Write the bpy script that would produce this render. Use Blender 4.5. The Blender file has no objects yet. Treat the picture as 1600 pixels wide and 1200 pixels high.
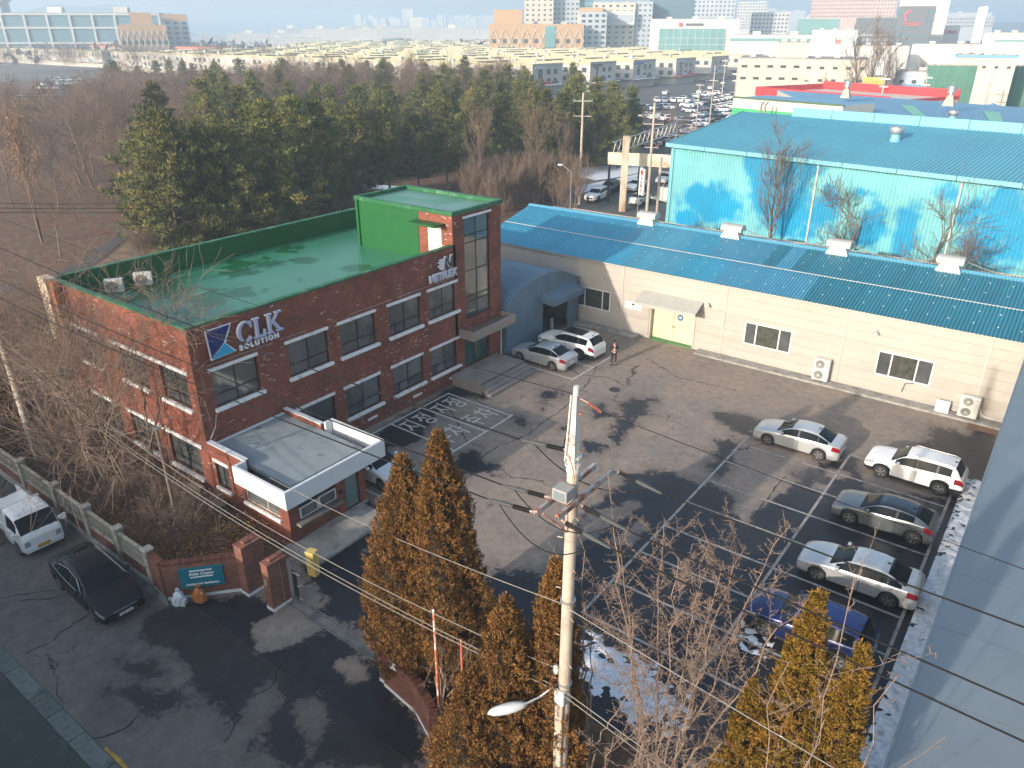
import bpy, math, random
import numpy as np
from mathutils import Vector, Matrix, noise
R = math.radians
S = bpy.context.scene
# ---------------------------------------------------------------- camera, world, sun, exposure
CAMZ = 20.4; PITCH = 25.085; YAW = 36.892; FPX = 1177.6
cam = bpy.data.cameras.new('camera'); camo = bpy.data.objects.new('camera', cam); S.collection.objects.link(camo)
camo.location = (0, 0, CAMZ); camo.rotation_euler = (R(90 - PITCH), 0, R(YAW))
cam.sensor_width = 36; cam.lens = 36 * FPX / 1600; cam.clip_start = 0.2; cam.clip_end = 20000
S.camera = camo
SUNV = Vector((0.165, 1.0, -0.295)).normalized()
elev = math.asin(-SUNV.z); azim = math.atan2(-SUNV.x, -SUNV.y)
W = bpy.data.worlds.new('World'); S.world = W; W.use_nodes = True
wn = W.node_tree; bg = wn.nodes['Background']; sky = wn.nodes.new('ShaderNodeTexSky')
sky.sky_type = 'NISHITA'; sky.sun_disc = False; sky.sun_elevation = elev; sky.sun_rotation = azim
sky.air_density = 1.2; sky.dust_density = 3.0; sky.ozone_density = 1.5
wn.links.new(sky.outputs[0], bg.inputs[0]); bg.inputs[1].default_value = 0.15
sl = bpy.data.lights.new('sun', 'SUN'); so = bpy.data.objects.new('sun', sl); S.collection.objects.link(so)
so.rotation_euler = SUNV.to_track_quat('-Z', 'Y').to_euler(); sl.energy = 3.6; sl.angle = R(0.8); sl.color = (1.0, 0.875, 0.74)
S.view_settings.view_transform = 'Standard'; S.view_settings.look = 'None'; S.view_settings.gamma = 1.0
S.view_settings.exposure = 1.12
S.cycles.max_bounces = 6; S.cycles.diffuse_bounces = 3; S.cycles.glossy_bounces = 3; S.cycles.volume_bounces = 1
S.cycles.transparent_max_bounces = 8
rng = random.Random(7); nr = np.random.default_rng(7)

# ---------------------------------------------------------------- helpers
_p, _y = R(PITCH), R(-YAW)
_f = Vector((math.sin(_y) * math.cos(_p), math.cos(_y) * math.cos(_p), -math.sin(_p)))
_r = Vector((math.cos(_y), -math.sin(_y), 0)); _u = _r.cross(_f)
def _ray(u, v): return _r * ((u - 800) / FPX) - _u * ((v - 600) / FPX) + _f
def G(u, v, z=0.0):                     # a survey point: where the sight line of (u, v) meets height z
    d = _ray(u, v); t = (z - CAMZ) / d.z; return Vector((t * d.x, t * d.y, z))
def far(u, dist, v=None):               # a survey point at a given distance (height from v)
    d = _ray(u, 600 if v is None else v); h = math.hypot(d.x, d.y); t = dist / h
    return Vector((t * d.x, t * d.y, CAMZ + t * d.z))

def col(r, g, b): return (r, g, b, 1)
MATS = {}
def mat(name, c, rough=.7, metal=0., var=.15, scale=3., bump=0., c2=None, spec=.5, coat=0., objvar=0., island=0., aniso=None, emit=None, thr=None):
    """base colour broken up by two scales of noise, optional second colour in patches (thr), per-object and per-island variation"""
    if name in MATS: return MATS[name]
    m = bpy.data.materials.new(name); m.use_nodes = True; n = m.node_tree; N = n.nodes; L = n.links
    b = N['Principled BSDF']; b.inputs['Roughness'].default_value = rough; b.inputs['Metallic'].default_value = metal
    b.inputs['Specular IOR Level'].default_value = spec; b.inputs['Coat Weight'].default_value = coat; b.inputs['Coat Roughness'].default_value = .05
    tc = N.new('ShaderNodeTexCoord'); mp = N.new('ShaderNodeMapping'); L.new(tc.outputs['Object'], mp.inputs[0])
    if aniso: mp.inputs['Scale'].default_value = aniso
    n1 = N.new('ShaderNodeTexNoise'); n1.inputs['Scale'].default_value = scale; n1.inputs['Detail'].default_value = 6; n1.inputs['Roughness'].default_value = .65
    L.new(mp.outputs[0], n1.inputs[0])
    rgb = N.new('ShaderNodeRGB'); rgb.outputs[0].default_value = col(*c); cur = rgb.outputs[0]
    if c2 is not None:
        n2 = N.new('ShaderNodeTexNoise'); n2.inputs['Scale'].default_value = scale * .45; n2.inputs['Detail'].default_value = 8; n2.inputs['Roughness'].default_value = .6
        L.new(mp.outputs[0], n2.inputs[0]); rp = N.new('ShaderNodeMapRange'); t = thr or (.48, .62)
        rp.inputs[1].default_value, rp.inputs[2].default_value = t; L.new(n2.outputs[0], rp.inputs[0])
        mx = N.new('ShaderNodeMix'); mx.data_type = 'RGBA'; L.new(rp.outputs[0], mx.inputs[0]); L.new(cur, mx.inputs[6]); mx.inputs[7].default_value = col(*c2); cur = mx.outputs[2]
    hv = N.new('ShaderNodeHueSaturation'); L.new(cur, hv.inputs['Color'])
    ma = N.new('ShaderNodeMapRange'); ma.inputs[1].default_value = .25; ma.inputs[2].default_value = .75
    ma.inputs[3].default_value = 1 - var; ma.inputs[4].default_value = 1 + var; L.new(n1.outputs[0], ma.inputs[0]); v = ma.outputs[0]
    if objvar:
        oi = N.new('ShaderNodeObjectInfo'); mo = N.new('ShaderNodeMapRange'); mo.inputs[3].default_value = 1 - objvar; mo.inputs[4].default_value = 1 + objvar
        L.new(oi.outputs['Random'], mo.inputs[0]); mm = N.new('ShaderNodeMath'); mm.operation = 'MULTIPLY'; L.new(v, mm.inputs[0]); L.new(mo.outputs[0], mm.inputs[1]); v = mm.outputs[0]
    if island:
        gi = N.new('ShaderNodeNewGeometry'); mo = N.new('ShaderNodeMapRange'); mo.inputs[3].default_value = 1 - island; mo.inputs[4].default_value = 1 + island
        L.new(gi.outputs['Random Per Island'], mo.inputs[0]); mm = N.new('ShaderNodeMath'); mm.operation = 'MULTIPLY'; L.new(v, mm.inputs[0]); L.new(mo.outputs[0], mm.inputs[1]); v = mm.outputs[0]
        mh = N.new('ShaderNodeMapRange'); mh.inputs[3].default_value = .5 - island * .07; mh.inputs[4].default_value = .5 + island * .05
        L.new(gi.outputs['Random Per Island'], mh.inputs[0]); L.new(mh.outputs[0], hv.inputs['Hue'])
    L.new(v, hv.inputs['Value']); L.new(hv.outputs[0], b.inputs['Base Color'])
    if bump:
        bp = N.new('ShaderNodeBump'); bp.inputs['Strength'].default_value = bump; bp.inputs['Distance'].default_value = .02
        L.new(n1.outputs[0], bp.inputs['Height']); L.new(bp.outputs[0], b.inputs['Normal'])
    MATS[name] = m; return m

class MB:
    def __init__(s): s.v = []; s.f = []; s.m = []
    def add(s, vs, fs, m=0):
        k = len(s.v); s.v += [tuple(p) for p in vs]; s.f += [tuple(i + k for i in f) for f in fs]; s.m += [m] * len(fs); return s
    def box(s, x0, x1, y0, y1, z0, z1, m=0):
        return s.add([(x0,y0,z0),(x1,y0,z0),(x1,y1,z0),(x0,y1,z0),(x0,y0,z1),(x1,y0,z1),(x1,y1,z1),(x0,y1,z1)],
                     [(3,2,1,0),(4,5,6,7),(0,1,5,4),(1,2,6,5),(2,3,7,6),(3,0,4,7)], m)
    def bbox(s, x0, x1, y0, y1, z0, z1, b=.01, m=0):     # a box with chamfered edges
        X, Y, Z = (x0, x1), (y0, y1), (z0, z1); vs = []; idx = {}
        for i in (0,1):
            for j in (0,1):
                for k in (0,1):
                    for a in range(3):
                        p = [X[i], Y[j], Z[k]]
                        for c, q in enumerate((i, j, k)):
                            if c != a: p[c] += b if q == 0 else -b
                        idx[i,j,k,a] = len(vs); vs.append(p)
        def f(*t): return [idx[q] for q in t]
        fs = []
        for a in range(3):
            o = [c for c in range(3) if c != a]
            for q in (0,1):
                def key(s0, s1):
                    t = [0,0,0]; t[a] = q; t[o[0]] = s0; t[o[1]] = s1; return (*t, a)
                l = f(key(0,0), key(1,0), key(1,1), key(0,1)); flip = (q == 1) == (a == 1); fs.append(l[::-1] if flip else l)
        for a in range(3):       # edges along axis a
            o = [c for c in range(3) if c != a]
            for s0 in (0,1):
                for s1 in (0,1):
                    def key(q, fa):
                        t = [0,0,0]; t[a] = q; t[o[0]] = s0; t[o[1]] = s1; return (*t, fa)
                    fs.append(f(key(0,o[0]), key(1,o[0]), key(1,o[1]), key(0,o[1])))
        for i in (0,1):
            for j in (0,1):
                for k in (0,1): fs.append(f((i,j,k,0),(i,j,k,1),(i,j,k,2)))
        return s.add(vs, fs, m)
    def prism(s, poly, z0, z1, m=0, caps=True):
        n = len(poly); vs = [(p[0], p[1], z0) for p in poly] + [(p[0], p[1], z1) for p in poly]
        fs = [(i, (i+1) % n, (i+1) % n + n, i + n) for i in range(n)]
        if caps: fs += [tuple(range(n))[::-1], tuple(range(n, 2*n))]
        return s.add(vs, fs, m)
    def ext(s, poly, axis, a, b, m=0):     # poly of 2D points extruded along axis 'x' or 'y'
        n = len(poly)
        P = (lambda q, t: (t, q[0], q[1])) if axis == 'x' else (lambda q, t: (q[0], t, q[1]))
        vs = [P(q, a) for q in poly] + [P(q, b) for q in poly]
        return s.add(vs, [(i, (i+1) % n, (i+1) % n + n, i + n) for i in range(n)] + [tuple(range(n))[::-1], tuple(range(n, 2*n))], m)
    def tube(s, pts, rad, n=6, m=0, caps=True):
        pts = [Vector(p) for p in pts]; K = len(pts); rad = rad if hasattr(rad, '__len__') else [rad] * K
        t0 = (pts[1] - pts[0]).normalized(); a = t0.orthogonal().normalized(); vs = []
        for i, p in enumerate(pts):
            t = (pts[min(i+1, K-1)] - pts[max(i-1, 0)]).normalized(); a = (a - t * a.dot(t))
            a = a.normalized() if a.length > 1e-6 else t.orthogonal().normalized(); b = t.cross(a)
            for j in range(n):
                w = 2 * math.pi * j / n; vs.append(p + (a * math.cos(w) + b * math.sin(w)) * rad[i])
        fs = [(i*n+j, i*n+(j+1) % n, (i+1)*n+(j+1) % n, (i+1)*n+j) for i in range(K-1) for j in range(n)]
        if caps: fs += [tuple(range(n))[::-1], tuple((K-1)*n + j for j in range(n))]
        return s.add(vs, fs, m)
    def lathe(s, prof, n=16, c=(0,0,0), axis='z', m=0):
        vs = []; 
        for r, h in prof:
            for j in range(n):
                w = 2*math.pi*j/n; x, y = r*math.cos(w), r*math.sin(w)
                vs.append({'z': (c[0]+x, c[1]+y, c[2]+h), 'y': (c[0]+x, c[1]+h, c[2]-y), 'x': (c[0]+h, c[1]+x, c[2]+y)}[axis])
        K = len(prof); fs = [(i*n+j, i*n+(j+1) % n, (i+1)*n+(j+1) % n, (i+1)*n+j) for i in range(K-1) for j in range(n)]
        fs += [tuple(range(n))[::-1], tuple((K-1)*n+j for j in range(n))]
        return s.add(vs, fs, m)
    def mesh(s, name, mats, smooth=False):
        me = bpy.data.meshes.new(name); me.from_pydata(s.v, [], s.f)
        mats = mats if isinstance(mats, (list, tuple)) else [mats]
        for q in mats: me.materials.append(q)
        if len(mats) > 1: me.polygons.foreach_set('material_index', s.m)
        if smooth: me.polygons.foreach_set('use_smooth', [True] * len(me.polygons))
        me.update(); return me
    def build(s, name, mats, parent=None, smooth=False, **k): return link(name, s.mesh(name, mats, smooth), parent, **k)

def tag(o, label=None, cat=None, group=None, kind=None):
    for a, b in (('label', label), ('category', cat), ('group', group), ('kind', kind)):
        if b: o[a] = b
    return o
def link(name, me, parent=None, loc=None, rz=None, rot=None, scale=None, **k):
    o = bpy.data.objects.new(name, me); S.collection.objects.link(o)
    if parent is not None: o.parent = parent
    if loc is not None: o.location = loc
    if rz is not None: o.rotation_euler = (0, 0, rz)
    if rot is not None: o.rotation_euler = rot
    if scale is not None: o.scale = (scale,) * 3 if isinstance(scale, (int, float)) else scale
    return tag(o, **k)
def empty(name, loc=(0,0,0), label=None, cat=None, group=None, rz=0, parent=None):
    return link(name, None, parent, loc=loc, rz=rz, label=label, cat=cat, group=group)
KIDS = {}
def tree_copy(o, loc=None, rz=None, label=None, group=None, scale=None):
    r = o.copy(); S.collection.objects.link(r)
    if loc is not None: r.location = loc
    if rz is not None: r.rotation_euler = (0, 0, rz)
    if scale is not None: r.scale = (scale,) * 3 if isinstance(scale, (int, float)) else scale
    if label: r['label'] = label
    if group: r['group'] = group
    for c in kids(o):
        d = c.copy(); S.collection.objects.link(d); d.parent = r
        for e in kids(c):
            g = e.copy(); S.collection.objects.link(g); g.parent = d
    return r
def kids(o):
    if o.name not in KIDS: KIDS[o.name] = list(o.children)
    return KIDS[o.name]
def sheet(name, poly, z, m, kind='structure', parent=None, **k):
    return MB().add([(p[0], p[1], z) for p in poly], [tuple(range(len(poly)))]).build(name, m, parent, kind=kind, **k)
def text_mesh(txt, size, ext=.02, m=None, bold=0., align='CENTER', space=1.0, name='letter', shear=0.):
    cu = bpy.data.curves.new('t', 'FONT'); cu.body = txt; cu.size = size; cu.extrude = ext; cu.offset = bold; cu.align_x = align; cu.align_y = 'CENTER'
    cu.space_character = space; cu.shear = shear; cu.resolution_u = 4
    o = bpy.data.objects.new('t', cu); S.collection.objects.link(o)
    bpy.context.view_layer.update()
    me = bpy.data.meshes.new_from_object(o.evaluated_get(bpy.context.evaluated_depsgraph_get()))
    bpy.data.objects.remove(o); me.name = name
    me.materials.clear()
    if m: me.materials.append(m)
    return me
# ---------------------------------------------------------------- materials
def brick_mat(name, c1, c2, mortar, flecks=0.):
    m = bpy.data.materials.new(name); m.use_nodes = True; n = m.node_tree; N = n.nodes; L = n.links; b = N['Principled BSDF']
    b.inputs['Roughness'].default_value = .82
    g = N.new('ShaderNodeNewGeometry'); sx = N.new('ShaderNodeSeparateXYZ'); L.new(g.outputs['Position'], sx.inputs[0])
    ad = N.new('ShaderNodeMath'); L.new(sx.outputs[0], ad.inputs[0]); L.new(sx.outputs[1], ad.inputs[1])
    cb = N.new('ShaderNodeCombineXYZ'); L.new(ad.outputs[0], cb.inputs[0]); L.new(sx.outputs[2], cb.inputs[1])
    br = N.new('ShaderNodeTexBrick'); br.inputs['Scale'].default_value = 1; br.inputs['Brick Width'].default_value = .2; br.inputs['Row Height'].default_value = .067
    br.inputs['Mortar Size'].default_value = .007; br.inputs['Mortar Smooth'].default_value = .3; br.inputs['Bias'].default_value = -.1
    br.inputs['Color1'].default_value = col(*c1); br.inputs['Color2'].default_value = col(*c2); br.inputs['Mortar'].default_value = col(*mortar)
    L.new(cb.outputs[0], br.inputs[0])
    ns = N.new('ShaderNodeTexNoise'); ns.inputs['Scale'].default_value = .9; ns.inputs['Detail'].default_value = 9; ns.inputs['Roughness'].default_value = .7; L.new(g.outputs['Position'], ns.inputs[0])
    ma = N.new('ShaderNodeMapRange'); ma.inputs[1].default_value = .3; ma.inputs[2].default_value = .7; ma.inputs[3].default_value = .62; ma.inputs[4].default_value = 1.35; L.new(ns.outputs[0], ma.inputs[0])
    hv = N.new('ShaderNodeHueSaturation'); L.new(br.outputs[0], hv.inputs['Color']); L.new(ma.outputs[0], hv.inputs['Value']); cur = hv.outputs[0]
    # pale lime flecks on single bricks: cells as wide as a brick
    mp = N.new('ShaderNodeMapping'); mp.inputs['Scale'].default_value = (5, 15, 1); L.new(cb.outputs[0], mp.inputs[0])
    wn_ = N.new('ShaderNodeTexWhiteNoise'); fl = N.new('ShaderNodeVectorMath'); fl.operation = 'FLOOR'; L.new(mp.outputs[0], fl.inputs[0]); L.new(fl.outputs[0], wn_.inputs[0])
    n3 = N.new('ShaderNodeTexNoise'); n3.inputs['Scale'].default_value = .55; n3.inputs['Detail'].default_value = 3; L.new(g.outputs['Position'], n3.inputs[0])
    sm = N.new('ShaderNodeMath'); sm.operation = 'MULTIPLY_ADD'; L.new(n3.outputs[0], sm.inputs[0]); sm.inputs[1].default_value = .35; L.new(wn_.outputs[0], sm.inputs[2])
    gt = N.new('ShaderNodeMath'); gt.operation = 'GREATER_THAN'; L.new(sm.outputs[0], gt.inputs[0]); gt.inputs[1].default_value = (1.225 - flecks) if flecks else 9.
    n4 = N.new('ShaderNodeTexNoise'); n4.inputs['Scale'].default_value = 22; L.new(g.outputs['Position'], n4.inputs[0])
    g4 = N.new('ShaderNodeMapRange'); g4.inputs[1].default_value = .42; g4.inputs[2].default_value = .58; L.new(n4.outputs[0], g4.inputs[0])
    mu = N.new('ShaderNodeMath'); mu.operation = 'MULTIPLY'; L.new(gt.outputs[0], mu.inputs[0]); L.new(g4.outputs[0], mu.inputs[1])
    mx = N.new('ShaderNodeMix'); mx.data_type = 'RGBA'; L.new(mu.outputs[0], mx.inputs[0]); L.new(cur, mx.inputs[6]); mx.inputs[7].default_value = col(.45, .38, .36)
    L.new(mx.outputs[2], b.inputs['Base Color'])
    bp = N.new('ShaderNodeBump'); bp.inputs['Strength'].default_value = .5; bp.inputs['Distance'].default_value = .01; L.new(br.outputs['Fac'], bp.inputs['Height']); bp.invert = True
    L.new(bp.outputs[0], b.inputs['Normal']); MATS[name] = m; return m
M_brick = brick_mat('red_brick', (.215, .055, .028), (.115, .027, .017), (.18, .085, .06), .066)
M_brick2 = brick_mat('wall_brick', (.21, .07, .042), (.10, .032, .024), (.20, .14, .11), .0)
M_white = mat('white_paint', (.62, .63, .64), .55, var=.10, scale=2, c2=(.55, .54, .52), thr=(.55, .75))
M_sill = mat('white_sill', (.66, .67, .68), .6, var=.2, scale=5, c2=(.42, .40, .38), thr=(.55, .7))
M_green = mat('green_paint', (.002, .085, .018), .45, var=.12, scale=.7)
M_frame = mat('dark_frame', (.018, .014, .014), .4, metal=.3)
M_glass = mat('window_glass', (.062, .068, .070), .06, var=.5, scale=.8, spec=1.0)
M_glassb = mat('blind_glass', (.115, .12, .125), .08, var=.15, scale=.6, spec=.9, c2=(.05, .055, .06), thr=(.46, .56))
M_glasst = mat('teal_glass', (.015, .085, .075), .06, var=.3, scale=.7, spec=1.0)
M_conc = mat('concrete', (.30, .29, .27), .9, var=.25, scale=4, bump=.3, c2=(.19, .18, .165), thr=(.45, .65))
M_concd = mat('dark_concrete', (.16, .155, .145), .9, var=.3, scale=3, bump=.3, c2=(.09, .085, .08))
M_granite = mat('granite', (.22, .20, .185), .75, var=.3, scale=30, c2=(.17, .15, .14))
M_black = mat('black_rubber', (.015, .015, .016), .75, var=.1)
M_steel = mat('galvanised', (.42, .43, .44), .42, metal=.7, var=.2, scale=8)
M_rust = mat('rusty_steel', (.34, .10, .03), .85, var=.4, scale=7, c2=(.42, .36, .30), thr=(.42, .6))
M_cream = mat('cream_panel', (.385, .36, .325), .5, var=.06, scale=1.2, c2=(.345, .32, .29), thr=(.5, .8), objvar=.03)
M_creaml = mat('pale_door', (.56, .53, .37), .5, var=.05, scale=1)
M_cable = mat('cable', (.010, .010, .011), .8, spec=.2)
M_cablel = mat('pale_cable', (.20, .19, .175), .6)
M_acw = mat('ac_casing', (.58, .57, .53), .5, var=.1, scale=6)
M_acd = mat('fan_grille', (.13, .13, .13), .6)
M_bark = mat('bark', (.15, .105, .075), .9, var=.4, scale=8, island=.15, objvar=.15)
M_twig = mat('twig', (.17, .118, .09), .9, var=.3, scale=6, objvar=.22)
M_twigp = mat('pale_twig', (.20, .145, .115), .9, var=.3, scale=6)
M_pine = mat('pine_needles', (.090, .105, .032), .8, var=.5, scale=1.6, island=.25, objvar=.32, c2=(.20, .16, .045), thr=(.48, .66), spec=.25)
M_cyp = mat('cypress_brown', (.215, .108, .034), .85, var=.55, scale=5.5, island=.28, c2=(.135, .078, .022), thr=(.44, .62), spec=.2)
M_cypg = mat('cypress_olive', (.165, .105, .016), .85, var=.55, scale=6, island=.28, c2=(.21, .11, .022), thr=(.5, .62), spec=.2)
M_leaf = mat('dead_leaf', (.30, .15, .055), .8, var=.4, scale=3, island=.5)
M_snow = mat('old_snow', (.66, .70, .76), .7, var=.2, scale=9, bump=.9, c2=(.42, .45, .49), thr=(.52, .70))
# ---------------------------------------------------------------- ground
def asphalt(name, dry, dry2, wet, scale=1.0, wetattr=True, crack=.0):
    m = bpy.data.materials.new(name); m.use_nodes = True; n = m.node_tree; N = n.nodes; L = n.links; b = N['Principled BSDF']
    g = N.new('ShaderNodeNewGeometry'); P = g.outputs['Position']
    def noise_(s, d=6, r=.6):
        q = N.new('ShaderNodeTexNoise'); q.inputs['Scale'].default_value = s; q.inputs['Detail'].default_value = d; q.inputs['Roughness'].default_value = r; L.new(P, q.inputs[0]); return q.outputs[0]
    def mr(src, a, b_, c=0., d=1.):
        q = N.new('ShaderNodeMapRange'); q.inputs[1].default_value = a; q.inputs[2].default_value = b_; q.inputs[3].default_value = c; q.inputs[4].default_value = d; L.new(src, q.inputs[0]); return q.outputs[0]
    def mix(f, a, b_):
        q = N.new('ShaderNodeMix'); q.data_type = 'RGBA'; L.new(f, q.inputs[0])
        for s, x in ((6, a), (7, b_)):
            if isinstance(x, tuple): q.inputs[s].default_value = col(*x)
            else: L.new(x, q.inputs[s])
        return q.outputs[2]
    def mth(op, a, b_=None, c=None):
        q = N.new('ShaderNodeMath'); q.operation = op
        for i, x in enumerate((a, b_, c)):
            if x is None: continue
            if isinstance(x, (int, float)): q.inputs[i].default_value = x
            else: L.new(x, q.inputs[i])
        return q.outputs[0]
    c = mix(mr(noise_(.22 * scale, 5), .42, .62), dry, dry2)
    hv = N.new('ShaderNodeHueSaturation'); L.new(c, hv.inputs['Color'])
    v = mth('MULTIPLY', mr(noise_(2.2, 8, .7), .3, .7, .78, 1.22), mr(noise_(38, 3), .3, .7, .8, 1.2)); L.new(v, hv.inputs['Value'])
    c = hv.outputs[0]
    # meandering hairline cracks
    vo = N.new('ShaderNodeTexVoronoi'); vo.feature = 'DISTANCE_TO_EDGE'; vo.inputs['Scale'].default_value = .16
    wv = N.new('ShaderNodeTexNoise'); wv.inputs['Scale'].default_value = .9; wv.inputs['Detail'].default_value = 6; L.new(P, wv.inputs[0])
    va = N.new('ShaderNodeVectorMath'); va.operation = 'MULTIPLY_ADD'; L.new(wv.outputs['Color'], va.inputs[0]); va.inputs[1].default_value = (1.6, 1.6, 0); L.new(P, va.inputs[2]); L.new(va.outputs[0], vo.inputs[0])
    cr = mth('MULTIPLY', mr(vo.outputs[0], .0, .004, 1, 0), mr(noise_(.35, 2), .45, .55)); c = mix(mth('MULTIPLY', cr, crack), c, (.02, .02, .02))
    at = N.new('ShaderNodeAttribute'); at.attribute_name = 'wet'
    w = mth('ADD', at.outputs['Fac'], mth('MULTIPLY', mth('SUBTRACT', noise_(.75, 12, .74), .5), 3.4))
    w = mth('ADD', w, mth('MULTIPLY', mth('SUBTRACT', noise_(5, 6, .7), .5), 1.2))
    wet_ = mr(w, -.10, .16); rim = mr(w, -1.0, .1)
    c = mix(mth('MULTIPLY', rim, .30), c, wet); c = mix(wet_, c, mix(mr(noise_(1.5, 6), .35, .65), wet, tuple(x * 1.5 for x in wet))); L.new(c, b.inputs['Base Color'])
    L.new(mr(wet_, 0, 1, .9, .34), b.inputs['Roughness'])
    b.inputs['Specular IOR Level'].default_value = .22
    bp = N.new('ShaderNodeBump'); bp.inputs['Strength'].default_value = .35; bp.inputs['Distance'].default_value = .012; L.new(noise_(45, 3), bp.inputs['Height']); L.new(bp.outputs[0], b.inputs['Normal'])
    MATS[name] = m; return m
M_asph = asphalt('yard_asphalt', (.275, .220, .180), (.215, .186, .165), (.017, .017, .021), crack=1.)
M_road = asphalt('street_asphalt', (.150, .134, .120), (.122, .114, .104), (.024, .022, .023), crack=1.)
M_roadf = mat('far_asphalt', (.085, .08, .078), .9, var=.2, scale=.3)
M_path = mat('path_asphalt', (.07, .06, .055), .9, var=.25, scale=.5)
M_litter = mat('leaf_litter', (.120, .050, .026), .95, var=.7, scale=1.1, bump=.5, c2=(.105, .072, .042), thr=(.42, .60))
M_grass = mat('dry_grass', (.19, .13, .075), .95, var=.4, scale=.8, bump=.5, c2=(.13, .08, .05), thr=(.45, .62))
M_base = mat('far_ground', (.13, .115, .10), .95, var=.3, scale=.02, c2=(.07, .065, .06))
M_line = mat('road_paint', (.50, .485, .45), .8, var=.25, scale=5, c2=(.17, .155, .14), thr=(.58, .70))
M_line2 = mat('road_paint_lot', (.33, .31, .285), .8, var=.3, scale=6, c2=(.16, .145, .135), thr=(.50, .64))
M_pave = asphalt('old_pavement', (.085, .095, .088), (.06, .072, .068), (.028, .034, .034), scale=3, crack=1.)

sheet('ground', [(-6000, -500), (600, -500), (600, 9000), (-6000, 9000)], -.06, M_base)
def inpoly(X, Y, P):
    r = np.zeros(X.shape, bool); n = len(P)
    for i in range(n):
        (x1, y1), (x2, y2) = P[i], P[(i+1) % n]
        c = ((y1 > Y) != (y2 > Y)) & (X < (x2-x1) * (Y-y1) / ((y2-y1) or 1e-9) + x1); r ^= c
    return r
def sdf(X, Y, P):
    d = np.full(X.shape, 1e9); n = len(P)
    for i in range(n):
        (x1, y1), (x2, y2) = P[i], P[(i+1) % n]; ex, ey = x2-x1, y2-y1
        t = np.clip(((X-x1)*ex + (Y-y1)*ey) / (ex*ex+ey*ey+1e-9), 0, 1)
        d = np.minimum(d, np.hypot(X-x1-t*ex, Y-y1-t*ey))
    return np.where(inpoly(X, Y, P), d, -d)
def GP(pts, z=0): return [tuple(G(u, v, z))[:2] for u, v in pts]
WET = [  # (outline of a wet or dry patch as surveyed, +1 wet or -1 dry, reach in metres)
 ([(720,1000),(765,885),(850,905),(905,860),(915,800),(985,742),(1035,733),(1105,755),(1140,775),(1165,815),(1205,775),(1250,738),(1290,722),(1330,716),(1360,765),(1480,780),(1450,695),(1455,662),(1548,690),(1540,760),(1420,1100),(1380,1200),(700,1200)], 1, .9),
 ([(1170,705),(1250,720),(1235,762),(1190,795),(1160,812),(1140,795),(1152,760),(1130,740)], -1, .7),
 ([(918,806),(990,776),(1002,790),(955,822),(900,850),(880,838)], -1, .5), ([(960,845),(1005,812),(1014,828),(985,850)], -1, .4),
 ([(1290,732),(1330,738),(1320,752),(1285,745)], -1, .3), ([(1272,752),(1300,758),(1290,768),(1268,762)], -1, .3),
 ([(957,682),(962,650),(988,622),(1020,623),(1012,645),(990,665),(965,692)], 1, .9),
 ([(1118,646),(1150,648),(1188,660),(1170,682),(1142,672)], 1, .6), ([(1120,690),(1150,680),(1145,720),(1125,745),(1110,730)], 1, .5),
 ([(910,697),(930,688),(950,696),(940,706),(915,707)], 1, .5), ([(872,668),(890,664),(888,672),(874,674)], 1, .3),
 ([(700,735),(722,705),(745,698),(752,722),(778,728),(772,742),(735,740),(712,748)], 1, .6),
 ([(560,695),(700,608),(735,600),(757,622),(712,622),(690,642),(650,690),(605,705),(590,730)], 1, .8),
 ([(795,652),(812,655),(822,664),(800,662)], 1, .5), ([(850,612),(875,606),(870,620),(848,640)], 1, .25),
 ([(240,948),(400,925),(450,950),(530,985),(600,1040),(660,1120),(665,1200),(430,1200),(350,1110),(300,1060),(245,1010),(205,990)], 1, .8),
 ([(398,975),(470,955),(512,972),(462,1005),(400,1022)], -1, .6), ([(325,1165),(395,1085),(430,1050),(438,1092),(380,1180),(340,1195)], -1, .5),
 ([(460,1110),(500,1080),(520,1130),(480,1190)], -1, .4), ([(530,1040),(560,1030),(580,1060),(550,1070)], -1, .3),
 ([(185,1030),(240,1035),(270,1050),(250,1062),(190,1048)], 1, .3), ([(165,1075),(250,1080),(300,1100),(280,1125),(215,1110)], 1, .45),
 ([(455,830),(560,770),(600,800),(560,900),(490,900)], 1, .2), ([(480,905),(590,850),(600,1000),(520,960)], 1, .3),
 ([(925,640),(940,632),(950,650),(930,655)], 1, .3), ([(1495,690),(1548,650),(1560,690),(1540,780),(1500,740)], 1, .4),
]
def asphalt_grid(name, x0, x1, y0, y1, st, m, z=0.0):
    xs = np.arange(x0, x1 + 1e-6, st); ys = np.arange(y0, y1 + 1e-6, st); X, Y = np.meshgrid(xs, ys); w = np.full(X.shape, -2.8)
    for P, sg, amp in WET:
        d = sdf(X, Y, GP(P))
        if sg > 0: w = np.maximum(w, np.clip(d / 1.0, -2.8, .9) * 1.0 + 0)
        else: w = np.minimum(w, np.clip(-d / .6, -1.1, 1.3))
    nx, ny = len(xs), len(ys)
    co = np.stack([X, Y, np.full(X.shape, z)], -1).reshape(-1, 3); i = np.arange(nx-1)[None, :] + nx * np.arange(ny-1)[:, None]; i = i.ravel()
    me = bpy.data.meshes.new(name); me.from_pydata(co.tolist(), [], np.stack([i, i+1, i+1+nx, i+nx], -1).tolist())
    a = me.attributes.new('wet', 'FLOAT', 'POINT'); a.data.foreach_set('value', w.ravel().astype(np.float32)); me.materials.append(m)
    return link(name, me, kind='structure')
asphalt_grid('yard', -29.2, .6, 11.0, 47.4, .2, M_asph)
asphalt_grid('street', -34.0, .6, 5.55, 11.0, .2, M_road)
sheet('street', [(-120, 5.55), (-34, 5.55), (-34, 10.6), (-120, 10.6)], 0, M_road)
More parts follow.
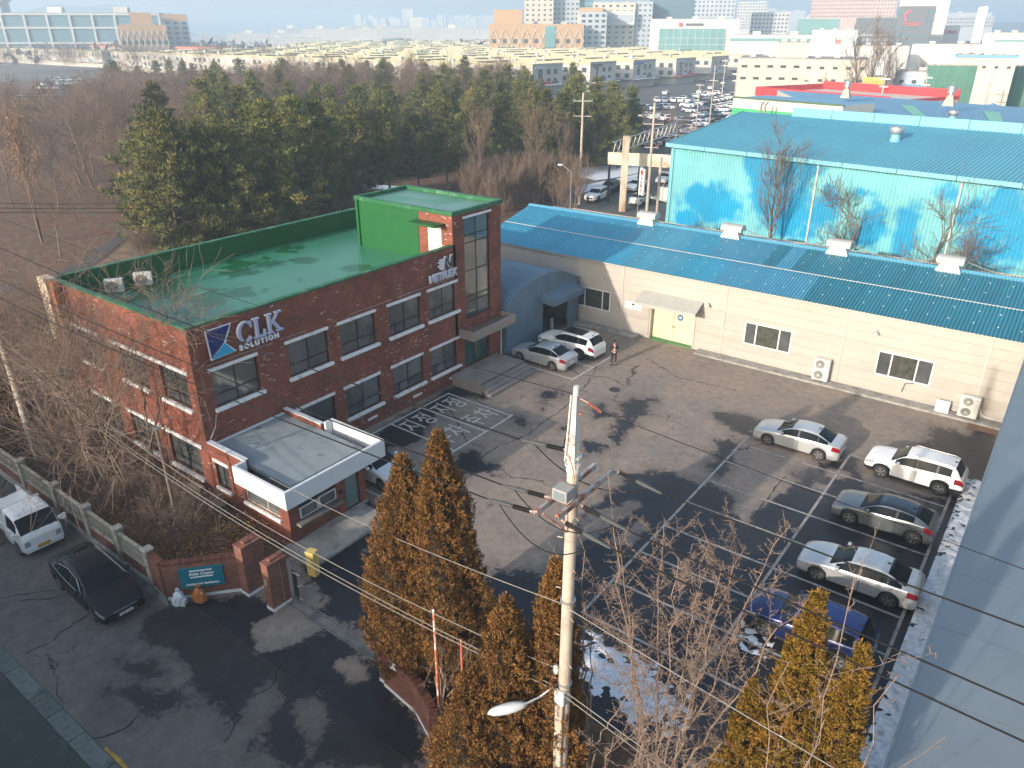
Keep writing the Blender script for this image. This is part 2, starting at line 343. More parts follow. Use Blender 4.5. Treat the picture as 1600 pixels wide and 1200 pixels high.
sheet('pavement', [(-120, 0.4), (2, 0.4), (2, 4.96), (-120, 4.96)], 0, M_pave)
gu = link('gutter', None, kind='structure')
gx = -60.0; k = 0; gms = [MB().bbox(0, w_ - .03, 4.975, 5.535, -.05, .012, .006).mesh('slab', mat('gutter_concrete', (.13, .14, .13), .9, var=.3, scale=3, objvar=.2, c2=(.07, .08, .075))) for w_ in (1.5, 1.9, 1.25)]
while gx < 0:
    link('slab', gms[k % 3], gu, loc=(gx, 0, 0)); gx += (1.5, 1.9, 1.25)[k % 3]; k += 1
MB().add([(-20.2,5.56,.006),(-18.9,5.56,.006),(-18.9,5.66,.006),(-19.4,5.7,.006),(-20.2,5.64,.006)], [(0,1,2,3,4)]).build('kerb_marking', mat('yellow_paint', (.5, .28, .03), .8, var=.2, c2=(.16, .12, .06), scale=8), kind='structure')
# earth of the planted strips
M_soil = mat('planted_soil', (.085, .045, .028), .95, var=.5, scale=5, bump=.8, c2=(.13, .075, .035), thr=(.45, .6))
sheet('soil', [(-60, 11.0), (-25.0, 11.0), (-23.3, 13.0), (-23.3, 15.6), (-29.25, 15.6), (-29.25, 15.66), (-60, 15.66)], .03, M_soil)
sheet('soil', [(-15.0, 12.8), (-12.9, 12.7), (-11.3, 11.2), (-.4, 11.2), (-.4, 15.6), (-15.0, 15.6)], .12, M_soil)
# park
sheet('park_ground', [(-400, 2), (-60, 2), (-60, 15.66), (-41.9, 15.66), (-41.9, 55), (-52.5, 62), (-58, 90), (-80, 150), (-150, 215), (-400, 190)], -.03, M_litter)
sheet('park_path', GP([(-40,452),(60,440),(140,398),(172,372),(205,350),(212,320),(245,318),(240,340),(225,352),(196,374),(150,412),(95,432),(0,462)]), .0, M_path)
sheet('park_lawn', GP([(120,432),(165,405),(200,378),(230,360),(300,362),(330,420),(200,470),(110,470)]), -.01, M_grass)
for P in ([(540,290),(575,288),(640,292),(600,296)], [(905,262),(1000,255),(1010,268),(960,278),(930,282),(900,275)], [(895,292),(960,280),(1005,270),(990,282),(930,296),(898,305)]):
    sheet('snow_patch', GP(P), .01, M_snow)
sheet('road', [(-54.5, 40), (-42, 40), (-42, 92), (-52, 130), (-66, 190), (-95, 262), (-128, 330), (-150, 330), (-146, 250), (-112, 200), (-78, 140), (-58, 98), (-54.5, 70)], -.01, M_roadf)
sheet('factory_yard', [(-42, 47.4), (60, 47.4), (60, 200), (-42, 140)], -.02, M_roadf)
# stall lines (each 0.12 m wide) on the yard
z1, z2 = .004, .008
def line(pts, w=.12, m=M_line, name='stall_line', z=z1):
    b = MB()
    for (x0, y0), (x1, y1) in zip(pts, pts[1:]):
        d = Vector((x1-x0, y1-y0)).normalized() * (w/2); nn = Vector((-d.y, d.x))
        b.add([(x0-d.x+nn.x, y0-d.y+nn.y, z), (x0-d.x-nn.x, y0-d.y-nn.y, z), (x1+d.x-nn.x, y1+d.y-nn.y, z), (x1+d.x+nn.x, y1+d.y+nn.y, z)], [(0,1,2,3)])
    return b.build(name, m, kind='structure')
line([(-11.45, 19.8), (-11.55, 37.3)], m=M_line2); line([(-6.5, 19.9), (-6.46, 38.7)], m=M_line2); line([(-1.48, 19.9), (-1.48, 37.6)], m=M_line2)
for y in (36.18, 33.93, 31.64, 29.23, 26.86, 24.5, 22.15, 19.8): line([(-11.38, y), (-1.55, y)], z=z2, m=M_line2)
line([(-6.4, 38.55), (-3.5, 38.5)], z=z2, m=M_line2)
line([(-28.4, 31.35), (-23.6, 31.34)], z=z2); line([(-28.45, 24.2), (-28.5, 31.4)]); line([(-28.4, 28.92), (-23.6, 28.92)], z=z2)
line([(-28.4, 26.35), (-23.6, 26.25)], z=z2); line([(-23.55, 20.6), (-23.55, 31.4)]); line([(-27.6, 20.75), (-23.3, 20.75)], z=z2)
line([(-28.2, 37.82), (-23.5, 37.76)], z=z2); line([(-23.45, 37.7), (-23.35, 43.3)]); line([(-26.2, 40.2), (-23.5, 40.2)], z=z2)
for bx, by in ((0, 0), (0, -2.62)):       # the two lettered bays: 지정 / 주차
    for ch, x, y in (('지', -27.25, 29.55), ('정', -27.25, 30.65), ('주', -24.85, 29.55), ('차', -24.85, 30.65)):
        me = text_mesh(ch, 1.12, .0, M_line, bold=.012, name='painted_letter'); o = link('painted_letter', me, loc=(x + bx, y + by, .014), rz=R(90), kind='structure')
        o.scale = (.98, 1.55, 1)
# cracks sealed by dirt
M_crack = mat('crack', (.022, .02, .02), .9)
def crack(px, w=.045, z=.003):
    pts = [Vector(G(u, v)) for u, v in px]; out = []
    for a, b in zip(pts, pts[1:]):
        n_ = max(2, int((b-a).length / .22))
        for i in range(n_):
            t = i / n_; p = a.lerp(b, t) + Vector((rng.uniform(-.06, .06), rng.uniform(-.06, .06), 0)); out.append(p)
    out.append(pts[-1]); vs = []; fs = []
    for i, p in enumerate(out):
        d = (out[min(i+1, len(out)-1)] - out[max(i-1, 0)]); nn = Vector((-d.y, d.x, 0)).normalized() * w * rng.uniform(.25, 1)
        vs += [(p.x-nn.x, p.y-nn.y, z), (p.x+nn.x, p.y+nn.y, z)]
        if i: fs.append((2*i-2, 2*i-1, 2*i+1, 2*i))
    MB().add(vs, fs).build('crack', M_crack, kind='structure')
for c in ([(937,566),(918,600),(897,622),(872,645),(846,662),(826,678),(800,690),(778,696),(758,712),(740,728),(700,742),(640,780)], [(885,575),(905,585),(950,590),(975,602)],
          [(740,620),(755,632),(800,648),(826,662)], [(905,622),(890,660),(880,700)], [(776,728),(800,745),(850,752)], [(690,620),(715,660),(730,690),(760,700)],
          [(30,938),(80,935),(102,930)], [(0,935),(40,928),(85,922)], [(135,962),(100,985),(75,1005),(40,1022)], [(220,1115),(195,1140),(160,1152),(135,1150)],
          [(1225,745),(1190,790),(1150,850)], [(1010,560),(1060,590),(1150,610)], [(560,1010),(600,1040),(620,1060)], [(440,1040),(425,1070),(395,1090)], [(350,1090),(375,1120),(350,1160)]):
    crack(c)
# yard fittings
b = MB(); b.lathe([(.36, 0), (.36, .014), (.30, .014), (.29, .010), (.0, .012)], 24); b.build('manhole_cover', mat('cast_iron', (.035, .035, .036), .6), loc=(-20.5, 38.05, 0), label='round dark manhole cover set in the brown asphalt near the white SUV', cat='manhole cover')
sd = MB(); sd.box(-21.0, -14.9, 13.28, 13.62, -.01, .01); sd.build('gate_track', M_concd, kind='structure')
for y in (13.2, 13.66): MB().box(-21.0, -14.9, y, y + .05, 0, .035).build('gate_rail', M_concd, kind='structure')
# pavement strip along the warehouse
MB().bbox(-28.9, -23.6, 46.35, 47.2, 0, .16, .02).build('kerb_strip', M_conc, kind='structure')
MB().bbox(-19.0, -.3, 46.35, 47.2, 0, .16, .02).build('kerb_strip', M_conc, kind='structure')
MB().add([(-2.0, 45.6, .02), (-.4, 45.6, .02), (-.4, 46.33, .03), (-2.0, 46.33, .03)], [(0,1,2,3)]).build('rubber_mat', mat('brown_mat', (.19, .11, .075), .9, var=.2), label='flat brown sheet lying at the kerb before the right end of the warehouse', cat='mat')
# old snow: lumpy banks
def snow(name, pts, h, st=.13, seed=0, lift=.0):
    xs = [p[0] for p in pts]; ys = [p[1] for p in pts]; X, Y = np.meshgrid(np.arange(min(xs)-.3, max(xs)+.3, st), np.arange(min(ys)-.3, max(ys)+.3, st)); d = sdf(X, Y, pts); ny, nx = X.shape
    Z = np.array([[min(1, max(-1, dd*1.2)) * .6 + noise.fractal(Vector((x*2.6+seed, y*2.6, 0)), .6, 2.2, 7) * .95 - .12 + lift for x, y, dd in zip(a, b_, c_)] for a, b_, c_ in zip(X, Y, d)]) * h + .01
    v = np.stack([X, Y, Z], -1).reshape(-1, 3); fs = [(i, i+1, i+1+nx, i+nx) for j in range(ny-1) for i in range(j*nx, j*nx+nx-1) if max(v[i][2], v[i+1][2], v[i+nx][2]) > 0]
    MB().add(v.tolist(), fs).build(name, M_snow, kind='stuff', smooth=True, label='grey white old snow lying in lumps', cat='snow')
snow('snow', [(-.86, 18), (-.08, 18), (-.08, 39.5), (-.35, 39.5), (-.58, 36), (-.52, 33), (-.78, 27), (-.66, 22)], .07, .06, 3, .62)
snow('snow', GP([(895,1005),(930,1000),(1000,1030),(1065,1085),(1075,1130),(1000,1130),(940,1080),(895,1060)]), .10, .12, 9)
snow('snow', GP([(1300,1140),(1345,1160),(1385,1180),(1370,1240),(1290,1240)]), .08, .12, 15)
snow('snow', GP([(1165,985),(1200,990),(1195,1005),(1170,1010)]), .05, .1, 21)
# ---------------------------------------------------------------- brick office building
OB = empty('office_building', (-29.2, 15.66, 0), 'two storey red brick office building with green flat roof and tall stair tower', 'building')
OX, OY = -29.2, 15.66
def wall_face(b, axis, c, a0, a1, z0, z1, holes, inward, depth=.13, m=0):
    """a wall skin at axis = c with window holes and their reveals; axis 'x' runs along y, axis 'y' along x"""
    us = sorted({a0, a1, *[h[0] for h in holes], *[h[1] for h in holes]}); zs = sorted({z0, z1, *[h[2] for h in holes], *[h[3] for h in holes]})
    P = (lambda u, d, z: (c + d, u, z)) if axis == 'x' else (lambda u, d, z: (u, c + d, z))
    for i in range(len(us)-1):
        for j in range(len(zs)-1):
            u, z = (us[i]+us[i+1])/2, (zs[j]+zs[j+1])/2
            if any(h[0] < u < h[1] and h[2] < z < h[3] for h in holes): continue
            b.add([P(us[i],0,zs[j]), P(us[i+1],0,zs[j]), P(us[i+1],0,zs[j+1]), P(us[i],0,zs[j+1])], [(0,1,2,3)], m)
    d = inward * depth
    for u0, u1, w0, w1 in holes:
        for (p, q) in (((u0,w0),(u1,w0)), ((u1,w0),(u1,w1)), ((u1,w1),(u0,w1)), ((u0,w1),(u0,w0))):
            b.add([P(p[0],0,p[1]), P(q[0],0,q[1]), P(q[0],d,q[1]), P(p[0],d,p[1])], [(0,1,2,3)], m)
def window(parent, axis, c, inward, u0, u1, z0, z1, bars_u, bars_z, glass=None, name='window', fm=None, fw=.055, low=None, loc=(0,0,0), inset=.10, label=None):
    """frame mesh with glass panes as its children; bars at relative positions; low = list of relative posts below the lowest bar"""
    fm = fm or M_frame; d0 = c + inward * inset; L_ = Vector(loc)
    def bx(b, ua, ub, za, zb, da, db):
        xs = sorted((d0 + inward*da, d0 + inward*db))
        if axis == 'x': b.box(xs[0]-L_.x, xs[1]-L_.x, ua-L_.y, ub-L_.y, za-L_.z, zb-L_.z)
        else: b.box(ua-L_.x, ub-L_.x, xs[0]-L_.y, xs[1]-L_.y, za-L_.z, zb-L_.z)
    b = MB(); W_, H_ = u1-u0, z1-z0
    bx(b,u0,u1,z0,z0+fw,0,.06); bx(b,u0,u1,z1-fw,z1,0,.06); bx(b,u0,u0+fw,z0+fw,z1-fw,0,.06); bx(b,u1-fw,u1,z0+fw,z1-fw,0,.06)
    zz = [z0+fw] + [z0+H_*t for t in bars_z] + [z1-fw]; hb = fw*.5; k = 0; panes = []
    for t in bars_z: bx(b,u0+fw,u1-fw,z0+H_*t-hb,z0+H_*t+hb,.002,.058)
    for r in range(len(zz)-1):
        posts = low if (low is not None and r == 0) else bars_u
        za = zz[r] + (hb if r else 0); zb = zz[r+1] - (hb if r < len(zz)-2 else 0)
        uu = [u0+fw] + [u0+W_*t for t in posts] + [u1-fw]
        for t in posts: bx(b,u0+W_*t-hb,u0+W_*t+hb,za,zb,.004,.056)
        for i in range(len(uu)-1): panes.append((uu[i]+(hb if i else 0), uu[i+1]-(hb if i < len(uu)-2 else 0), za, zb))
    w = b.build(name, fm, parent, **({'label': label} if label else {}))
    for i, (a, e, f, g_) in enumerate(panes):
        p = MB(); bx(p, a, e, f, g_, .025+.004*(i % 2), .035+.004*(i % 2)); gl = glass or M_glass
        if isinstance(gl, (list, tuple)): gl = gl[i % len(gl)]
        p.build('pane', gl, w)
    return w
def OBJ(name, b, m, **k):   # a part of the office building; its coordinates are kept relative to the building's base
    b.v = [(x-OB.location.x, y-OB.location.y, z) for x, y, z in b.v]; return b.build(name, m, OB, **k)
ob0 = (-OX, -OY, 0)
E_ = [(16.5,18.9),(20.65,23.15),(23.97,26.47),(27.52,30.02),(30.76,33.3)]      # window bays along the long front
east = [(a, b_, 4.82, 6.6) for a, b_ in E_] + [(a, b_, 1.16, 2.9) for a, b_ in E_[1:]]
south_u = [(-32.09,-29.85),(-35.65,-33.4),(-39.9,-37.7)]
south = [(a, b_, 4.86, 6.58) for a, b_ in south_u] + [(-32.6,-29.98,1.2,2.86),(-36.1,-33.5,1.2,2.86),(-39.9,-37.2,1.2,2.86)]
b = MB()
wall_face(b, 'x', OX, 15.66, 33.05, 0, 8.86, east, -1); wall_face(b, 'y', OY, -41.6, OX, 0, 8.86, south, 1)
b.add([(-41.6,15.66,0),(-41.6,37.9,0),(-41.6,37.9,8.86),(-41.6,15.66,8.86)], [(0,1,2,3)]); b.add([(-41.6,37.9,0),(-29.2,37.7,0),(-29.2,37.7,8.86),(-41.6,37.9,8.86)], [(0,1,2,3)])
OBJ('wall', b, M_brick)
b = MB(); tw = [(34.1,36.6,3.9,10.28),(33.87,36.4,.66,2.75)]
wall_face(b, 'x', OX, 33.052, 37.7, 0, 10.7, tw, -1, .16)
b.add([(-31.9,33.05,7.6),(OX,33.05,7.6),(OX,33.05,10.7),(-31.9,33.05,10.7)], [(0,1,2,3)]); b.add([(OX,37.7,7.6),(-37.3,37.7,7.6),(-37.3,37.7,10.7),(OX,37.7,10.7)], [(0,1,2,3)])
OBJ('stair_tower_wall', b, M_brick)
b = MB(); b.box(-37.32,-31.9,33.02,33.12,7.6,10.7); b.box(-37.36,-37.3,33.0,37.7,7.6,10.7); b.box(-37.3,-37.1,32.9,33.02,7.6,10.7); OBJ('green_render', b, M_green)
M_deck = mat('roof_deck', (.038, .185, .108), .33, var=.14, scale=.42, c2=(.003, .085, .022), thr=(.512, .524), spec=.5, aniso=(1,1,1))
b = MB(); b.box(-41.5, OX-.05, 15.75, 33.0, 7.4, 7.66); b.box(-41.5, -37.3, 33.0, 37.8, 7.4, 7.66); OBJ('roof_deck', b, M_deck)
b = MB(); b.box(-37.2, OX-.1, 33.15, 37.6, 10.45, 10.62); OBJ('tower_roof', b, mat('tower_deck', (.085,.20,.155), .35, var=.15, scale=.6, c2=(.03,.18,.09), thr=(.56,.6)))
b = MB()   # inner faces of the parapet and its cap
b.box(-41.6,-41.38,15.88,37.7,7.66,8.84); b.box(-41.38,OX-.02,15.68,15.88,7.66,8.84); b.box(OX-.22,OX-.02,15.88,33.0,7.66,8.84); b.box(-41.38,-37.36,37.5,37.7,7.66,8.84)
OBJ('parapet', b, M_green)
b = MB(); b.bbox(-41.68,-41.34,15.9,37.78,8.84,8.93,.02); b.bbox(-41.68,OX+.05,15.6,15.9,8.84,8.932,.02); b.bbox(OX-.26,OX+.05,15.9,33.04,8.84,8.93,.02); b.bbox(-41.34,-37.4,37.46,37.78,8.84,8.93,.02)
OBJ('parapet_cap', b, mat('green_cap', (.008,.10,.035), .5, var=.15, scale=2, c2=(.10,.22,.15), thr=(.5,.7)))
b = MB(); z0, z1 = 10.62, 10.86
b.bbox(-37.45,OX+.08,32.95,33.2,z0,z1,.02); b.bbox(-37.45,OX+.08,37.5,37.8,z0,z1+.001,.02); b.bbox(-37.45,-37.2,33.2,37.5,z0,z1-.001,.02); b.bbox(OX-.17,OX+.08,33.2,37.5,z0,z1-.001,.02)
OBJ('tower_cap', b, MATS['green_cap'])
b = MB(); b.bbox(-31.12,-30.04,33.0,33.06,7.7,9.86,.01); dr = OBJ('roof_door', b, mat('warm_white_door', (.62,.59,.54), .5)); MB().box(-30.2-OX,-30.14-OX,32.93-OY,33.0-OY,8.7,8.82).build('handle', M_steel, dr)  # door leaf in one even warm white
b = MB(); b.bbox(-31.95,-29.75,32.1,33.02,10.0,10.12,.02); OBJ('door_canopy', b, M_green)
b = MB(); b.bbox(-38.5,-37.4,36.4,37.3,7.66,8.5,.03); OBJ('roof_hatch', b, mat('pale_green', (.42,.48,.40), .6))
for i, (a, b_) in enumerate(E_):
    rows = [(4.82, 6.6)] + ([(1.16, 2.9)] if i else [])
    for z0, z1 in rows:
        w = window(OB, 'x', 0, -1, a-OY, b_-OY, z0, z1, [.5], [.33], [M_glass, M_glassb, M_glass, M_glassb, M_glassb] if i in (2,3,4) else M_glass, low=[.2,.5] if i in (3,4) else [.5])
        MB().bbox(-.05, .07, a-OY-.16, b_-OY+.05, z1+.01, z1+.17, .012).build('lintel', M_sill, w)
        MB().bbox(-.08, .16, a-OY-.14, b_-OY+.16, z0-.19, z0-.005, .03).build('sill', M_sill, w)
for i, (a, b_, z0, z1) in enumerate(south):
    w = window(OB, 'y', 0, 1, a-OX, b_-OX, z0, z1, [.5], [.30], M_glass, low=[.5])
    MB().bbox(a-OX-.1, b_-OX+.1, -.16, .08, z0-.19, z0-.005, .03).build('sill', M_sill, w)
for z in (6.59, 2.87):       # one long lintel over two windows, a short one further on
    for j, (a, b_) in enumerate(((-36.4,-29.66),(-40.3,-37.55))):
        b = MB(); b.bbox(a, b_, 15.58, 15.7, z, z+.17, .012); OBJ('lintel', b, M_sill)
for y, z in ((24.2, .62), (27.9, .62), (31.2, .62)):
    b = MB(); b.bbox(OX-.02, OX+.06, y+1.1, y+1.85, z-.22, z-.08, .01); OBJ('vent_cover', b, M_sill)
window(OB, 'x', 0, -1, 34.1-OY, 36.6-OY, 3.9, 10.28, [.5], [.165,.22,.48,.755,.83], [M_glass, M_glassb, M_glass, M_glassb], name='stair_window', low=[.5], inset=.12, fw=.07)
b = MB(); b.bbox(OX-.03, OX+.06, 34.0, 36.7, 10.29, 10.43, .01); OBJ('lintel', b, M_sill)
w = window(OB, 'x', 0, -1, 33.87-OY, 36.4-OY, .66, 2.75, [.14,.44,.74,.87], [.80], M_glasst, name='entrance_door', low=[.14,.44,.74,.87], inset=.12)
for y in (34.88, 35.06): MB().tube([(.01, y-OY, 1.2), (.03, y-OY, 1.25), (.03, y-OY, 2.0), (.01, y-OY, 2.05)], .022, 8).build('handle', mat('brass', (.45,.30,.12), .3, metal=.9), w)
# canopy tray over the entrance
b = MB(); x0, x1, y0, y1, z0, z1 = OX+.002, -28.0, 33.35, 37.72, 2.92, 3.5; t = .16
b.box(x0+.01,x1-t,y0+t,y1-t,z0+.05,z0+.3,2); b.bbox(x1-t,x1,y0,y1,z0,z1,.02,0); b.bbox(x0,x1-t,y0,y0+t,z0+.002,z1-.002,.02,0); b.bbox(x0,x1-t,y1-t,y1,z0+.002,z1-.002,.02,0); b.box(x0,x1-.02,y0+.02,y1-.02,z0-.03,z0+.04,1); b.box(x1-.01,x1+.008,y0-.008,y1+.008,z1-.14,z1-.02,0)
OBJ('entrance_canopy', b, [mat('canopy_metal', (.27,.235,.215), .45, metal=.3, var=.15, scale=4), M_concd, mat('canopy_debris', (.12,.085,.06), .9, var=.5, scale=9)])
# granite steps, each slab a piece
stp = OBJ('steps', MB().box(OX+.01,-27.3,32.55,37.05,0,.60), M_concd)
for i in range(6):
    for j in range(3):
        yy = 32.5 + i*.775; xa, xb = OX+.02+j*.77, OX+.02+(j+1)*.77-.008; MB().bbox(xa-OX, xb-OX, yy-OY, yy+.767-OY, .60, .655, .006).build('paving_slab', mat('granite_slab', (.23,.20,.18), .7, var=.15, scale=20, objvar=.14), stp)
for k, (xa, xb, z) in enumerate(((-26.87,-26.58,.49),(-26.57,-26.28,.33),(-26.27,-25.98,.165))):
    for i in range(5):
        yy = 32.5+.93*i; MB().bbox(xa-OX-.28, xb-OX, yy-OY, yy+.922-OY, z-.164, z, .008).build('step_block', MATS['granite_slab'], stp)
for k in range(3): MB().bbox(-29.1+k*.8-OX, -28.32+k*.8-OX, 32.44-OY, 32.5-OY, 0, .60, .005).build('side_slab', MATS['granite_slab'], stp)
# rusted duct cover at the far left corner
b = MB(); b.bbox(-41.62,-40.75,15.1,15.62,5.7,9.1,.02,0); b.bbox(-40.75,-40.35,15.25,15.62,5.9,8.95,.02,1); OBJ('corner_duct', b, [mat('duct_paint', (.62,.52,.40), .6, var=.25, scale=3, c2=(.36,.15,.05), thr=(.5,.56), aniso=(1,1,.35)), mat('duct_rust', (.33,.11,.035), .8, var=.3, scale=3, c2=(.45,.25,.12), aniso=(1,1,.4))], )
b = MB(); b.tube([(OX+.06,16.35,4.6),(OX+.06,16.2,4.0),(OX+.06,15.85,3.5)], .025, 6); OBJ('downpipe', b, M_steel)
b = MB(); b.tube([(OX+.05,37.62,2.8),(OX+.05,37.62,.1)], .04, 6); OBJ('downpipe', b, M_white)
M_stain = mat('lime_stain', (.40,.34,.32), .9, var=.4, scale=14)
b = MB(); [b.tube([(OX+.012, y+dy, 6.95+.004*k), (OX+.012, y+dy+w_, 6.94+.004*k)], .012, 4) for k, (y, w_) in enumerate(((16.3,3.6),(20.3,1.6),(24.6,3.2),(28.2,2.8),(31.0,2.2))) for dy in (0,)]; OBJ('mortar_line', b, M_stain)
# signs on the front ------------------------------------------------------------
SX = OX + .12
def YZ(p): return (SX, p[0], p[1])
sg = empty('wall_sign', (SX, 18.4, 7.8), 'blue and white lettered sign reading CLK SOLUTION on the brick front', 'sign')
def face_poly(poly, t, m, parent, name, o=0, org=(SX,18.4,7.8)):     # polygon in the (y, z) plane, thickness t towards +x
    return MB().ext([(p[0]-org[1], p[1]-org[2]) for p in poly], 'x', o, o+t).build(name, m, parent)
M_navy = mat('navy_sign', (.010,.022,.135), .35, var=.05); M_cyan = mat('cyan_sign', (.03,.33,.55), .35, var=.05); M_lav = mat('letter_face', (.36,.37,.60), .5, var=.05); M_let = mat('letter_white', (.74,.75,.80), .5, var=.05)
MB().ext([(-1.92,.78),(-.60,.80),(-1.02,-.05),(-.53,-.58),(-1.86,-.64)], 'x', -.05, .0).build('backing', M_let, sg)
MB().ext([(-1.87,.73),(-.70,.75),(-1.12,.02),(-1.81,-.56)], 'x', .001, .03).build('emblem', M_navy, sg)
MB().ext([(-1.79,-.60),(-.62,-.56),(-1.09,-.03)], 'x', .001, .032).build('emblem', M_cyan, sg)
def letter(polys, m_face, m_side, parent, t=.16):
    b = MB()
    for q, p in enumerate(polys): b.ext(p, 'x', 0-.001*q, t-.002*q, 0)
    o = b.build('letter', m_side, parent); f = MB()
    for q, p in enumerate(polys):
        cx = sum(a for a, _ in p)/len(p); cz = sum(c for _, c in p)/len(p); f.ext([(cx+(a-cx)*.9, cz+(c-cz)*.94) for a, c in p], 'x', t+.001, t+.014-.001*q)
    f.build('letter_face', m_face, o); return o
def arc(cx, cz, ro, ri, a0, a1, sx=1., n=18, thin=.35):
    outer, inner = [], []
    for i in range(n+1):
        a = R(a0+(a1-a0)*i/n); w_ = thin+(1-thin)*abs(math.cos(a)); outer.append((cx+sx*ro*math.cos(a), cz+ro*math.sin(a))); r2 = ro-(ro-ri)*w_; inner.append((cx+sx*r2*math.cos(a), cz+r2*math.sin(a)))
    return [[outer[i], outer[i+1], inner[i+1], inner[i]] for i in range(n)]
letter(arc(.0,.20,.50,.32,48,312,.88)+[[(.28,.62),(.33,.62),(.33,.30),(.28,.38)]], M_lav, M_let, sg)
letter([[(.52,-.27),(.66,-.27),(.66,.67),(.52,.67)],[(.42,.62),(.76,.62),(.76,.68),(.42,.68)],[(.42,-.28),(1.02,-.28),(1.02,-.21),(.42,-.21)],[(.94,-.21),(1.02,-.21),(1.03,.02),(.98,.02)]], M_lav, M_let, sg)
letter([[(1.22,-.27),(1.36,-.27),(1.36,.67),(1.22,.67)],[(1.12,.62),(1.46,.62),(1.46,.68),(1.12,.68)],[(1.12,-.28),(1.46,-.28),(1.46,-.22),(1.12,-.22)],[(1.36,.13),(1.46,.17),(1.84,.62),(1.76,.62)],[(1.43,.22),(1.56,.29),(1.92,-.24),(1.74,-.24)],[(1.64,.62),(2.0,.62),(2.0,.68),(1.64,.68)],[(1.64,-.28),(2.02,-.28),(2.02,-.22),(1.64,-.22)]], M_lav, M_let, sg)
def lettering(txt, size, ext, off, x, z, gap, parent, xs=1.):
    out = []
    for ch in txt:
        me = text_mesh(ch, size, ext, M_let, off, align='LEFT'); c_ = [v.co.x for v in me.vertices]; lo_, hi_ = min(c_), max(c_)
        o = link('letter', me, parent, loc=(.03, x-lo_*xs, z), rot=(R(90), 0, R(90))); o.scale = (xs,1,1); x += (hi_-lo_)*xs+gap; out.append((ch, o))
    return out
lettering('SOLUTION', .33, .04, .016, -.40, -.52, .075, sg)
s2 = empty('wall_sign', (SX, 32.1, 7.6), 'white lettered sign reading NETFLEX below a striped N emblem beside the stair tower', 'sign')
for ch, o in lettering('NETFLEX', .60, .07, .028, -1.33, -.27, .035, s2, .86):
    f = link('letter_face', text_mesh(ch, .60, .004, M_lav, .004, align='LEFT'), o, loc=(0,0,.078))
link('emblem', text_mesh('N', .95, .06, M_let, .05, align='LEFT', shear=.2), s2, loc=(.03,-.15,.43), rot=(R(90),0,R(90)))
link('emblem_face', text_mesh('N', .95, .01, mat('black_sign',(.02,.02,.03),.4), .02, align='LEFT', shear=.2), s2, loc=(.1,-.15,.43), rot=(R(90),0,R(90)))
for k, (w_, z) in enumerate(((.32,.72),(.42,.60),(.30,.49),(.46,.38),(.34,.27),(.24,.16))): MB().box(.02,.08,-.15-w_,-.10,z-.035,z+.035).build('stripe', M_let, s2)
# rooftop air conditioners --------------------------------------------------------
def ac_unit(name, loc, rz, label, w=.85, d=.33, h=.62, fans=1, group=None, m=None, feet=.06):
    t = empty(name, loc, label, 'air conditioner', group, rz); m = m or M_acw
    MB().bbox(-w/2, w/2, -d/2, d/2, feet, feet+h, .02).build('casing', m, t)
    for k in range(fans):
        zc = feet + h*(k+.5)/fans; r = min(h/fans, w)*.40; xc = -w*.1 if w > .6 else 0
        g = MB().lathe([(r,-.004),(r,-.018),(r*.96,-.02),(.0,-.02)], 20, (xc,-d/2,zc), 'y').build('fan_grille', M_acd, t)
        b = MB()
        for q in (.3,.5,.7,.9): b.tube([(xc+r*q*math.cos(a), -d/2-.026, zc+r*q*math.sin(a)) for a in [2*math.pi*i/16 for i in range(17)]], .006, 3)
        b.lathe([(r*.2,-.02),(r*.2,-.04),(0,-.042)], 12, (xc,-d/2,zc), 'y'); b.build('fan_guard', m, g)
    b = MB()
    for k in range(7): z = feet+h*(k+1)/8; b.box(w/2, w/2+.008, -d*.35, d*.35, z-.01, z+.01)
    b.build('side_louvre', M_acd, t)
    for s in (-1, 1): MB().box(s*w*.33-.03, s*w*.33+.03, -d/2-.04, d/2+.04, 0, feet).build('foot', M_conc, t)
    return t
g_ = 'air conditioners on the green roof'
ac_unit('air_conditioner', (-40.35,18.25,7.66), R(55), 'white air conditioner nearest the left corner of the green roof parapet', .92, .36, .70, group=g_)
ac_unit('air_conditioner', (-40.3,19.85,7.66), R(55), 'white air conditioner on the green roof, right one of the two facing the yard', .92, .36, .70, group=g_)
for k, (x, lab) in enumerate(((-38.6,'white air conditioner top behind the front parapet, farthest left of three'),(-37.3,'white air conditioner top behind the front parapet, middle of three'),(-36.1,'white air conditioner top behind the front parapet, farthest right of three'))):
    ac_unit('air_conditioner', (x,16.45,7.66), R(180), lab, .85, .33, .62, group=g_)
ac_unit('air_conditioner', (-30.0,15.15,.05), R(0), 'dusty grey air conditioner in the garden under the brick end wall, larger of two', .95, .38, .95, m=mat('dusty_casing',(.22,.19,.16),.8,var=.3,scale=8))
ac_unit('air_conditioner', (-28.35,15.2,.05), R(0), 'small dusty grey air conditioner in the garden beside the gatehouse wall', .8, .32, .6, m=MATS['dusty_casing'])
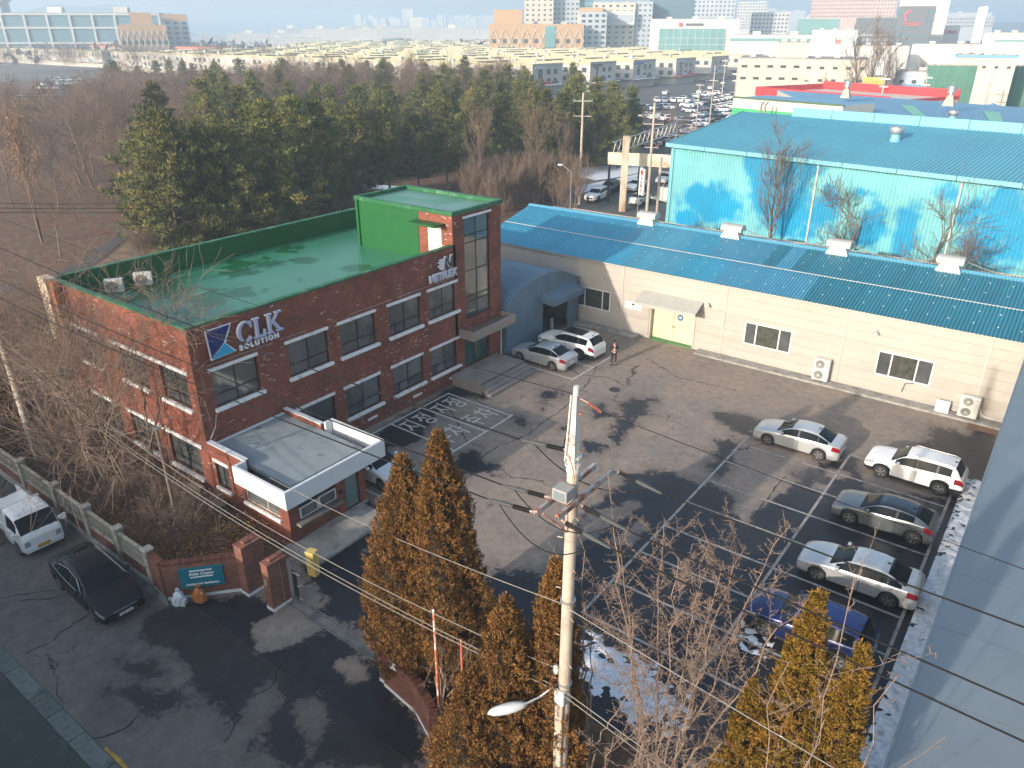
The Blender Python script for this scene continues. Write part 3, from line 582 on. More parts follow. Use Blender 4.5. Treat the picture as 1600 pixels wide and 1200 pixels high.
# ---------------------------------------------------------------- annex with white fascia
AN = empty('gatehouse', (-23.7,15.68,0), 'single storey brick gatehouse with wide white fascia and grey flat roof', 'building')
AX, AY = -23.7, 15.68
def APT(name, b, m, par=None, **k):
    b.v = [(x-AX, y-AY, z) for x, y, z in b.v]; return b.build(name, m, par or AN, **k)
b = MB(); ew = [(16.22,18.3,1.12,2.45),(18.82,19.66,.16,2.5)]; sw = [(-26.75,-24.3,1.22,2.3),(-28.85,-27.85,1.22,2.5)]
wall_face(b,'x',AX,15.68,20.05,.0,2.95,ew,-1,.1); wall_face(b,'y',15.68,-29.18,AX,0,2.95,sw,1,.1); b.add([(AX,20.05,0),(-29.18,20.05,0),(-29.18,20.05,3.0),(AX,20.05,3.0)], [(0,1,2,3)])
b.box(-29.18,-26.35,15.63,15.86,2.95,3.40); b.box(-29.18,-26.35,19.9,20.1,2.7,3.40); APT('wall', b, M_brick)
M_groof = mat('grey_roof_paint', (.235,.27,.29), .6, var=.12, scale=1.2, c2=(.155,.16,.165), thr=(.585,.6)); M_fas = mat('white_fascia', (.58,.61,.64), .45, var=.05, scale=1.5)
b = MB(); b.bbox(-29.17,-23.45,15.86,19.9,2.9,3.16,.03); APT('roof_slab', b, M_groof)
b = MB(); b.box(-26.2,-22.95,15.2,20.45,2.66,2.74); APT('gutter_floor', b, mat('gutter_grey', (.20,.215,.215), .7, var=.3, scale=3, c2=(.11,.11,.10)))
b = MB()
for q in ((-26.35,-22.78,15.02,15.17,2.62,3.48),(-26.35,-22.78,20.47,20.62,2.62,3.479),(-22.93,-22.779,15.17,20.47,2.62,3.481),(-26.35,-26.2,15.17,15.66,2.62,3.482),(-26.35,-26.2,20.08,20.47,2.62,3.482)): b.bbox(*q, .015)
APT('fascia', b, M_fas)
b = MB(); b.bbox(-29.15,-26.36,15.61,15.88,3.4,3.45,.01); b.bbox(-29.15,-26.36,19.87,20.12,3.4,3.45,.01); b.bbox(-29.19,-29.05,15.88,19.87,3.16,3.22,.01); APT('coping', b, M_fas)
w = window(AN,'x',0,-1,16.22-AY,18.3-AY,1.12,2.45,[.5],[.46],M_glass,low=[.5],inset=.07); MB().box(-.05,.0,.58,1.57,1.16,1.7).build('sash', M_white, w)
MB().box(.001,.012,.66,1.5,1.22,1.64).build('pane', M_glassb, w); MB().box(-.05,.0,1.62,2.6,1.16,1.72).build('sash', M_white, w); MB().box(.001,.012,1.7,2.52,1.22,1.66).build('pane', M_glass, w)
MB().bbox(-.03,.34,.3,2.86,.98,1.10,.01).build('counter', M_concd, w)
w = window(AN,'x',0,-1,18.82-AY,19.66-AY,.16,2.5,[],[.02],mat('frosted_glass',(.11,.17,.165),.25,var=.1),name='glass_door',inset=.05); MB().lathe([(.13,0),(.13,.012),(0,.012)],18,(-.035,3.3,2.22),'x').build('sticker', mat('blue_sticker',(.04,.15,.42),.4), w)
for q, wd in enumerate(sw):
    w = window(AN,'y',0,1,wd[0]-AX,wd[1]-AX,wd[2],wd[3],[.62] if q == 0 else [.5],[],M_glassb if q == 0 else M_glass,fm=M_frame if q else mat('beige_frame',(.42,.38,.32),.6),inset=.07); MB().bbox(wd[0]-AX-.08,wd[1]-AX+.08,-.12,.02,wd[2]-.17,wd[2]-.01,.02).build('sill', M_sill, w)
    MB().bbox(wd[0]-AX-.08,wd[1]-AX+.08,-.05,.02,wd[3]+.01,wd[3]+.16,.01).build('lintel', M_sill, w) if q else None
b = MB(); b.bbox(AX+.06,AX+.15,18.42,18.56,1.35,1.5,.01); APT('door_phone', b, M_black)
b = MB(); b.bbox(-23.69,-21.95,15.2,19.75,0,.14,.02,0); b.bbox(-21.95,-21.8,15.0,19.75,0,.15,.015,1); b.bbox(-23.85,-23.69,15.0,20.1,0,.17,.01,1); APT('concrete_apron', b, [mat('apron', (.30,.285,.26), .85, var=.3, scale=1.6, c2=(.20,.18,.16)), M_conc])
# yellow parking box
t = empty('yellow_cabinet', (-21.55,15.05,0), 'tall faded yellow cabinet standing at the corner of the concrete apron', 'cabinet', rz=R(12)); M_yel = mat('faded_yellow', (.60,.42,.12), .5, var=.12, scale=5)
MB().bbox(-.2,.2,-.17,.17,0,1.12,.02).build('body', M_yel, t); MB().bbox(-.17,.17,-.185,-.171,.25,.95,.005).build('door', M_yel, t); MB().bbox(-.215,.215,-.185,.185,1.12,1.2,.02).build('lid', M_yel, t)
MB().tube([(.12,-.19,.95),(.16,-.21,.7),(.0,-.21,.42),(-.12,-.2,.5)], .008, 5).build('cable', M_black, t)
# ---------------------------------------------------------------- cream warehouse with blue ribbed roof
WH = empty('warehouse', (-38.3,47.2,0), 'long low cream panelled warehouse with blue ribbed roof and four ridge vents', 'building')
WX, WY = -38.3, 47.2
def WPT(name, b, m, par=None, **k):
    b.v = [(x-WX, y-WY, z) for x, y, z in b.v]; return b.build(name, m, par or WH, **k)
M_batten = mat('batten', (.42,.39,.36), .6); M_trim = mat('cream_trim', (.43,.40,.36), .5, var=.06)
b = MB(); b.box(-38.3,-22.96,47.26,60.4,0,4.95); b.box(-22.96,-19.44,47.8,60.4,0,4.95); b.box(-19.44,3,47.26,60.4,0,4.95); b.box(-22.96,-19.44,47.26,47.8,3.02,4.95); b.ext([(47.26,4.95),(60.4,4.95),(54,6.6)],'x',-38.28,2.98); WPT('wall', b, M_trim)
bays = [-38.3,-33,-29.2,-25.3,-17.45,-9.7,-2.0,3.0]
for i in range(len(bays)-1):
    for r in range(8):
        z0 = .17 + .605*r; z1 = z0 + .597; segs = [(bays[i]+.06, bays[i+1]-.06)]
        if i == 3 and z0 < 2.9: segs = [(bays[i]+.06, -23.0), (-19.4, bays[i+1]-.06)]
        for a, c in segs: b = MB(); b.bbox(a, c, 47.2+.003*(r % 2), 47.258, z0, z1, .008); WPT('wall_panel', b, M_cream)
    if i: b = MB(); b.bbox(bays[i]-.07, bays[i]+.07, 47.16, 47.25, .16, 5.0, .01); WPT('batten', b, M_batten)
b = MB(); b.bbox(-38.4,3,47.05,47.2,5.0,5.12,.02,0); b.bbox(-38.4,3,46.95,47.06,5.02,5.1,.01,0); WPT('eave_trim', b, M_trim)
BL = [('roof_bright', (.045,.285,.44), None), ('roof_mid', (.075,.29,.42), None), ('roof_light', (.060,.25,.39), None), ('roof_dark', (.028,.175,.25), (.035,.21,.295))]
BLM = [mat(n_, c_, .42, var=.10, scale=.9, c2=d_ or tuple(x*.82 for x in c_), objvar=.07, thr=(.5,.75), aniso=(1,.4,1)) for n_, c_, d_ in BL]
def ribbed(name, w, run, rise, rib=.2, h=.045, m=None, drop=0):
    if m.name+'_valley' not in MATS:      # troughs between the ribs take a darker copy of the sheet colour
        c = m.copy(); MATS[m.name+'_valley'] = c
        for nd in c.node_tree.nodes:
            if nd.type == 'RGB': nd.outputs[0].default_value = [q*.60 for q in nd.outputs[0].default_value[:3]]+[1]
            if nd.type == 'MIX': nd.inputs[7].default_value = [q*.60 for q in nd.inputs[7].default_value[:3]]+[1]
    prof = []; n_ = int(round(w/rib))
    for k in range(n_): x = k*rib; prof += [(x,0),(x+rib*.34,0),(x+rib*.46,h),(x+rib*.88,h)]
    prof.append((w,0)); b = MB(); vs = [(x,0,z) for x, z in prof] + [(x,run,z+rise) for x, z in prof]; K = len(prof)
    [b.add([vs[i],vs[i+1],vs[i+1+K],vs[i+K]], [(0,1,2,3)], 1 if i % 4 == 0 else 0) for i in range(K-1)]; return b.mesh(name, [m, MATS[m.name+'_valley']])
ym = 50.35; zl = lambda y: 5.1 + (y-46.93)/(54-46.93)*1.56
meshes = {}
for part, (ya, yb) in enumerate(((46.93, ym), (ym-.04, 54.0))):
    for q in range(4): meshes[part, q] = ribbed('roof_sheet', 1.0, yb-ya, zl(yb)-zl(ya), m=BLM[q])
for k in range(42):
    x = -38.5+k; r2 = random.Random(k//2)
    for part in (0, 1):
        bx_ = x + (2 if part else 0)*.8
        q = 0 if bx_ < -26 else (1 if bx_ < -21.5 else (0 if bx_ < -19 else (2 if bx_ < -13 else 3)))
        if -15.5 < bx_ < -14.6 and part: q = 3
        link('roof_sheet', meshes[part, q], WH, loc=(x-WX, (46.93 if part == 0 else ym-.04)-WY, zl(46.93)+.0 if part == 0 else zl(ym-.04)+.035))
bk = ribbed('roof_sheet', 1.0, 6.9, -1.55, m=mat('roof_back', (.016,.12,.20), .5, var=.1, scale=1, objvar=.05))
for k in range(42): link('roof_sheet', bk, WH, loc=(-38.5+k-WX, 54.0-WY, 6.66))
b = MB(); b.box(-38.5,3.5,46.99,60.8,5.0,5.03)   # roof underside kept clear of the sheets
b.add([(-38.52,46.95,5.06),(-38.52,60.9,5.06),(-38.52,54,6.72)], [(0,2,1)]); WPT('gable', b, BLM[0])
b = MB(); b.ext([(53.72,6.62),(54,6.74),(54.28,6.62),(54.28,6.67),(54,6.79),(53.72,6.67)],'x',-38.6,3.4); WPT('ridge_cap', b, mat('ridge_blue', (.10,.32,.46), .5, var=.1))
b = MB(); b.bbox(-38.5,3.4,60.85,60.98,5.05,5.2,.02); WPT('far_gutter', b, mat('rust_trim', (.45,.38,.30), .6, var=.3, scale=6))
b = MB()     # scalloped edge of the upper course of sheets
for k in range(210):
    x = -38.5+k*.2; b.add([(x,ym-.10,zl(ym)+.05),(x+.1,ym-.16,zl(ym)+.03),(x+.2,ym-.10,zl(ym)+.05),(x+.2,ym-.03,zl(ym)+.068),(x,ym-.03,zl(ym)+.068)], [(0,1,2,3,4)])
WPT('lap_edge', b, mat('sealant', (.55,.56,.56), .7), kind='stuff')
b = MB()
for x in np.arange(-38,3,1.2):
    for y in (48.0,49.4,51.6,52.9): z = zl(y)+.035+(.03 if y > ym else 0); b.lathe([(.045,0),(.035,.02),(0,.03)], 6, (x+rng.uniform(-.08,.08),y,z))
    for y in (55.5,57,58.6): b.lathe([(.045,0),(0,.03)], 5, (x,y,6.67-(y-54)*.2246+.03))
WPT('roof_screws', b, mat('screw_cap', (.72,.76,.78), .5), kind='stuff')
b = MB()
for k in range(204):
    x = -38.4+k*.2; b.box(x, x+.09, 57.35, 57.41, 5.98, 6.0); 
WPT('back_lap_edge', b, MATS['sealant'], kind='stuff')
M_vent = mat('vent_metal', (.44,.44,.41), .55, metal=.2, var=.15, scale=5)
for i, x in enumerate((-27.05,-20.1,-12.5,-5.7)):
    v_ = empty('ridge_vent', (x-WX, 54-WY, 6.6), parent=WH)
    b = MB(); b.add([(-.8,-.62,-.12),(.8,-.62,-.12),(.8,.62,-.12),(-.8,.62,-.12),(-.42,-.32,.62),(.42,-.32,.62),(.42,.32,.62),(-.42,.32,.62)], [(0,1,5,4),(1,2,6,5),(2,3,7,6),(3,0,4,7)]); b.bbox(-.86,.86,-.68,.68,-.16,-.08,.01); b.build('base', M_vent, v_)
    b = MB(); b.ext([(-.50,.50),(-.52,.66),(-.42,.84),(-.2,.93),(.2,.93),(.42,.84),(.52,.66),(.50,.50)],'x',-.78,.78); b.build('cap', M_vent, v_)
    r_ = random.Random(i); b = MB()
    for k in range(12): a, c = r_.uniform(-.6,.4), r_.uniform(-.2,.15); b.box(a,a+r_.uniform(.08,.3),c,c+.04,.93,.934)
    b.build('rust_streak', M_rust, v_)
def sag(a, c, s, n=12): return [Vector(a).lerp(Vector(c), i/n) - Vector((0,0,4*s*(i/n)*(1-i/n))) for i in range(n+1)]
vx = (-27.05,-20.1,-12.5,-5.7,2.5)
for i in range(1, 4):
    b = MB(); b.tube(sag((vx[i]+.6,54.3,7.3),(vx[i+1]-.6,54.3,7.3),.62), .03, 5); b.build('ridge_cable', M_cablel, label=['','pale cable sagging between second and third roof vents','pale cable sagging between third and fourth roof vents','pale cable sagging from the fourth roof vent off to the right'][i], cat='cable')
for u0, u1, posts in ((-29.1,-26.25,[.22,.76]),(-15.92,-12.78,[.25,.74]),(-7.58,-4.48,[.26,.72])):
    w = window(WH,'y',-.035,1,u0-WX,u1-WX,1.32,2.88,posts,[],[M_glass,mat('stacked_glass',(.055,.06,.05),.1,var=.7,scale=3,spec=.8),M_glass],fm=M_white,inset=0,fw=.08)
    MB().box(u0-WX,u1-WX,.025,.05,1.32,2.88).build('backing', M_black, w)
dw = WPT('door_frame', (lambda b: (b.box(-22.96,-22.86,47.2,47.62,0,3.02), b.box(-19.54,-19.44,47.2,47.62,0,3.02), b.box(-22.86,-19.54,47.2,47.62,2.92,3.02), b)[-1])(MB()), M_trim)
for x0, x1, hx in ((-22.85,-21.22,-21.3),(-21.2,-19.55,-21.1)):
    d_ = MB().bbox(x0-WX,x1-WX,.40,.46,.06,2.9,.01).build('door', M_creaml, WH); MB().box(x0-WX+.03,x1-WX-.03,.39,.401,1.2,1.22).build('rail', M_batten, d_); MB().bbox(hx-WX-.03,hx-WX+.03,.34,.40,1.05,1.25,.01).build('handle', M_steel, d_)
w = MB().box(-22.9-WX,-19.5-WX,-.05,.40,.0,.05).build('threshold', mat('green_threshold', (.06,.22,.08), .6), WH)
st = MB().lathe([(.24,0),(.24,-.01),(0,-.012)], 24, (-20.75-WX,.398,1.95), 'y').build('door_sticker', mat('blue_sticker2',(.05,.13,.28),.5), WH)
link('sticker_mark', text_mesh('AR', .2, .003, M_white, .005), st, loc=(-20.75-WX,.383,1.95), rot=(R(90),0,0))
b = MB(); b.add([(-23.6,46.0,2.95),(-19.0,46.0,2.95),(-19.0,47.16,3.5),(-23.6,47.16,3.5),(-23.6,46.0,3.02),(-19.0,46.0,3.02),(-19.0,47.16,3.57),(-23.6,47.16,3.57)], [(3,2,1,0),(4,5,6,7),(0,1,5,4),(1,2,6,5),(2,3,7,6),(3,0,4,7)]); cn = WPT('door_canopy', b, mat('canopy_sheet',(.36,.355,.33),.5,var=.12,scale=2))
b = MB(); b.box(-23.6-WX,-19.0-WX,-1.24,-1.2,2.80,2.98); b.box(-23.62-WX,-23.58-WX,-1.2,-.02,2.82,3.0); b.build('valance', mat('canopy_edge',(.40,.37,.34),.6), cn)
bd = MB().bbox(-25.0-WX,-23.6-WX,-.05,-.02,1.95,2.5,.01).build('notice_board', M_white, WH)
link('notice_text', text_mesh('주식회사', .13, .003, M_black), bd, loc=(-24.2-WX,-.053,2.08), rot=(R(90),0,0)); MB().box(-24.42-WX,-24.22-WX,-.056,-.051,2.25,2.4).build('notice_mark', M_black, bd)
def lampw(x, z, lab):
    t = empty('wall_lamp', (x,47.2,z), lab, 'lamp'); MB().tube([(0,0,.05),(0,-.14,.05),(0,-.18,-.02)], .03, 6).build('bracket', M_steel, t)
    MB().lathe([(.05,.08),(.11,.0),(.19,-.13),(.17,-.13),(.05,.02)], 16, (0,-.22,0)).build('shade', M_vent, t)
lampw(-18.6,3.55,'round metal floodlight on the wall just right of the cream double door'); lampw(-7.9,4.0,'round metal floodlight high on the wall between the two right windows')
t = empty('security_camera', (-26.9,47.2,3.85), 'small white security camera high on the wall above the left window', 'camera'); MB().box(-.03,.03,-.1,0,-.05,.05).build('bracket', M_black, t); MB().bbox(-.05,.06,-.3,-.08,-.0,.1,.01).build('housing', M_white, t)
ac_unit('air_conditioner', (-10.55,46.85,.16), 0, 'tall two fan air conditioner by the wall between the middle and right windows', .98, .4, 1.45, 2)
t = ac_unit('air_conditioner', (-2.2,46.75,.16), 0, 'two fan air conditioner at the right end of the warehouse wall', 1.0, .4, 1.3, 2); link('badge', text_mesh('Carrier', .09, .002, mat('badge_blue',(.03,.06,.3),.4)), t, loc=(.32,-.21,1.2), rot=(R(90),0,0))
b = MB(); b.tube([(-1.7,46.9,.9),(-1.55,46.85,.5),(-1.3,46.9,.4),(-.7,46.95,.35)], .03, 5); b.build('pipe', M_white, label='white insulated pipe running from the right end air conditioner', cat='pipe')
b = MB(); b.bbox(-.36,.36,-.03,.03,0,.72,.008); b.build('white_board', M_white, loc=(-3.5,46.55,.16), rot=(R(-12),0,R(4)), label='square white board leaning on the kerb beside the end air conditioner', cat='board')
b = MB(); b.tube([(-5.3,47.1,1.3),(-5.75,47.08,1.2),(-5.85,47.1,.6)], .018, 5); b.build('drain_hose', M_black, label='thin dark hose hanging under the right hand warehouse window', cat='hose')
# ---------------------------------------------------------------- fabric shelter between the two buildings
M_fab = mat('blue_tarpaulin', (.085,.145,.21), .55, var=.12, scale=.8, c2=(.07,.115,.16), thr=(.45,.6)); SH = empty('fabric_shelter', (-28.9,38,0), 'blue grey tarpaulin shelter with arched roof between brick tower and warehouse', 'shelter')
prof = [(37.85,3.55),(38.3,4.15),(39.58,4.64),(41.32,4.93),(43.0,4.95),(44.42,4.70),(45.75,4.15),(46.5,3.7),(47.15,3.6)]
def SPT(n_, b, m, par=None, sm=False): b.v = [(x+28.9,y-38,z) for x,y,z in b.v]; return b.build(n_, m, par or SH, smooth=sm)
b = MB(); K = len(prof); xs = np.linspace(-28.9,-41,7)
b.add([(x,y,z-(.05 if i % 2 else 0)) for i, x in enumerate(xs) for y, z in prof], [(i*K+j,i*K+j+1,(i+1)*K+j+1,(i+1)*K+j) for i in range(6) for j in range(K-1)]); b.add([(-28.9,37.85,0),(-41,37.85,0),(-41,37.85,3.55),(-28.9,37.85,3.55)], [(0,1,2,3)]); SPT('roof_sheet', b, M_fab, sm=True)
b = MB(); top = [p for p in prof if p[0] <= 42.05] + [(42.05,4.94)]; b.add([(-28.88,y,z) for y, z in [(37.85,0),(42.05,0)] + top[::-1]], [tuple(range(2+len(top)))])
r_ = [p for p in prof if 42.05 < p[0] < 45.45]; b.add([(-28.88,42.05,2.95),(-28.88,45.4,2.95),(-28.88,45.4,4.3)]+[(-28.88,y,z) for y, z in r_[::-1]]+[(-28.88,42.05,4.94)], [tuple(range(4+len(r_)))])
b.add([(-28.88,45.4,0),(-28.88,46.75,0),(-28.88,46.75,3.66),(-28.88,45.75,4.15),(-28.88,45.4,4.3)], [(0,1,2,3,4)]); SPT('front_sheet', b, M_fab)
b = MB(); b.tube([(-28.86,y,z) for y, z in prof], .035, 6); b.tube([(-28.86,42.05,0),(-28.86,42.05,2.95)], .035, 6); SPT('edge_tube', b, mat('tarp_edge',(.12,.17,.22),.5))
b = MB(); b.add([(-28.86,41.85,3.62),(-28.86,46.1,3.62),(-27.95,46.2,3.08),(-27.95,42.2,3.12),(-28.86,41.85,3.0),(-28.86,46.1,3.0),(-27.95,46.2,2.72),(-27.95,42.2,2.74)], [(0,3,2,1),(3,7,6,2),(0,4,7,3),(1,2,6,5)]); SPT('awning', b, M_fab)
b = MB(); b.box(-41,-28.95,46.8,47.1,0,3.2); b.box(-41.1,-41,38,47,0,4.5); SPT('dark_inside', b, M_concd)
b = MB(); b.lathe([(.12,0),(.15,.3),(.1,.6),(.13,.9),(0,.95)], 10, (-29.6,44.4,0)); b.build('wrapped_roll', mat('grey_wrap',(.4,.4,.39),.7), label='pale bundle standing in the dark opening of the tarpaulin shelter', cat='bundle')
# ---------------------------------------------------------------- tall turquoise warehouse
A0 = Vector((-31.5,66.4,0)); th = math.atan2(-4.1, 28); TL = empty('turquoise_warehouse', A0, 'tall turquoise ribbed metal warehouse with blue roof and dark blue smudges on the wall', 'building', rz=th)
M_teal = bpy.data.materials.new('turquoise_cladding'); M_teal.use_nodes = True; n = M_teal.node_tree; N = n.nodes; L = n.links; bs = N['Principled BSDF']; bs.inputs['Roughness'].default_value = .5
at = N.new('ShaderNodeAttribute'); at.attribute_name = 'smudge'; gg = N.new('ShaderNodeNewGeometry'); ns = N.new('ShaderNodeTexNoise'); ns.inputs['Scale'].default_value = .9; ns.inputs['Detail'].default_value = 8; L.new(gg.outputs['Position'], ns.inputs[0])
ad = N.new('ShaderNodeMath'); ad.operation = 'MULTIPLY_ADD'; L.new(ns.outputs[0], ad.inputs[0]); ad.inputs[1].default_value = 1.1; L.new(at.outputs['Fac'], ad.inputs[2])
mr_ = N.new('ShaderNodeMapRange'); mr_.inputs[1].default_value = .80; mr_.inputs[2].default_value = 1.12; L.new(ad.outputs[0], mr_.inputs[0])
mx = N.new('ShaderNodeMix'); mx.data_type = 'RGBA'; L.new(mr_.outputs[0], mx.inputs[0]); mx.inputs[6].default_value = col(.135,.42,.47); mx.inputs[7].default_value = col(.0,.24,.45)
ns2 = N.new('ShaderNodeTexNoise'); ns2.inputs['Scale'].default_value = .25; L.new(gg.outputs['Position'], ns2.inputs[0]); m2 = N.new('ShaderNodeMapRange'); m2.inputs[1].default_value = .4; m2.inputs[2].default_value = .65; m2.inputs[3].default_value = .88; m2.inputs[4].default_value = 1.1; L.new(ns2.outputs[0], m2.inputs[0])
hv = N.new('ShaderNodeHueSaturation'); L.new(mx.outputs[2], hv.inputs['Color'])
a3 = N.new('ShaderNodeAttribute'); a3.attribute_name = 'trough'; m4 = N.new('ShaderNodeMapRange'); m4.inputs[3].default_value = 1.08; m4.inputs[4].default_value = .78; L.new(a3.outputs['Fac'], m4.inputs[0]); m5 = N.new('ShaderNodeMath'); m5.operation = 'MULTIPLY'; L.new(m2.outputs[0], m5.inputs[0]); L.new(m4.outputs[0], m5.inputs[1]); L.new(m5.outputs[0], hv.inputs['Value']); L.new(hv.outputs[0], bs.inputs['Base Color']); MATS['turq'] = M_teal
LEN = 37.0; rib = .28; xs = []; 
for k in range(int(LEN/rib)): x = k*rib; xs += [(x,0),(x+rib*.45,0),(x+rib*.6,-.035),(x+rib*.85,-.035)]
zs = np.linspace(0,11.0,34); vs = [(x,y,z) for z in zs for x, y in xs]; K = len(xs); b = MB(); b.add(vs, [(i*K+j,i*K+j+1,(i+1)*K+j+1,(i+1)*K+j) for i in range(len(zs)-1) for j in range(K-1)]); wl = b.build('wall', M_teal, TL)
def wpos(u, v):      # surveyed mark on the wall, in the wall's own coordinates
    d = _ray(u, v); nn = Vector((-math.sin(th), math.cos(th), 0)); t = (A0 - Vector((0,0,CAMZ))).dot(nn)/d.dot(nn); p = Vector((0,0,CAMZ))+d*t - A0; return p.x*math.cos(th)+p.y*math.sin(th), p.z
SM = [(1190,262,1.6,1.9,1),(1215,305,2.6,3.0,.8),(1255,262,1.6,1.2,.9),(1235,335,2.8,2.2,.85),(1110,318,3.0,1.6,1),(1075,345,1.4,1.4,1),(1290,325,1.0,2.2,.8),(1365,350,1.3,1.8,.8),(1350,300,1.6,.4,.5),(1355,365,1.2,1.0,.9),(1417,345,1.0,1.6,.8),(1475,300,1.8,.8,.5),(1412,378,.9,1.4,.8),(1520,330,1.2,1.5,.6),(1560,340,1.3,2.6,.9),(1540,390,2.0,1.0,.9),(1590,360,1.0,3.0,.8)]
sm = np.zeros(len(vs)); va = np.array(vs)
for u, v, rx, rz_, a in SM: cx, cz = wpos(u, v); sm = np.maximum(sm, a*np.exp(-(((va[:,0]-cx)/rx)**2+((va[:,2]-cz)/rz_)**2)*.8))
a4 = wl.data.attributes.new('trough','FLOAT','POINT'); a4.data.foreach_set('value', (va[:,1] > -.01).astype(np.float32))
at_ = wl.data.attributes.new('smudge','FLOAT','POINT'); at_.data.foreach_set('value', sm.astype(np.float32))
b = MB(); b.add([(0,.02,0),(0,24,0),(0,24,11),(0,12.5,12.8),(0,.02,11)], [(0,4,3,2,1)]); b.add([(LEN,.02,0),(LEN,24,0),(LEN,24,11),(LEN,12.5,12.8),(LEN,.02,11)], [(0,1,2,3,4)]); b.add([(0,24,0),(LEN,24,0),(LEN,24,11),(0,24,11)], [(0,1,2,3)]); b.build('end_wall', mat('turq_plain',(.09,.37,.42),.5,var=.08), TL)
MT = mat('turq_roof', (.085,.32,.43), .45, var=.08, scale=.5, objvar=.04, c2=(.075,.29,.40), thr=(.45,.6), aniso=(1,.3,1)); rs = ribbed('roof_sheet', 1.2, 13.0, 1.85, .3, .045, MT); rb = ribbed('roof_sheet', 1.2, 12.0, -1.75, .3, .045, MT)
for k in range(31): link('roof_sheet', rs, TL, loc=(-.2+1.2*k,-.45,11.12)); link('roof_sheet', rb, TL, loc=(-.2+1.2*k,12.55,12.97))
MTt = mat('turq_trim', (.14,.36,.43), .5, var=.1, scale=2, c2=(.12,.35,.46))
for k in range(9): x = -.25+k*4.1; MB().bbox(x, x+4.06, -.62,-.42, 10.82, 11.16, .015).build('gutter', MTt, TL)
MB().bbox(-.25,36.8,-.42,-.02,10.85,10.95,.01).build('eave_soffit', MTt, TL)
MB().ext([(-.5,10.85),(12.55,12.7),(24.4,10.85),(24.4,11.2),(12.55,13.06),(-.5,11.2)],'x',-.28,-.2).build('verge', MTt, TL)
MTf = mat('flashing', (.12,.35,.50), .45, var=.06, objvar=.05)
for k in range(8): x = 5.2+k*3.9; MB().bbox(x, x+3.86, 12.3,12.42, 12.75, 13.75, .015).build('ridge_board', MTf, TL)
for u, v in ((1282,248),(1508,272),(1055,228)):
    x, z = wpos(u, v); b = MB(); b.tube([(x,-.12,10.8),(x,-.12,.1)], .07, 8); b.build('downpipe', mat('pale_pipe',(.62,.58,.54),.5,var=.2,scale=3,c2=(.4,.3,.25)) if u > 1100 else MTt, TL)
def turbine(par, loc, s=1.):
    t = empty('turbine_vent', loc, parent=par); MB().lathe([(.34*s,0),(.30*s,.35*s),(.26*s,.5*s)], 14).build('base', MTt, t)
    b = MB(); b.lathe([(.28*s,.5*s),(.42*s,.62*s),(.46*s,.78*s),(.40*s,.94*s),(.2*s,1.02*s),(0,1.04*s)], 20); b.build('turbine', M_steel, t)
turbine(TL, (17.0,7.0,12.1), 1.25)
# ---------------------------------------------------------------- industrial buildings beyond it
def slab_building(name, p0, p1, depth, ztop, m, label, cat='building', roof=None, parapet=None, zb=0):
    """a block whose front runs from p0 to p1 (plan) and which reaches back by depth"""
    p0, p1 = Vector((p0[0],p0[1],0)), Vector((p1[0],p1[1],0)); d = p1-p0; a = math.atan2(d.y, d.x); t = empty(name, (p0.x,p0.y,0), label, cat, rz=a); w = d.length
    MB().box(0,w,0,depth,zb,ztop).build('wall', m, t)
    MB().box(.15,w-.15,.15,depth-.15,ztop-.3,ztop+.02 if not parapet else ztop-.2).build('roof', roof or M_conc, t)
    if parapet:
        b = MB(); h = .5; b.box(-.05,w+.05,-.05,.12,ztop-.1,ztop+h); b.box(-.05,w+.05,depth-.12,depth+.05,ztop-.1,ztop+h); b.box(-.05,.12,.12,depth-.12,ztop-.1,ztop+h); b.box(w-.12,w+.05,.12,depth-.12,ztop-.1,ztop+h); b.build('parapet', parapet, t)
    return t, w
M_wband = mat('white_band', (.52,.50,.45), .6, var=.06, scale=.5); M_grn = mat('green_cladding', (.045,.33,.14), .5, var=.08, scale=.8)
pa, pb = far(1147,112,146), far(1319,103,158)
t, w = slab_building('green_warehouse', pa, pb, 7, 12.3, M_wband, 'green clad shed with cream band along its top behind the turquoise roof', roof=mat('blue_roof_plain',(.12,.27,.42),.5,var=.06))
for k in range(22): MB().bbox(0,w,-.09+.02*(k % 2),-.0,.1+.5*k,.1+.5*(k+1)-.01,.02).build('cladding_strip', M_grn, t)
MB().bbox(-.1,w+.1,-.14,.1,12.3,12.5,.02).build('top_trim', mat('dark_trim',(.06,.12,.07),.6), t)
for dx in (.415,.452): b = MB(); b.tube([(w*dx,-2.9,9.0),(w*dx,-2.9,12.0),(w*dx,-2.4,12.3)], .12, 8); b.build('flue', M_cablel, t)
M_b2 = mat('sky_blue_roof', (.13,.29,.45), .5, var=.06, scale=.3, objvar=.03); q = [far(1215,150,141), far(1640,136,171), far(1640,86,222), far(1318,94,190)]
t = empty('blue_roofed_shed', (q[3].x,q[3].y,0), 'long shed with pale blue ribbed roof and green skylight strips', 'building')
o_ = t.location; b = MB(); nrib = 130
for k in range(nrib):
    f0, f1, f2 = k/nrib, (k+.6)/nrib, (k+1)/nrib; P_ = lambda f, e: (q[3].lerp(q[2], f) - o_, q[0].lerp(q[1], f) - o_)
    l0, h0 = P_(f0,0); l1, h1 = P_(f1,0); l2, h2 = P_(f2,0); up = Vector((0,0,.06)); b.add([l0,l1,h1,h0,l1+up,l2+up,h2+up,h1+up], [(0,1,2,3),(4,5,6,7),(1,4,7,2)])
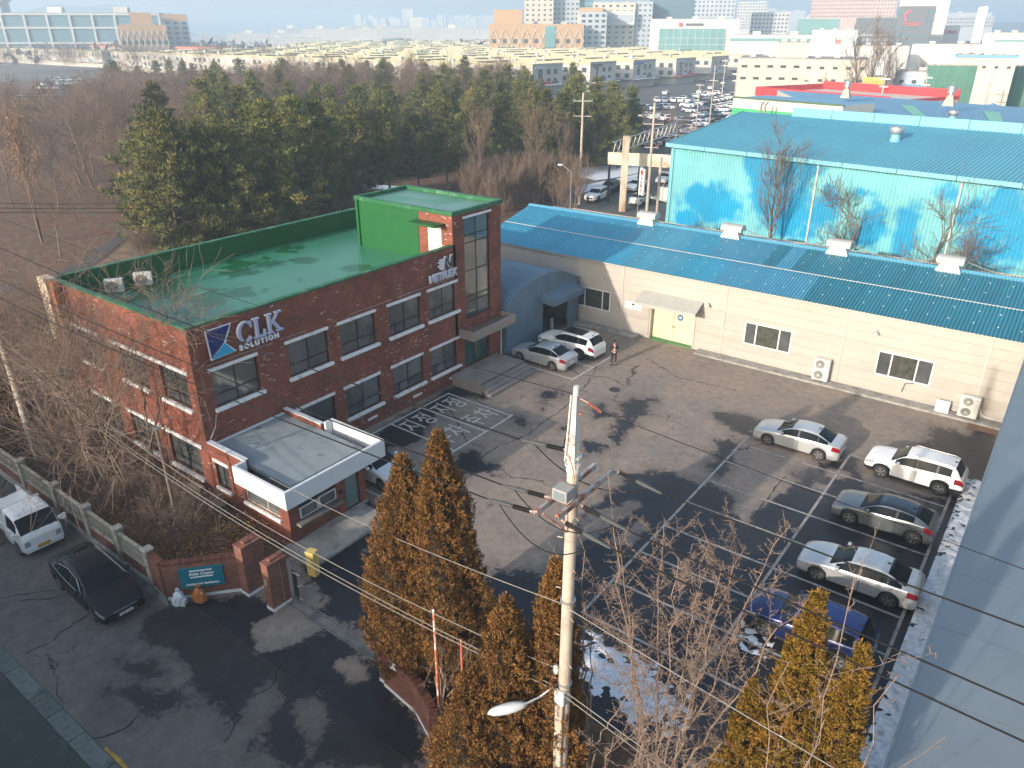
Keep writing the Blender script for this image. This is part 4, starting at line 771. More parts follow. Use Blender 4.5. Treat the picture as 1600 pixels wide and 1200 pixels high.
b.build('roof', M_b2, t); b = MB(); b.add([q[3]-o_, q[2]-o_, (q[2].x-o_.x,q[2].y-o_.y,0), (q[3].x-o_.x,q[3].y-o_.y,0)], [(0,1,2,3)]); b.add([q[3]-o_, q[0]-o_, (q[0].x-o_.x,q[0].y-o_.y,0), (q[3].x-o_.x,q[3].y-o_.y,0)], [(0,1,2,3)]); b.build('wall', M_wband, t)
for f in (.18,.47,.78):
    l, h = q[3].lerp(q[2], f)-o_, q[0].lerp(q[1], f)-o_; l2, h2 = q[3].lerp(q[2], f+.055)-o_, q[0].lerp(q[1], f+.055)-o_; e = Vector((0,0,.12)); b = MB(); b.add([l.lerp(h,.3)+e, l2.lerp(h2,.3)+e, l2.lerp(h2,.68)+e, l.lerp(h,.68)+e], [(0,1,2,3)]); b.build('skylight', mat('green_skylight',(.16,.42,.28),.5), t)
for u, v, dd, s in ((1322,148,128,.8),(1483,160,118,.85)):
    p = far(u, dd, v); v_ = empty('steel_flue', p-o_, parent=t); MB().add([(-.8*s,-.8*s,-.4),(.8*s,-.8*s,-.4),(.8*s,.8*s,-.4),(-.8*s,.8*s,-.4),(-.35*s,-.35*s,1*s),(.35*s,-.35*s,1*s),(.35*s,.35*s,1*s),(-.35*s,.35*s,1*s)], [(0,1,5,4),(1,2,6,5),(2,3,7,6),(3,0,4,7)]).build('base', mat('flue_base',(.5,.38,.26),.6), v_); MB().lathe([(.35*s,1*s),(.35*s,1.3*s),(.6*s,1.35*s),(.62*s,2.3*s),(.2*s,2.5*s),(0,2.7*s)], 14).build('drum', M_steel, v_)
turbine(t, far(1487,92,190)-o_, 1.1)
pa, pb = far(1180,185,160), far(1390,165,162); MR = mat('red_parapet', (.42,.035,.04), .6, var=.12, scale=.4)
t, w = slab_building('red_edged_building', pa, pb, 22, 8.2, M_wband, 'low flat building with bright red parapet beyond the green clad shed', parapet=MR)
MB().box(-.1,w+.1,-.2,-.06,7.6,9.4).build('red_fascia', MR, t); MB().box(-.2,-.06,-.2,22,7.6,9.4).build('red_fascia', MR, t); MB().box(-.1,w+.1,21.9,22.1,7.6,9.9).build('red_fascia', MR, t)
# ---------------------------------------------------------------- neighbouring roof at the right, wall and building across the street
M_nr = mat('grey_blue_roof', (.150,.185,.215), .5, var=.08, scale=.25, c2=(.175,.205,.23), thr=(.4,.7))
NB = empty('neighbour_building', (-.2,6,0), 'low building with smooth grey blue sheet roof filling the right edge', 'building')
b = MB()
for k in range(14): y = k*3.0; b.add([(-.08,y+.01,4.6),(26,y+.01,6.9),(26,y+2.99,6.9),(-.08,y+2.99,4.6),(-.08,y+.01,4.66),(26,y+.01,6.96),(26,y+2.99,6.96),(-.08,y+2.99,4.66)], [(3,2,1,0),(4,5,6,7),(0,1,5,4),(1,2,6,5),(2,3,7,6),(3,0,4,7)])
b.build('roof', M_nr, NB); MB().box(.05,26,0,40.3,0,4.58).build('wall', M_conc, NB); MB().bbox(-.16,-.08,0,42,4.45,4.66,.01).build('edge_trim', M_nr, NB)
NB['label'] = 'low building with smooth grey blue sheet roof filling the right edge'
t, w = slab_building('street_building', (-75,-9), (-13,-9), 9.6, 4.75, mat('render', (.42,.40,.37), .8, var=.1), 'low rendered building across the street from the brick wall', parapet=M_conc)
# ---------------------------------------------------------------- cars
def pchip(pts):
    x = np.array([p[0] for p in pts], float); y = np.array([p[1] for p in pts], float); h = np.diff(x); d = np.diff(y)/h; m = np.zeros(len(x)); m[0], m[-1] = d[0], d[-1]
    for i in range(1, len(x)-1): m[i] = 0 if d[i-1]*d[i] <= 0 else 2*d[i-1]*d[i]/(d[i-1]+d[i])
    def f(t):
        i = int(np.clip(np.searchsorted(x, t)-1, 0, len(h)-1)); u = (min(max(t, x[0]), x[-1])-x[i])/h[i]
        return float((1+2*u)*(1-u)**2*y[i]+u*(1-u)**2*h[i]*m[i]+u*u*(3-2*u)*y[i+1]+u*u*(u-1)*h[i]*m[i+1])
    return f
M_cglass = mat('car_glass', (.006,.010,.014), .05, spec=.15, var=.2); M_tyre = mat('tyre', (.02,.02,.02), .8); M_rim = mat('alloy_rim', (.32,.32,.33), .35, metal=.8)
M_head = mat('headlamp', (.30,.32,.34), .1, spec=1, var=.3, scale=20); M_tail = mat('tail_lamp', (.20,.006,.012), .15, spec=.5); M_plate = mat('number_plate', (.72,.72,.70), .5); M_trimb = mat('black_trim', (.02,.02,.022), .45)
def paint(name, c, metal=.0, rough=.32): return mat(name, c, rough, metal=metal, var=.03, scale=3, coat=.35)
P_silver = paint('silver_paint', (.48,.50,.52), .45, .34); P_white = paint('white_car_paint', (.76,.76,.75)); P_grey = paint('grey_car_paint', (.17,.19,.20), .6, .32); P_blk = mat('black_car_paint', (.006,.008,.010), .22, spec=.3, var=.03)
P_blue = paint('blue_car_paint', (.006,.016,.090), .35, .25); P_dark = paint('dark_car_paint', (.022,.028,.036), .3, .3); P_black_roof = paint('black_roof_paint', (.010,.014,.024), .1, .2)
def wheel_mesh(r, w, spokes=5, lo=False):
    t = MB(); t.lathe([(r*.62,-w/2),(r*.93,-w/2),(r,-w/2+.03),(r,w/2-.03),(r*.93,w/2),(r*.62,w/2)], 12 if lo else 24, axis='y'); tm = t.mesh('tyre', M_tyre, False)
    q = MB(); 
    for s in (-1, 1):
        q.lathe([(r*.64,s*(w/2-.01)),(r*.60,s*(w/2-.012)),(r*.58,s*(w/2-.05)),(0,s*(w/2-.05))], 12 if lo else 20, axis='y', m=1)
        q.lathe([(r*.66,s*(w/2-.005)),(r*.66,s*(w/2+.004)),(r*.6,s*(w/2+.004)),(r*.6,s*(w/2-.01))], 12 if lo else 24, axis='y')
        if not lo:
            for k in range(spokes):
                a = 2*math.pi*k/spokes; ca, sa = math.cos(a), math.sin(a); pw = r*.10; y0, y1 = sorted((s*(w/2-.03), s*(w/2+.002)))
                P_ = lambda rr, ww, y: (ca*rr - sa*ww, y, sa*rr + ca*ww)
                vs = [P_(.04*r,-pw*.8,y0),P_(.62*r,-pw*1.5,y0),P_(.62*r,pw*1.5,y0),P_(.04*r,pw*.8,y0),P_(.04*r,-pw*.8,y1),P_(.62*r,-pw*1.5,y1),P_(.62*r,pw*1.5,y1),P_(.04*r,pw*.8,y1)]
                q.add(vs, [(3,2,1,0),(4,5,6,7),(0,1,5,4),(1,2,6,5),(2,3,7,6),(3,0,4,7)])
    return tm, q.mesh('rim', [M_rim, M_trimb])
WM = {}
def wheelset(r, w, lo=False):
    if (r, w, lo) not in WM: WM[r, w, lo] = wheel_mesh(r, w, 5, lo)
    return WM[r, w, lo]
SPECS = {
 'sedan': dict(L=4.57, W=1.80, top=[(0,.60),(.05,.70),(.35,.82),(1.2,.98),(2.0,1.35),(2.45,1.43),(2.95,1.44),(3.35,1.385),(4.05,1.12),(4.42,1.07),(4.53,.99),(4.57,.85)], belt=[(0,.57),(.05,.62),(.35,.74),(1.2,.90),(2.4,.94),(3.6,1.0),(4.2,1.03),(4.52,.95),(4.57,.80)],
               cowl=1.2, r0=2.0, r1=3.35, deck=4.05, win=(1.5,3.92), pil=[2.42,3.42], doors=[1.35,2.45,3.45], wh=(.88,3.58), r=.325, rw=.60, bot=.20),
 'suv': dict(L=4.45, W=1.82, top=[(0,.72),(.05,.86),(.3,.98),(1.15,1.10),(1.8,1.50),(2.3,1.60),(3.2,1.62),(3.95,1.56),(4.25,1.18),(4.38,1.05),(4.45,.85)], belt=[(0,.70),(.05,.78),(.3,.90),(1.15,1.00),(2.4,1.05),(3.6,1.12),(4.2,1.13),(4.4,1.0),(4.45,.80)],
               cowl=1.15, r0=1.8, r1=3.95, deck=4.27, win=(1.4,3.85), pil=[2.35,3.25], doors=[1.25,2.38,3.35], wh=(.86,3.50), r=.35, rw=.63, bot=.27, cladd=True),
 'big_suv': dict(L=4.78, W=1.88, top=[(0,.74),(.05,.90),(.3,1.02),(1.25,1.12),(1.95,1.54),(2.5,1.66),(3.5,1.66),(4.25,1.60),(4.60,1.22),(4.72,1.05),(4.78,.85)], belt=[(0,.72),(.05,.80),(.3,.92),(1.25,1.02),(2.4,1.07),(3.8,1.14),(4.5,1.15),(4.72,1.0),(4.78,.80)],
               cowl=1.25, r0=1.95, r1=4.25, deck=4.62, win=(1.5,4.2), pil=[2.5,3.5], doors=[1.35,2.55,3.6], wh=(.90,3.68), r=.37, rw=.66, bot=.28, cladd=True),
 'hatch': dict(L=4.24, W=1.80, top=[(0,.58),(.05,.68),(.35,.82),(1.15,.97),(1.9,1.32),(2.3,1.395),(2.8,1.40),(3.35,1.33),(3.95,1.10),(4.12,1.0),(4.24,.8)], belt=[(0,.56),(.05,.62),(.35,.76),(1.15,.90),(2.4,.96),(3.3,1.06),(3.9,1.06),(4.2,.9),(4.24,.75)],
               cowl=1.15, r0=1.9, r1=3.35, deck=4.0, win=(1.4,3.4), pil=[2.7], doors=[1.3,2.72], wh=(.86,3.51), r=.335, rw=.60, bot=.20),
 'cab': dict(L=1.75, W=1.70, top=[(0,.95),(.03,1.05),(.12,1.22),(.55,1.80),(.85,1.93),(1.4,1.95),(1.70,1.92),(1.75,1.85)], belt=[(0,.90),(.03,.98),(.12,1.10),(.4,1.15),(1.2,1.16),(1.75,1.16)],
               cowl=.12, r0=.55, r1=1.68, deck=1.75, win=(.42,1.35), pil=[], doors=[.35,1.4], wh=(.72,9), r=.33, rw=.70, bot=.32),
}
CARN = {}
def make_car(kind, p, label, loc, rz, name='car', roofm=None, lo=False, group=None, extras=()):
    s = SPECS[kind]; L_, W_ = s['L'], s['W']/2; top, belt = pchip(s['top']), pchip(s['belt']); c0, r0, r1, dk = s['cowl'], s['r0'], s['r1'], s['deck']
    key = (kind, p.name, roofm.name if roofm else '', lo)
    if key in CARN:
        return tree_copy(CARN[key], Vector(loc), rz, label, group)
    root = empty(name, (0,0,0), label, 'truck' if kind == 'cab' else 'car', group)
    fr = .30 if L_ > 2 else .08
    plan = pchip([(0,W_*.74),(.04*1,W_*.84),(fr,W_*.955),(.9,W_),(L_*.7,W_),(L_-.35,W_*.96),(L_-.05,W_*.86),(L_,W_*.76)]) if L_ > 2 else pchip([(0,W_*.93),(.1,W_*.98),(.5,W_),(L_,W_)])
    rwf = pchip([(0,W_*.66),(c0*.4,W_*.80),(c0,W_*.80),(r0,s['rw']),(min(r1,L_-.1),s['rw']*.98),(dk,W_*(.72 if dk < L_-.3 else .70)),(L_+.01,W_*.62)]) if L_ > 2 else pchip([(0,W_*.9),(c0,W_*.88),(r0,s['rw']*1.02),(L_,s['rw'])])
    dw = [d+e for d in s['doors'] for e in (-.012,.012)]; pw = [d+e for d in s['pil'] for e in (-.045,.045)]
    st = {0,.02,.05,.12,.22,.35,.5,c0,r0,r1,dk,L_,L_-.02,L_-.06,L_-.15,L_-.28,L_-.42,*s['win'],*dw,*pw}
    if not lo: st |= {round(q,3) for q in np.linspace(.5,L_-.4,22)}
    for wx in s['wh']:
        if wx < L_: st |= {wx+(s['r']+.06)*q for q in (-1,-.94,-.8,-.6,-.3,0,.3,.6,.8,.94,1)}
    st = sorted(q for q in st if 0 <= q <= L_); st = [q for i, q in enumerate(st) if i == 0 or q-st[i-1] > .008]
    K = 13; rows = []
    for q in st:
        w, zb, zt, zbel = plan(q), s['bot'], top(q), min(belt(q), top(q)-.02); fo = min(q, L_-q)
        zb += max(0, .12-fo)*.8
        for wx in s['wh']:
            dx = abs(q-wx); ra = s['r']+.06
            if dx < ra: zb = max(zb, s['r']+math.sqrt(ra*ra-dx*dx)*.98)
        hh = zbel-zb; rw = min(rwf(q), w*.94); A = (w*.955, zbel+.005); B = (rw, zt-.035 if zt-.035 > zbel+.01 else zbel+.01)
        lp = lambda t: (A[0]+(B[0]-A[0])*t+.03*math.sin(math.pi*t)*(1 if B[1]-A[1] > .2 else 0), A[1]+(B[1]-A[1])*t)
        rows.append([(w*.90,zb),(w*.985,zb+hh*.10),(w*1.0,zb+hh*.38),(w*.985,zb+hh*.66),(w*.992,zb+hh*.82),(w*.975,zbel-.02*(hh>.1)),A,lp(.07),lp(.86),B,(rw*.86,zt-.008),(rw*.45,zt+.002),(0,zt+.006)])
    X = lambda q: L_/2-q
    def grid(sel, m, name, parent, smooth=True, push=0.):
        b = MB(); vid = {}
        def V(i, j, sd):
            k_ = (i, j, sd if j < K-1 else 1)
            if k_ not in vid: y, z = rows[i][j]; vid[k_] = len(b.v); b.v.append((X(st[i]), sd*(y+push), z+push*.5))
            return vid[k_]
        for i in range(len(st)-1):
            for j in range(K-1):
                for sd in (1,-1):
                    if not sel(i, j, sd, (st[i]+st[i+1])/2): continue
                    a, c, d_, e_ = V(i,j,sd), V(i+1,j,sd), V(i+1,j+1,sd), V(i,j+1,sd); b.f.append((a,e_,d_,c) if sd > 0 else (a,c,d_,e_)); b.m.append(0)
        return (b.build(name, m, parent, smooth=smooth) if b.f else None), b
    def cls(i, j, q):
        if j >= 9 and c0+.03 < q < r0: return 'ws'
        if j >= 9 and r1 < q < dk-.02: return 'rg'
        if j >= 9 and r0 < q < r1: return 'roof'
        if j == 7 and s['win'][0] < q < s['win'][1]:
            for d in s['pil']:
                if abs(q-d) < .045: return 'pil'
            return 'sw'
        if j in (3,4,5) and L_ > 2 and (.05 if j < 5 else .12) < q < (.50 if j < 5 else .42): return 'hl' if j in (3,4) else 'b'
        if j in (3,4) and L_ > 2 and L_-.42 < q < L_-.02: return 'tl'
        if 1 <= j <= 5 and s['doors'][0] < q < s['doors'][-1]:
            for d in s['doors']:
                if abs(q-d) < .0125: return 'gap'
            if not any(abs(q-wx) < s['r']+.05 for wx in s['wh']): return 'door'
        if j <= 1 and s.get('cladd'): return 'cl'
        return 'b'
    CL = {}
    def C(i, j, q): 
        if (i, j) not in CL: CL[i, j] = cls(i, j, q)
        return CL[i, j]
    body, bb = grid(lambda i,j,sd,q: C(i,j,q) in ('b',) or (C(i,j,q) == 'roof' and roofm is None), p, 'body', root)
    for e in (0, len(st)-1):      # nose and tail faces
        fb = MB(); pts = [(X(st[e]),-y,z) for y, z in rows[e]] + [(X(st[e]),y,z) for y, z in rows[e][-2::-1]]; fb.add(pts, [tuple(range(len(pts)))]); fb.build('bumper', p if not s.get('cladd') else p, root)
    if roofm: grid(lambda i,j,sd,q: C(i,j,q) == 'roof', roofm, 'roof_panel', root)
    grid(lambda i,j,sd,q: C(i,j,q) == 'ws', M_cglass, 'windscreen', root); grid(lambda i,j,sd,q: C(i,j,q) == 'rg', M_cglass, 'rear_window', root)
    for sd_ in (1,-1):
        segs = [s['win'][0]] + s['pil'] + [s['win'][1]]
        for a, c in zip(segs, segs[1:]): grid(lambda i,j,sd,q: sd == sd_ and C(i,j,q) == 'sw' and a < q < c, M_cglass, 'side_window', root)
        for a, c in zip(s['doors'], s['doors'][1:]): 
            dr_, _ = grid(lambda i,j,sd,q: sd == sd_ and C(i,j,q) == 'door' and a < q < c, p, 'door', root)
            if dr_ and not lo: zz = belt(c-.25)-.10; yy = plan(c-.25)*.99*sd_; MB().bbox(X(c-.12), X(c-.30), yy-.015, yy+.02, zz, zz+.035, .008).build('handle', p, dr_)
        grid(lambda i,j,sd,q: sd == sd_ and C(i,j,q) == 'hl', M_head, 'headlight', root); grid(lambda i,j,sd,q: sd == sd_ and C(i,j,q) == 'tl', M_tail, 'tail_light', root)
        if not lo:
            mq = c0+.42 if L_ > 2 else .30; zz = belt(mq)+.10; mb = MB(); y0 = plan(mq)*.97; ya, yb = sorted((sd_*y0, sd_*(y0+.20))); mb.bbox(X(mq+.06), X(mq-.09), ya, yb, zz-.06, zz+.08, .03); mb.build('mirror', p, root)
    grid(lambda i,j,sd,q: C(i,j,q) in ('pil','gap'), M_trimb, 'pillar_trim', root)
    if s.get('cladd'): grid(lambda i,j,sd,q: C(i,j,q) == 'cl', M_trimb, 'lower_cladding', root)
    u = MB(); u.box(X(L_-.22), X(.18), -(W_-.27), W_-.27, .17, .62); 
    if L_ > 2: u.box(X(s['wh'][1]-s['r']-.08), X(s['wh'][0]+s['r']+.08), -(W_-.05), W_-.05, .19, .50)
    u.box(X(r1-.1), X(r0+.1), -(s['rw']-.12), s['rw']-.12, .5, top(r0+.3)-.12); u.build('underbody', M_trimb, root)
    tm, rm = wheelset(s['r'], .22, lo)
    for wx in s['wh']:
        if wx > L_: continue
        for sd in (1,-1): wo = link('wheel', tm, root, loc=(X(wx), sd*(W_-.13), s['r'])); link('rim', rm, wo)
    if L_ > 2:
        b = MB(); b.bbox(X(-.012), X(.03), -.42,.42,.34,.44,.01); b.bbox(X(-.012), X(.03), -.40,.40,.50,top(0)-.03,.01); b.build('grille', M_trimb, root)
        MB().box(X(-.02), X(.0), -.26,.26,.36,.47).build('number_plate', M_plate, root); MB().box(X(L_), X(L_+.015), -.26,.26,.60 if s['bot'] < .25 else .74,.71 if s['bot'] < .25 else .85).build('number_plate', M_plate, root)
        b = MB(); b.bbox(X(L_+.008), X(L_-.03), -.55,.55,.27,.42,.01); b.build('rear_valance', M_trimb, root)
    if s.get('cladd') and not lo:
        for sd in (1,-1): MB().tube([(X(r0+.15),sd*(s['rw']-.05),top(r0+.15)+.01),(X(r0+.3),sd*(s['rw']-.06),top(r0+.3)+.045),(X(r1-.2),sd*(s['rw']-.06),top(r1-.2)+.045),(X(r1),sd*(s['rw']-.05),top(r1)+.0)], .018, 6).build('roof_rail', M_steel if p is not P_blue else M_trimb, root)
    if not lo and L_ > 2: MB().bbox(X(r1-.02), X(r1-.16), -.025,.025, top(r1-.1), top(r1-.1)+.06,.012).build('aerial', M_trimb, root)
    root.location = loc; root.rotation_euler = (0,0,rz); CARN[key] = root; KIDS.pop(root.name, None); return root
c = make_car('sedan', P_silver, 'silver saloon parked alone in the left bay row, nearest the warehouse', (-8.97,37.75,0), math.pi)
make_car('sedan', P_silver, 'silver saloon in the right bay row between the grey hatchback and the blue car', (-3.42,28.0,0), math.pi+R(1))
make_car('sedan', P_silver, 'silver saloon parked beside the entrance steps in front of the tarpaulin shelter', (-26.55,38.95,0), math.pi-R(1))
make_car('suv', P_white, 'white compact suv with dark wheel arches, top car of the right bay row', (-3.28,37.9,0), math.pi-R(1))
SPECS['suv']['top'] = SPECS['suv']['top']
make_car('hatch', P_grey, 'grey hatchback with glossy black roof in the right bay row', (-3.58,32.9,0), math.pi, roofm=P_black_roof)
make_car('suv', P_blue, 'dark blue estate car half hidden behind the olive conifers', (-4.05,23.6,0), math.pi, roofm=paint('blue_roof', (.008,.030,.145), .3, .3))
o = make_car('big_suv', P_white, 'large white suv with black glass roof parked by the tarpaulin shelter', (-26.05,41.6,0), math.pi-R(2), roofm=None)
MB().bbox(-1.2,.35,-.52,.52,1.66,1.685,.01).build('glass_roof', M_cglass, o)
make_car('sedan', P_white, 'white saloon half hidden behind the gatehouse, nose towards the yard', (-25.3,22.0,0), 0)
o = make_car('sedan', P_blk, 'black saloon with chrome window line parked on the street by the fence', (-27.55,9.12,0), R(-2)); o.scale = (1.06,1.01,1.0)
MB().box(2.29,2.305,-.45,.45,.60,.64).build('chrome_strip', M_steel, o); link('plate_text', text_mesh('서울 4578', .1, .002, M_black), o, loc=(2.308,0,.415), rot=(R(90),0,R(90)))
for sd in (1,-1): MB().tube([(2.285-1.5,sd*.855,.93),(2.285-2.0,sd*.70,1.30),(2.285-2.7,sd*.665,1.39),(2.285-3.4,sd*.70,1.30),(2.285-3.9,sd*.82,1.06),(2.285-3.0,sd*.87,.97),(2.285-1.5,sd*.875,.91)], .012, 5).build('window_strip', M_steel, o)
# small white truck
t = make_car('cab', P_white, 'small white truck with dark windscreen and orange plate at the left edge', (-32.75,9.1,0), R(-1), name='truck')
SP = MB(); SP.bbox(.86,.90,-.75,.75,.34,.60,.02); SP.build('front_bumper', P_white, t); MB().box(.90,.915,-.28,.22,.44,.60).build('number_plate', mat('orange_plate',(.55,.27,.03),.5), t)
for sd in (1,-1):
    b = MB(); b.bbox(.80,.885,sd*.62-.13,sd*.62+.13,.62,.92,.03); b.build('headlight', M_head, t)
    b = MB(); b.tube([(.70,sd*.84,1.15),(.78,sd*1.0,1.3)], .012, 5); b.bbox(.74,.82,sd*1.02-.08,sd*1.02+.08,1.18,1.48,.02); b.build('side_mirror', P_white, t)
for k in range(5): MB().box(-.75,.30,-.5+k*.25-.04,-.5+k*.25+.04,1.945,1.965).build('roof_rib', P_white, t)
b = MB(); b.tube([(.78,-.1,1.2),(.62,.55,1.38)], .01, 4); b.tube([(.78,.5,1.2),(.66,-.02,1.33)], .01, 4); b.build('wiper', M_trimb, t)
b = MB(); b.box(-3.8,-.9,-.82,.82,.72,.82); b.box(-3.8,-.9,.80,.85,.82,1.2); b.box(-3.8,-.9,-.85,-.80,.82,1.2); b.box(-.95,-.9,-.8,.8,.82,1.9); b.build('cargo_bed', P_white, t)
tm, rm = wheelset(.33,.22); [link('rim', rm, link('wheel', tm, t, loc=(-2.9,sd*.72,.33))) for sd in (1,-1)]
# cars on the road beyond and in the far car parks: simpler copies
lows = [make_car(k_, p_, 'x', (0,0,-50), 0, lo=True) for k_, p_ in (('big_suv',P_white),('suv',P_dark),('sedan',P_white),('sedan',P_silver),('sedan',P_dark),('suv',P_silver),('suv',P_white),('hatch',P_grey),('big_suv',P_dark),('hatch',P_blue))]
ra = R(97)
for k_, x, y, a, lab in ((0,-51.9,88.0,ra+math.pi,'white suv with roof rails, nearest car on the road past the brush'),(1,-53.2,93.6,ra+math.pi,'dark suv parked on the road behind the white suv'),(2,-51.2,97.6,ra+math.pi,'white saloon on the road just right of the concrete column'),(3,-50.6,105.5,ra+math.pi,'silver saloon farther along the road, behind the hanging sign'),(2,-46.2,89.5,ra,'white car half hidden behind the blue ridge, below the hanging sign'),(6,-50.3,112.5,ra+math.pi,'white car at the far end of the kerbside row')):
    tree_copy(lows[k_], Vector((x,y,0)), a, lab)
cr_ = random.Random(5); nfar = 0
def lot(p0, p1, nrow, ncol, face, lab, group, skip=.15):
    global nfar
    for i in range(nrow):
        for j in range(ncol):
            if cr_.random() < skip: continue
            q = Vector(p0) + (Vector(p1)-Vector(p0))*((j+.5)/ncol); d = (Vector(p1)-Vector(p0)).normalized(); nn = Vector((-d.y,d.x,0)); q = q+nn*i*face
            pick = cr_.choice([0,2,2,3,3,4,6,5,7,8,9,2,4]); tree_copy(lows[pick], Vector((q.x+cr_.uniform(-.2,.2),q.y+cr_.uniform(-.4,.4),0)), math.atan2(nn.y,nn.x)+(0 if cr_.random() < .6 else math.pi), lab, group); nfar += 1
g1 = 'cars in the car park before the market'
lb = 'car in the packed rows before the white market blocks'
for (u0,v0),(u1,v1),n_ in (((1070,168),(1165,150),15),((1075,177),(1175,160),16),((1085,184),(1150,180),7),((1060,192),(1140,188),9),((1010,183),(1050,190),6),((1040,200),(1100,196),7),((1015,214),(1075,205),7),((1120,205),(1150,190),4),((1020,160),(1090,160),6),((1150,150),(1120,158),3),((1010,230),(1050,222),4),((1000,172),(1050,170),6),((1060,158),(1120,148),7),((1125,175),(1165,168),5),((1050,222),(1085,214),3)):
    a, c_ = G(u0,v0), G(u1,v1); lot(a, c_, 1, n_, 6, lb, g1, .08)
for (u,v,k_) in ((1130,132,3),(1127,140,4),(1110,140,0),(1093,146,2),(1112,148,5),(1143,152,6),(1040,148,0),(1115,126,3),(1135,122,6),(1122,118,2),(1105,128,4)):
    tree_copy(lows[k_], G(u,v), R(105), 'car driving on the street towards the market', 'cars on the market street')
g2 = 'cars in the far left car park'
for (u0,v0),(u1,v1),n_ in (((72,128),(128,126),9),((66,134),(122,132),10),((60,140),(112,139),9),((30,152),(95,151),12),((25,158),(85,158),11),((40,164),(75,165),6)):
    lot(G(u0,v0), G(u1,v1), 1, n_, 6, 'car in the hazy car park beside the green driving range net', g2, .1)
for l_ in lows:
    for c_ in list(l_.children):
        for d_ in list(c_.children): bpy.data.objects.remove(d_)
        bpy.data.objects.remove(c_)
    bpy.data.objects.remove(l_)
# ---------------------------------------------------------------- person in the yard
def skin(name, chain, edges, radii, m, parent=None, sub=2):
    me = bpy.data.meshes.new(name); me.from_pydata(chain, edges, []); o = bpy.data.objects.new(name, me); S.collection.objects.link(o)
    sk = o.modifiers.new('skin', 'SKIN'); sk.use_smooth_shade = True
    for v_, r_ in zip(me.skin_vertices[0].data, radii): v_.radius = (r_, r_) if not hasattr(r_, '__len__') else r_
    me.skin_vertices[0].data[0].use_root = True; sb = o.modifiers.new('sub', 'SUBSURF'); sb.levels = sub; sb.render_levels = sub
    bpy.context.view_layer.update(); me2 = bpy.data.meshes.new_from_object(o.evaluated_get(bpy.context.evaluated_depsgraph_get())); bpy.data.objects.remove(o); me2.name = name; me2.materials.clear(); me2.materials.append(m)
    for p_ in me2.polygons: p_.use_smooth = True
    o = link(name, me2, parent); return o
M_skin = mat('skin', (.48,.27,.19), .6, var=.05); M_coat = mat('black_coat', (.018,.018,.024), .8, var=.2); M_trou = mat('dark_trousers', (.035,.022,.030), .8, var=.2)
pe = empty('person', (-22.55,41.45,0), 'person in dark jacket and red white scarf standing by the white suv holding a phone', 'person', rz=R(-140))
# one body: pelvis 0, chest, neck, head, arms bent with hands meeting in front, legs
V_ = [(0,0,.93),(0,0,1.15),(0,.0,1.38),(0,.0,1.49),(0,.03,1.56),(0,.035,1.64),(0,.02,1.73), (-.10,0,.88),(-.12,.01,.50),(-.15,-.02,.10),(-.17,.12,.045), (.10,0,.88),(.13,.02,.50),(.16,0,.10),(.18,.14,.045), (-.19,0,1.40),(-.25,-.02,1.14),(-.10,.24,1.17),(-.05,.30,1.20), (.19,0,1.40),(.25,-.02,1.14),(.10,.24,1.19),(.04,.31,1.22)]
E_p = [(0,1),(1,2),(2,3),(3,4),(4,5),(5,6),(0,7),(7,8),(8,9),(9,10),(0,11),(11,12),(12,13),(13,14),(2,15),(15,16),(16,17),(17,18),(2,19),(19,20),(20,21),(21,22)]
R_p = [(.15,.11),(.14,.10),(.15,.10),.05,.055,.085,.06, .09,.062,.042,.035, .09,.062,.042,.035, .062,.045,.034,.026, .062,.045,.034,.026]
skin('body', V_, E_p, R_p, M_skin, pe)
skin('jacket', [(0,0,.90),(0,0,1.12),(0,0,1.36),(0,0,1.46),(-.19,0,1.40),(-.25,-.02,1.14),(-.12,.21,1.17),(.19,0,1.40),(.25,-.02,1.14),(.12,.21,1.19)], [(0,1),(1,2),(2,3),(2,4),(4,5),(5,6),(2,7),(7,8),(8,9)], [(.185,.135),(.175,.13),(.18,.125),.075,.085,.066,.05,.085,.066,.05], M_coat, pe)
skin('trousers', [(0,0,.92),(-.10,0,.84),(-.12,.01,.50),(-.15,-.02,.12),(.10,0,.84),(.13,.02,.50),(.16,0,.12)], [(0,1),(1,2),(2,3),(0,4),(4,5),(5,6)], [(.15,.12),.115,.082,.065,.115,.082,.065], M_trou, pe)
M_shoe = M_trimb
for sd in (-1,1): MB().bbox(sd*.165-.05,sd*.165+.05,-.08+.02,.20,.0,.10,.03).build('shoe', M_shoe, pe)
hb = MB(); hb.lathe([(.0,1.80),(.06,1.79),(.098,1.74),(.105,1.68),(.10,1.63),(.085,1.62)], 14, (0,.012,0)); hb.build('hair', mat('black_hair',(.012,.010,.010),.6), pe, smooth=True)
for z_, m_ in ((1.50,'a'),(1.46,'b'),(1.42,'a')): MB().lathe([(.085,z_-.02),(.11,z_),(.085,z_+.02)], 14, (0,.02,0)).build('scarf', mat('scarf_red',(.42,.05,.05),.9) if m_ == 'a' else mat('scarf_white',(.65,.60,.56),.9), pe)
for k in range(7): MB().bbox(-.05+.01*(k % 2),.06,.135+.006*k if k < 3 else .16,.165 if k < 3 else .185,1.36-.075*k,1.36-.075*k+.065,.01).build('scarf', MATS['scarf_red'] if k % 2 else MATS['scarf_white'], pe)
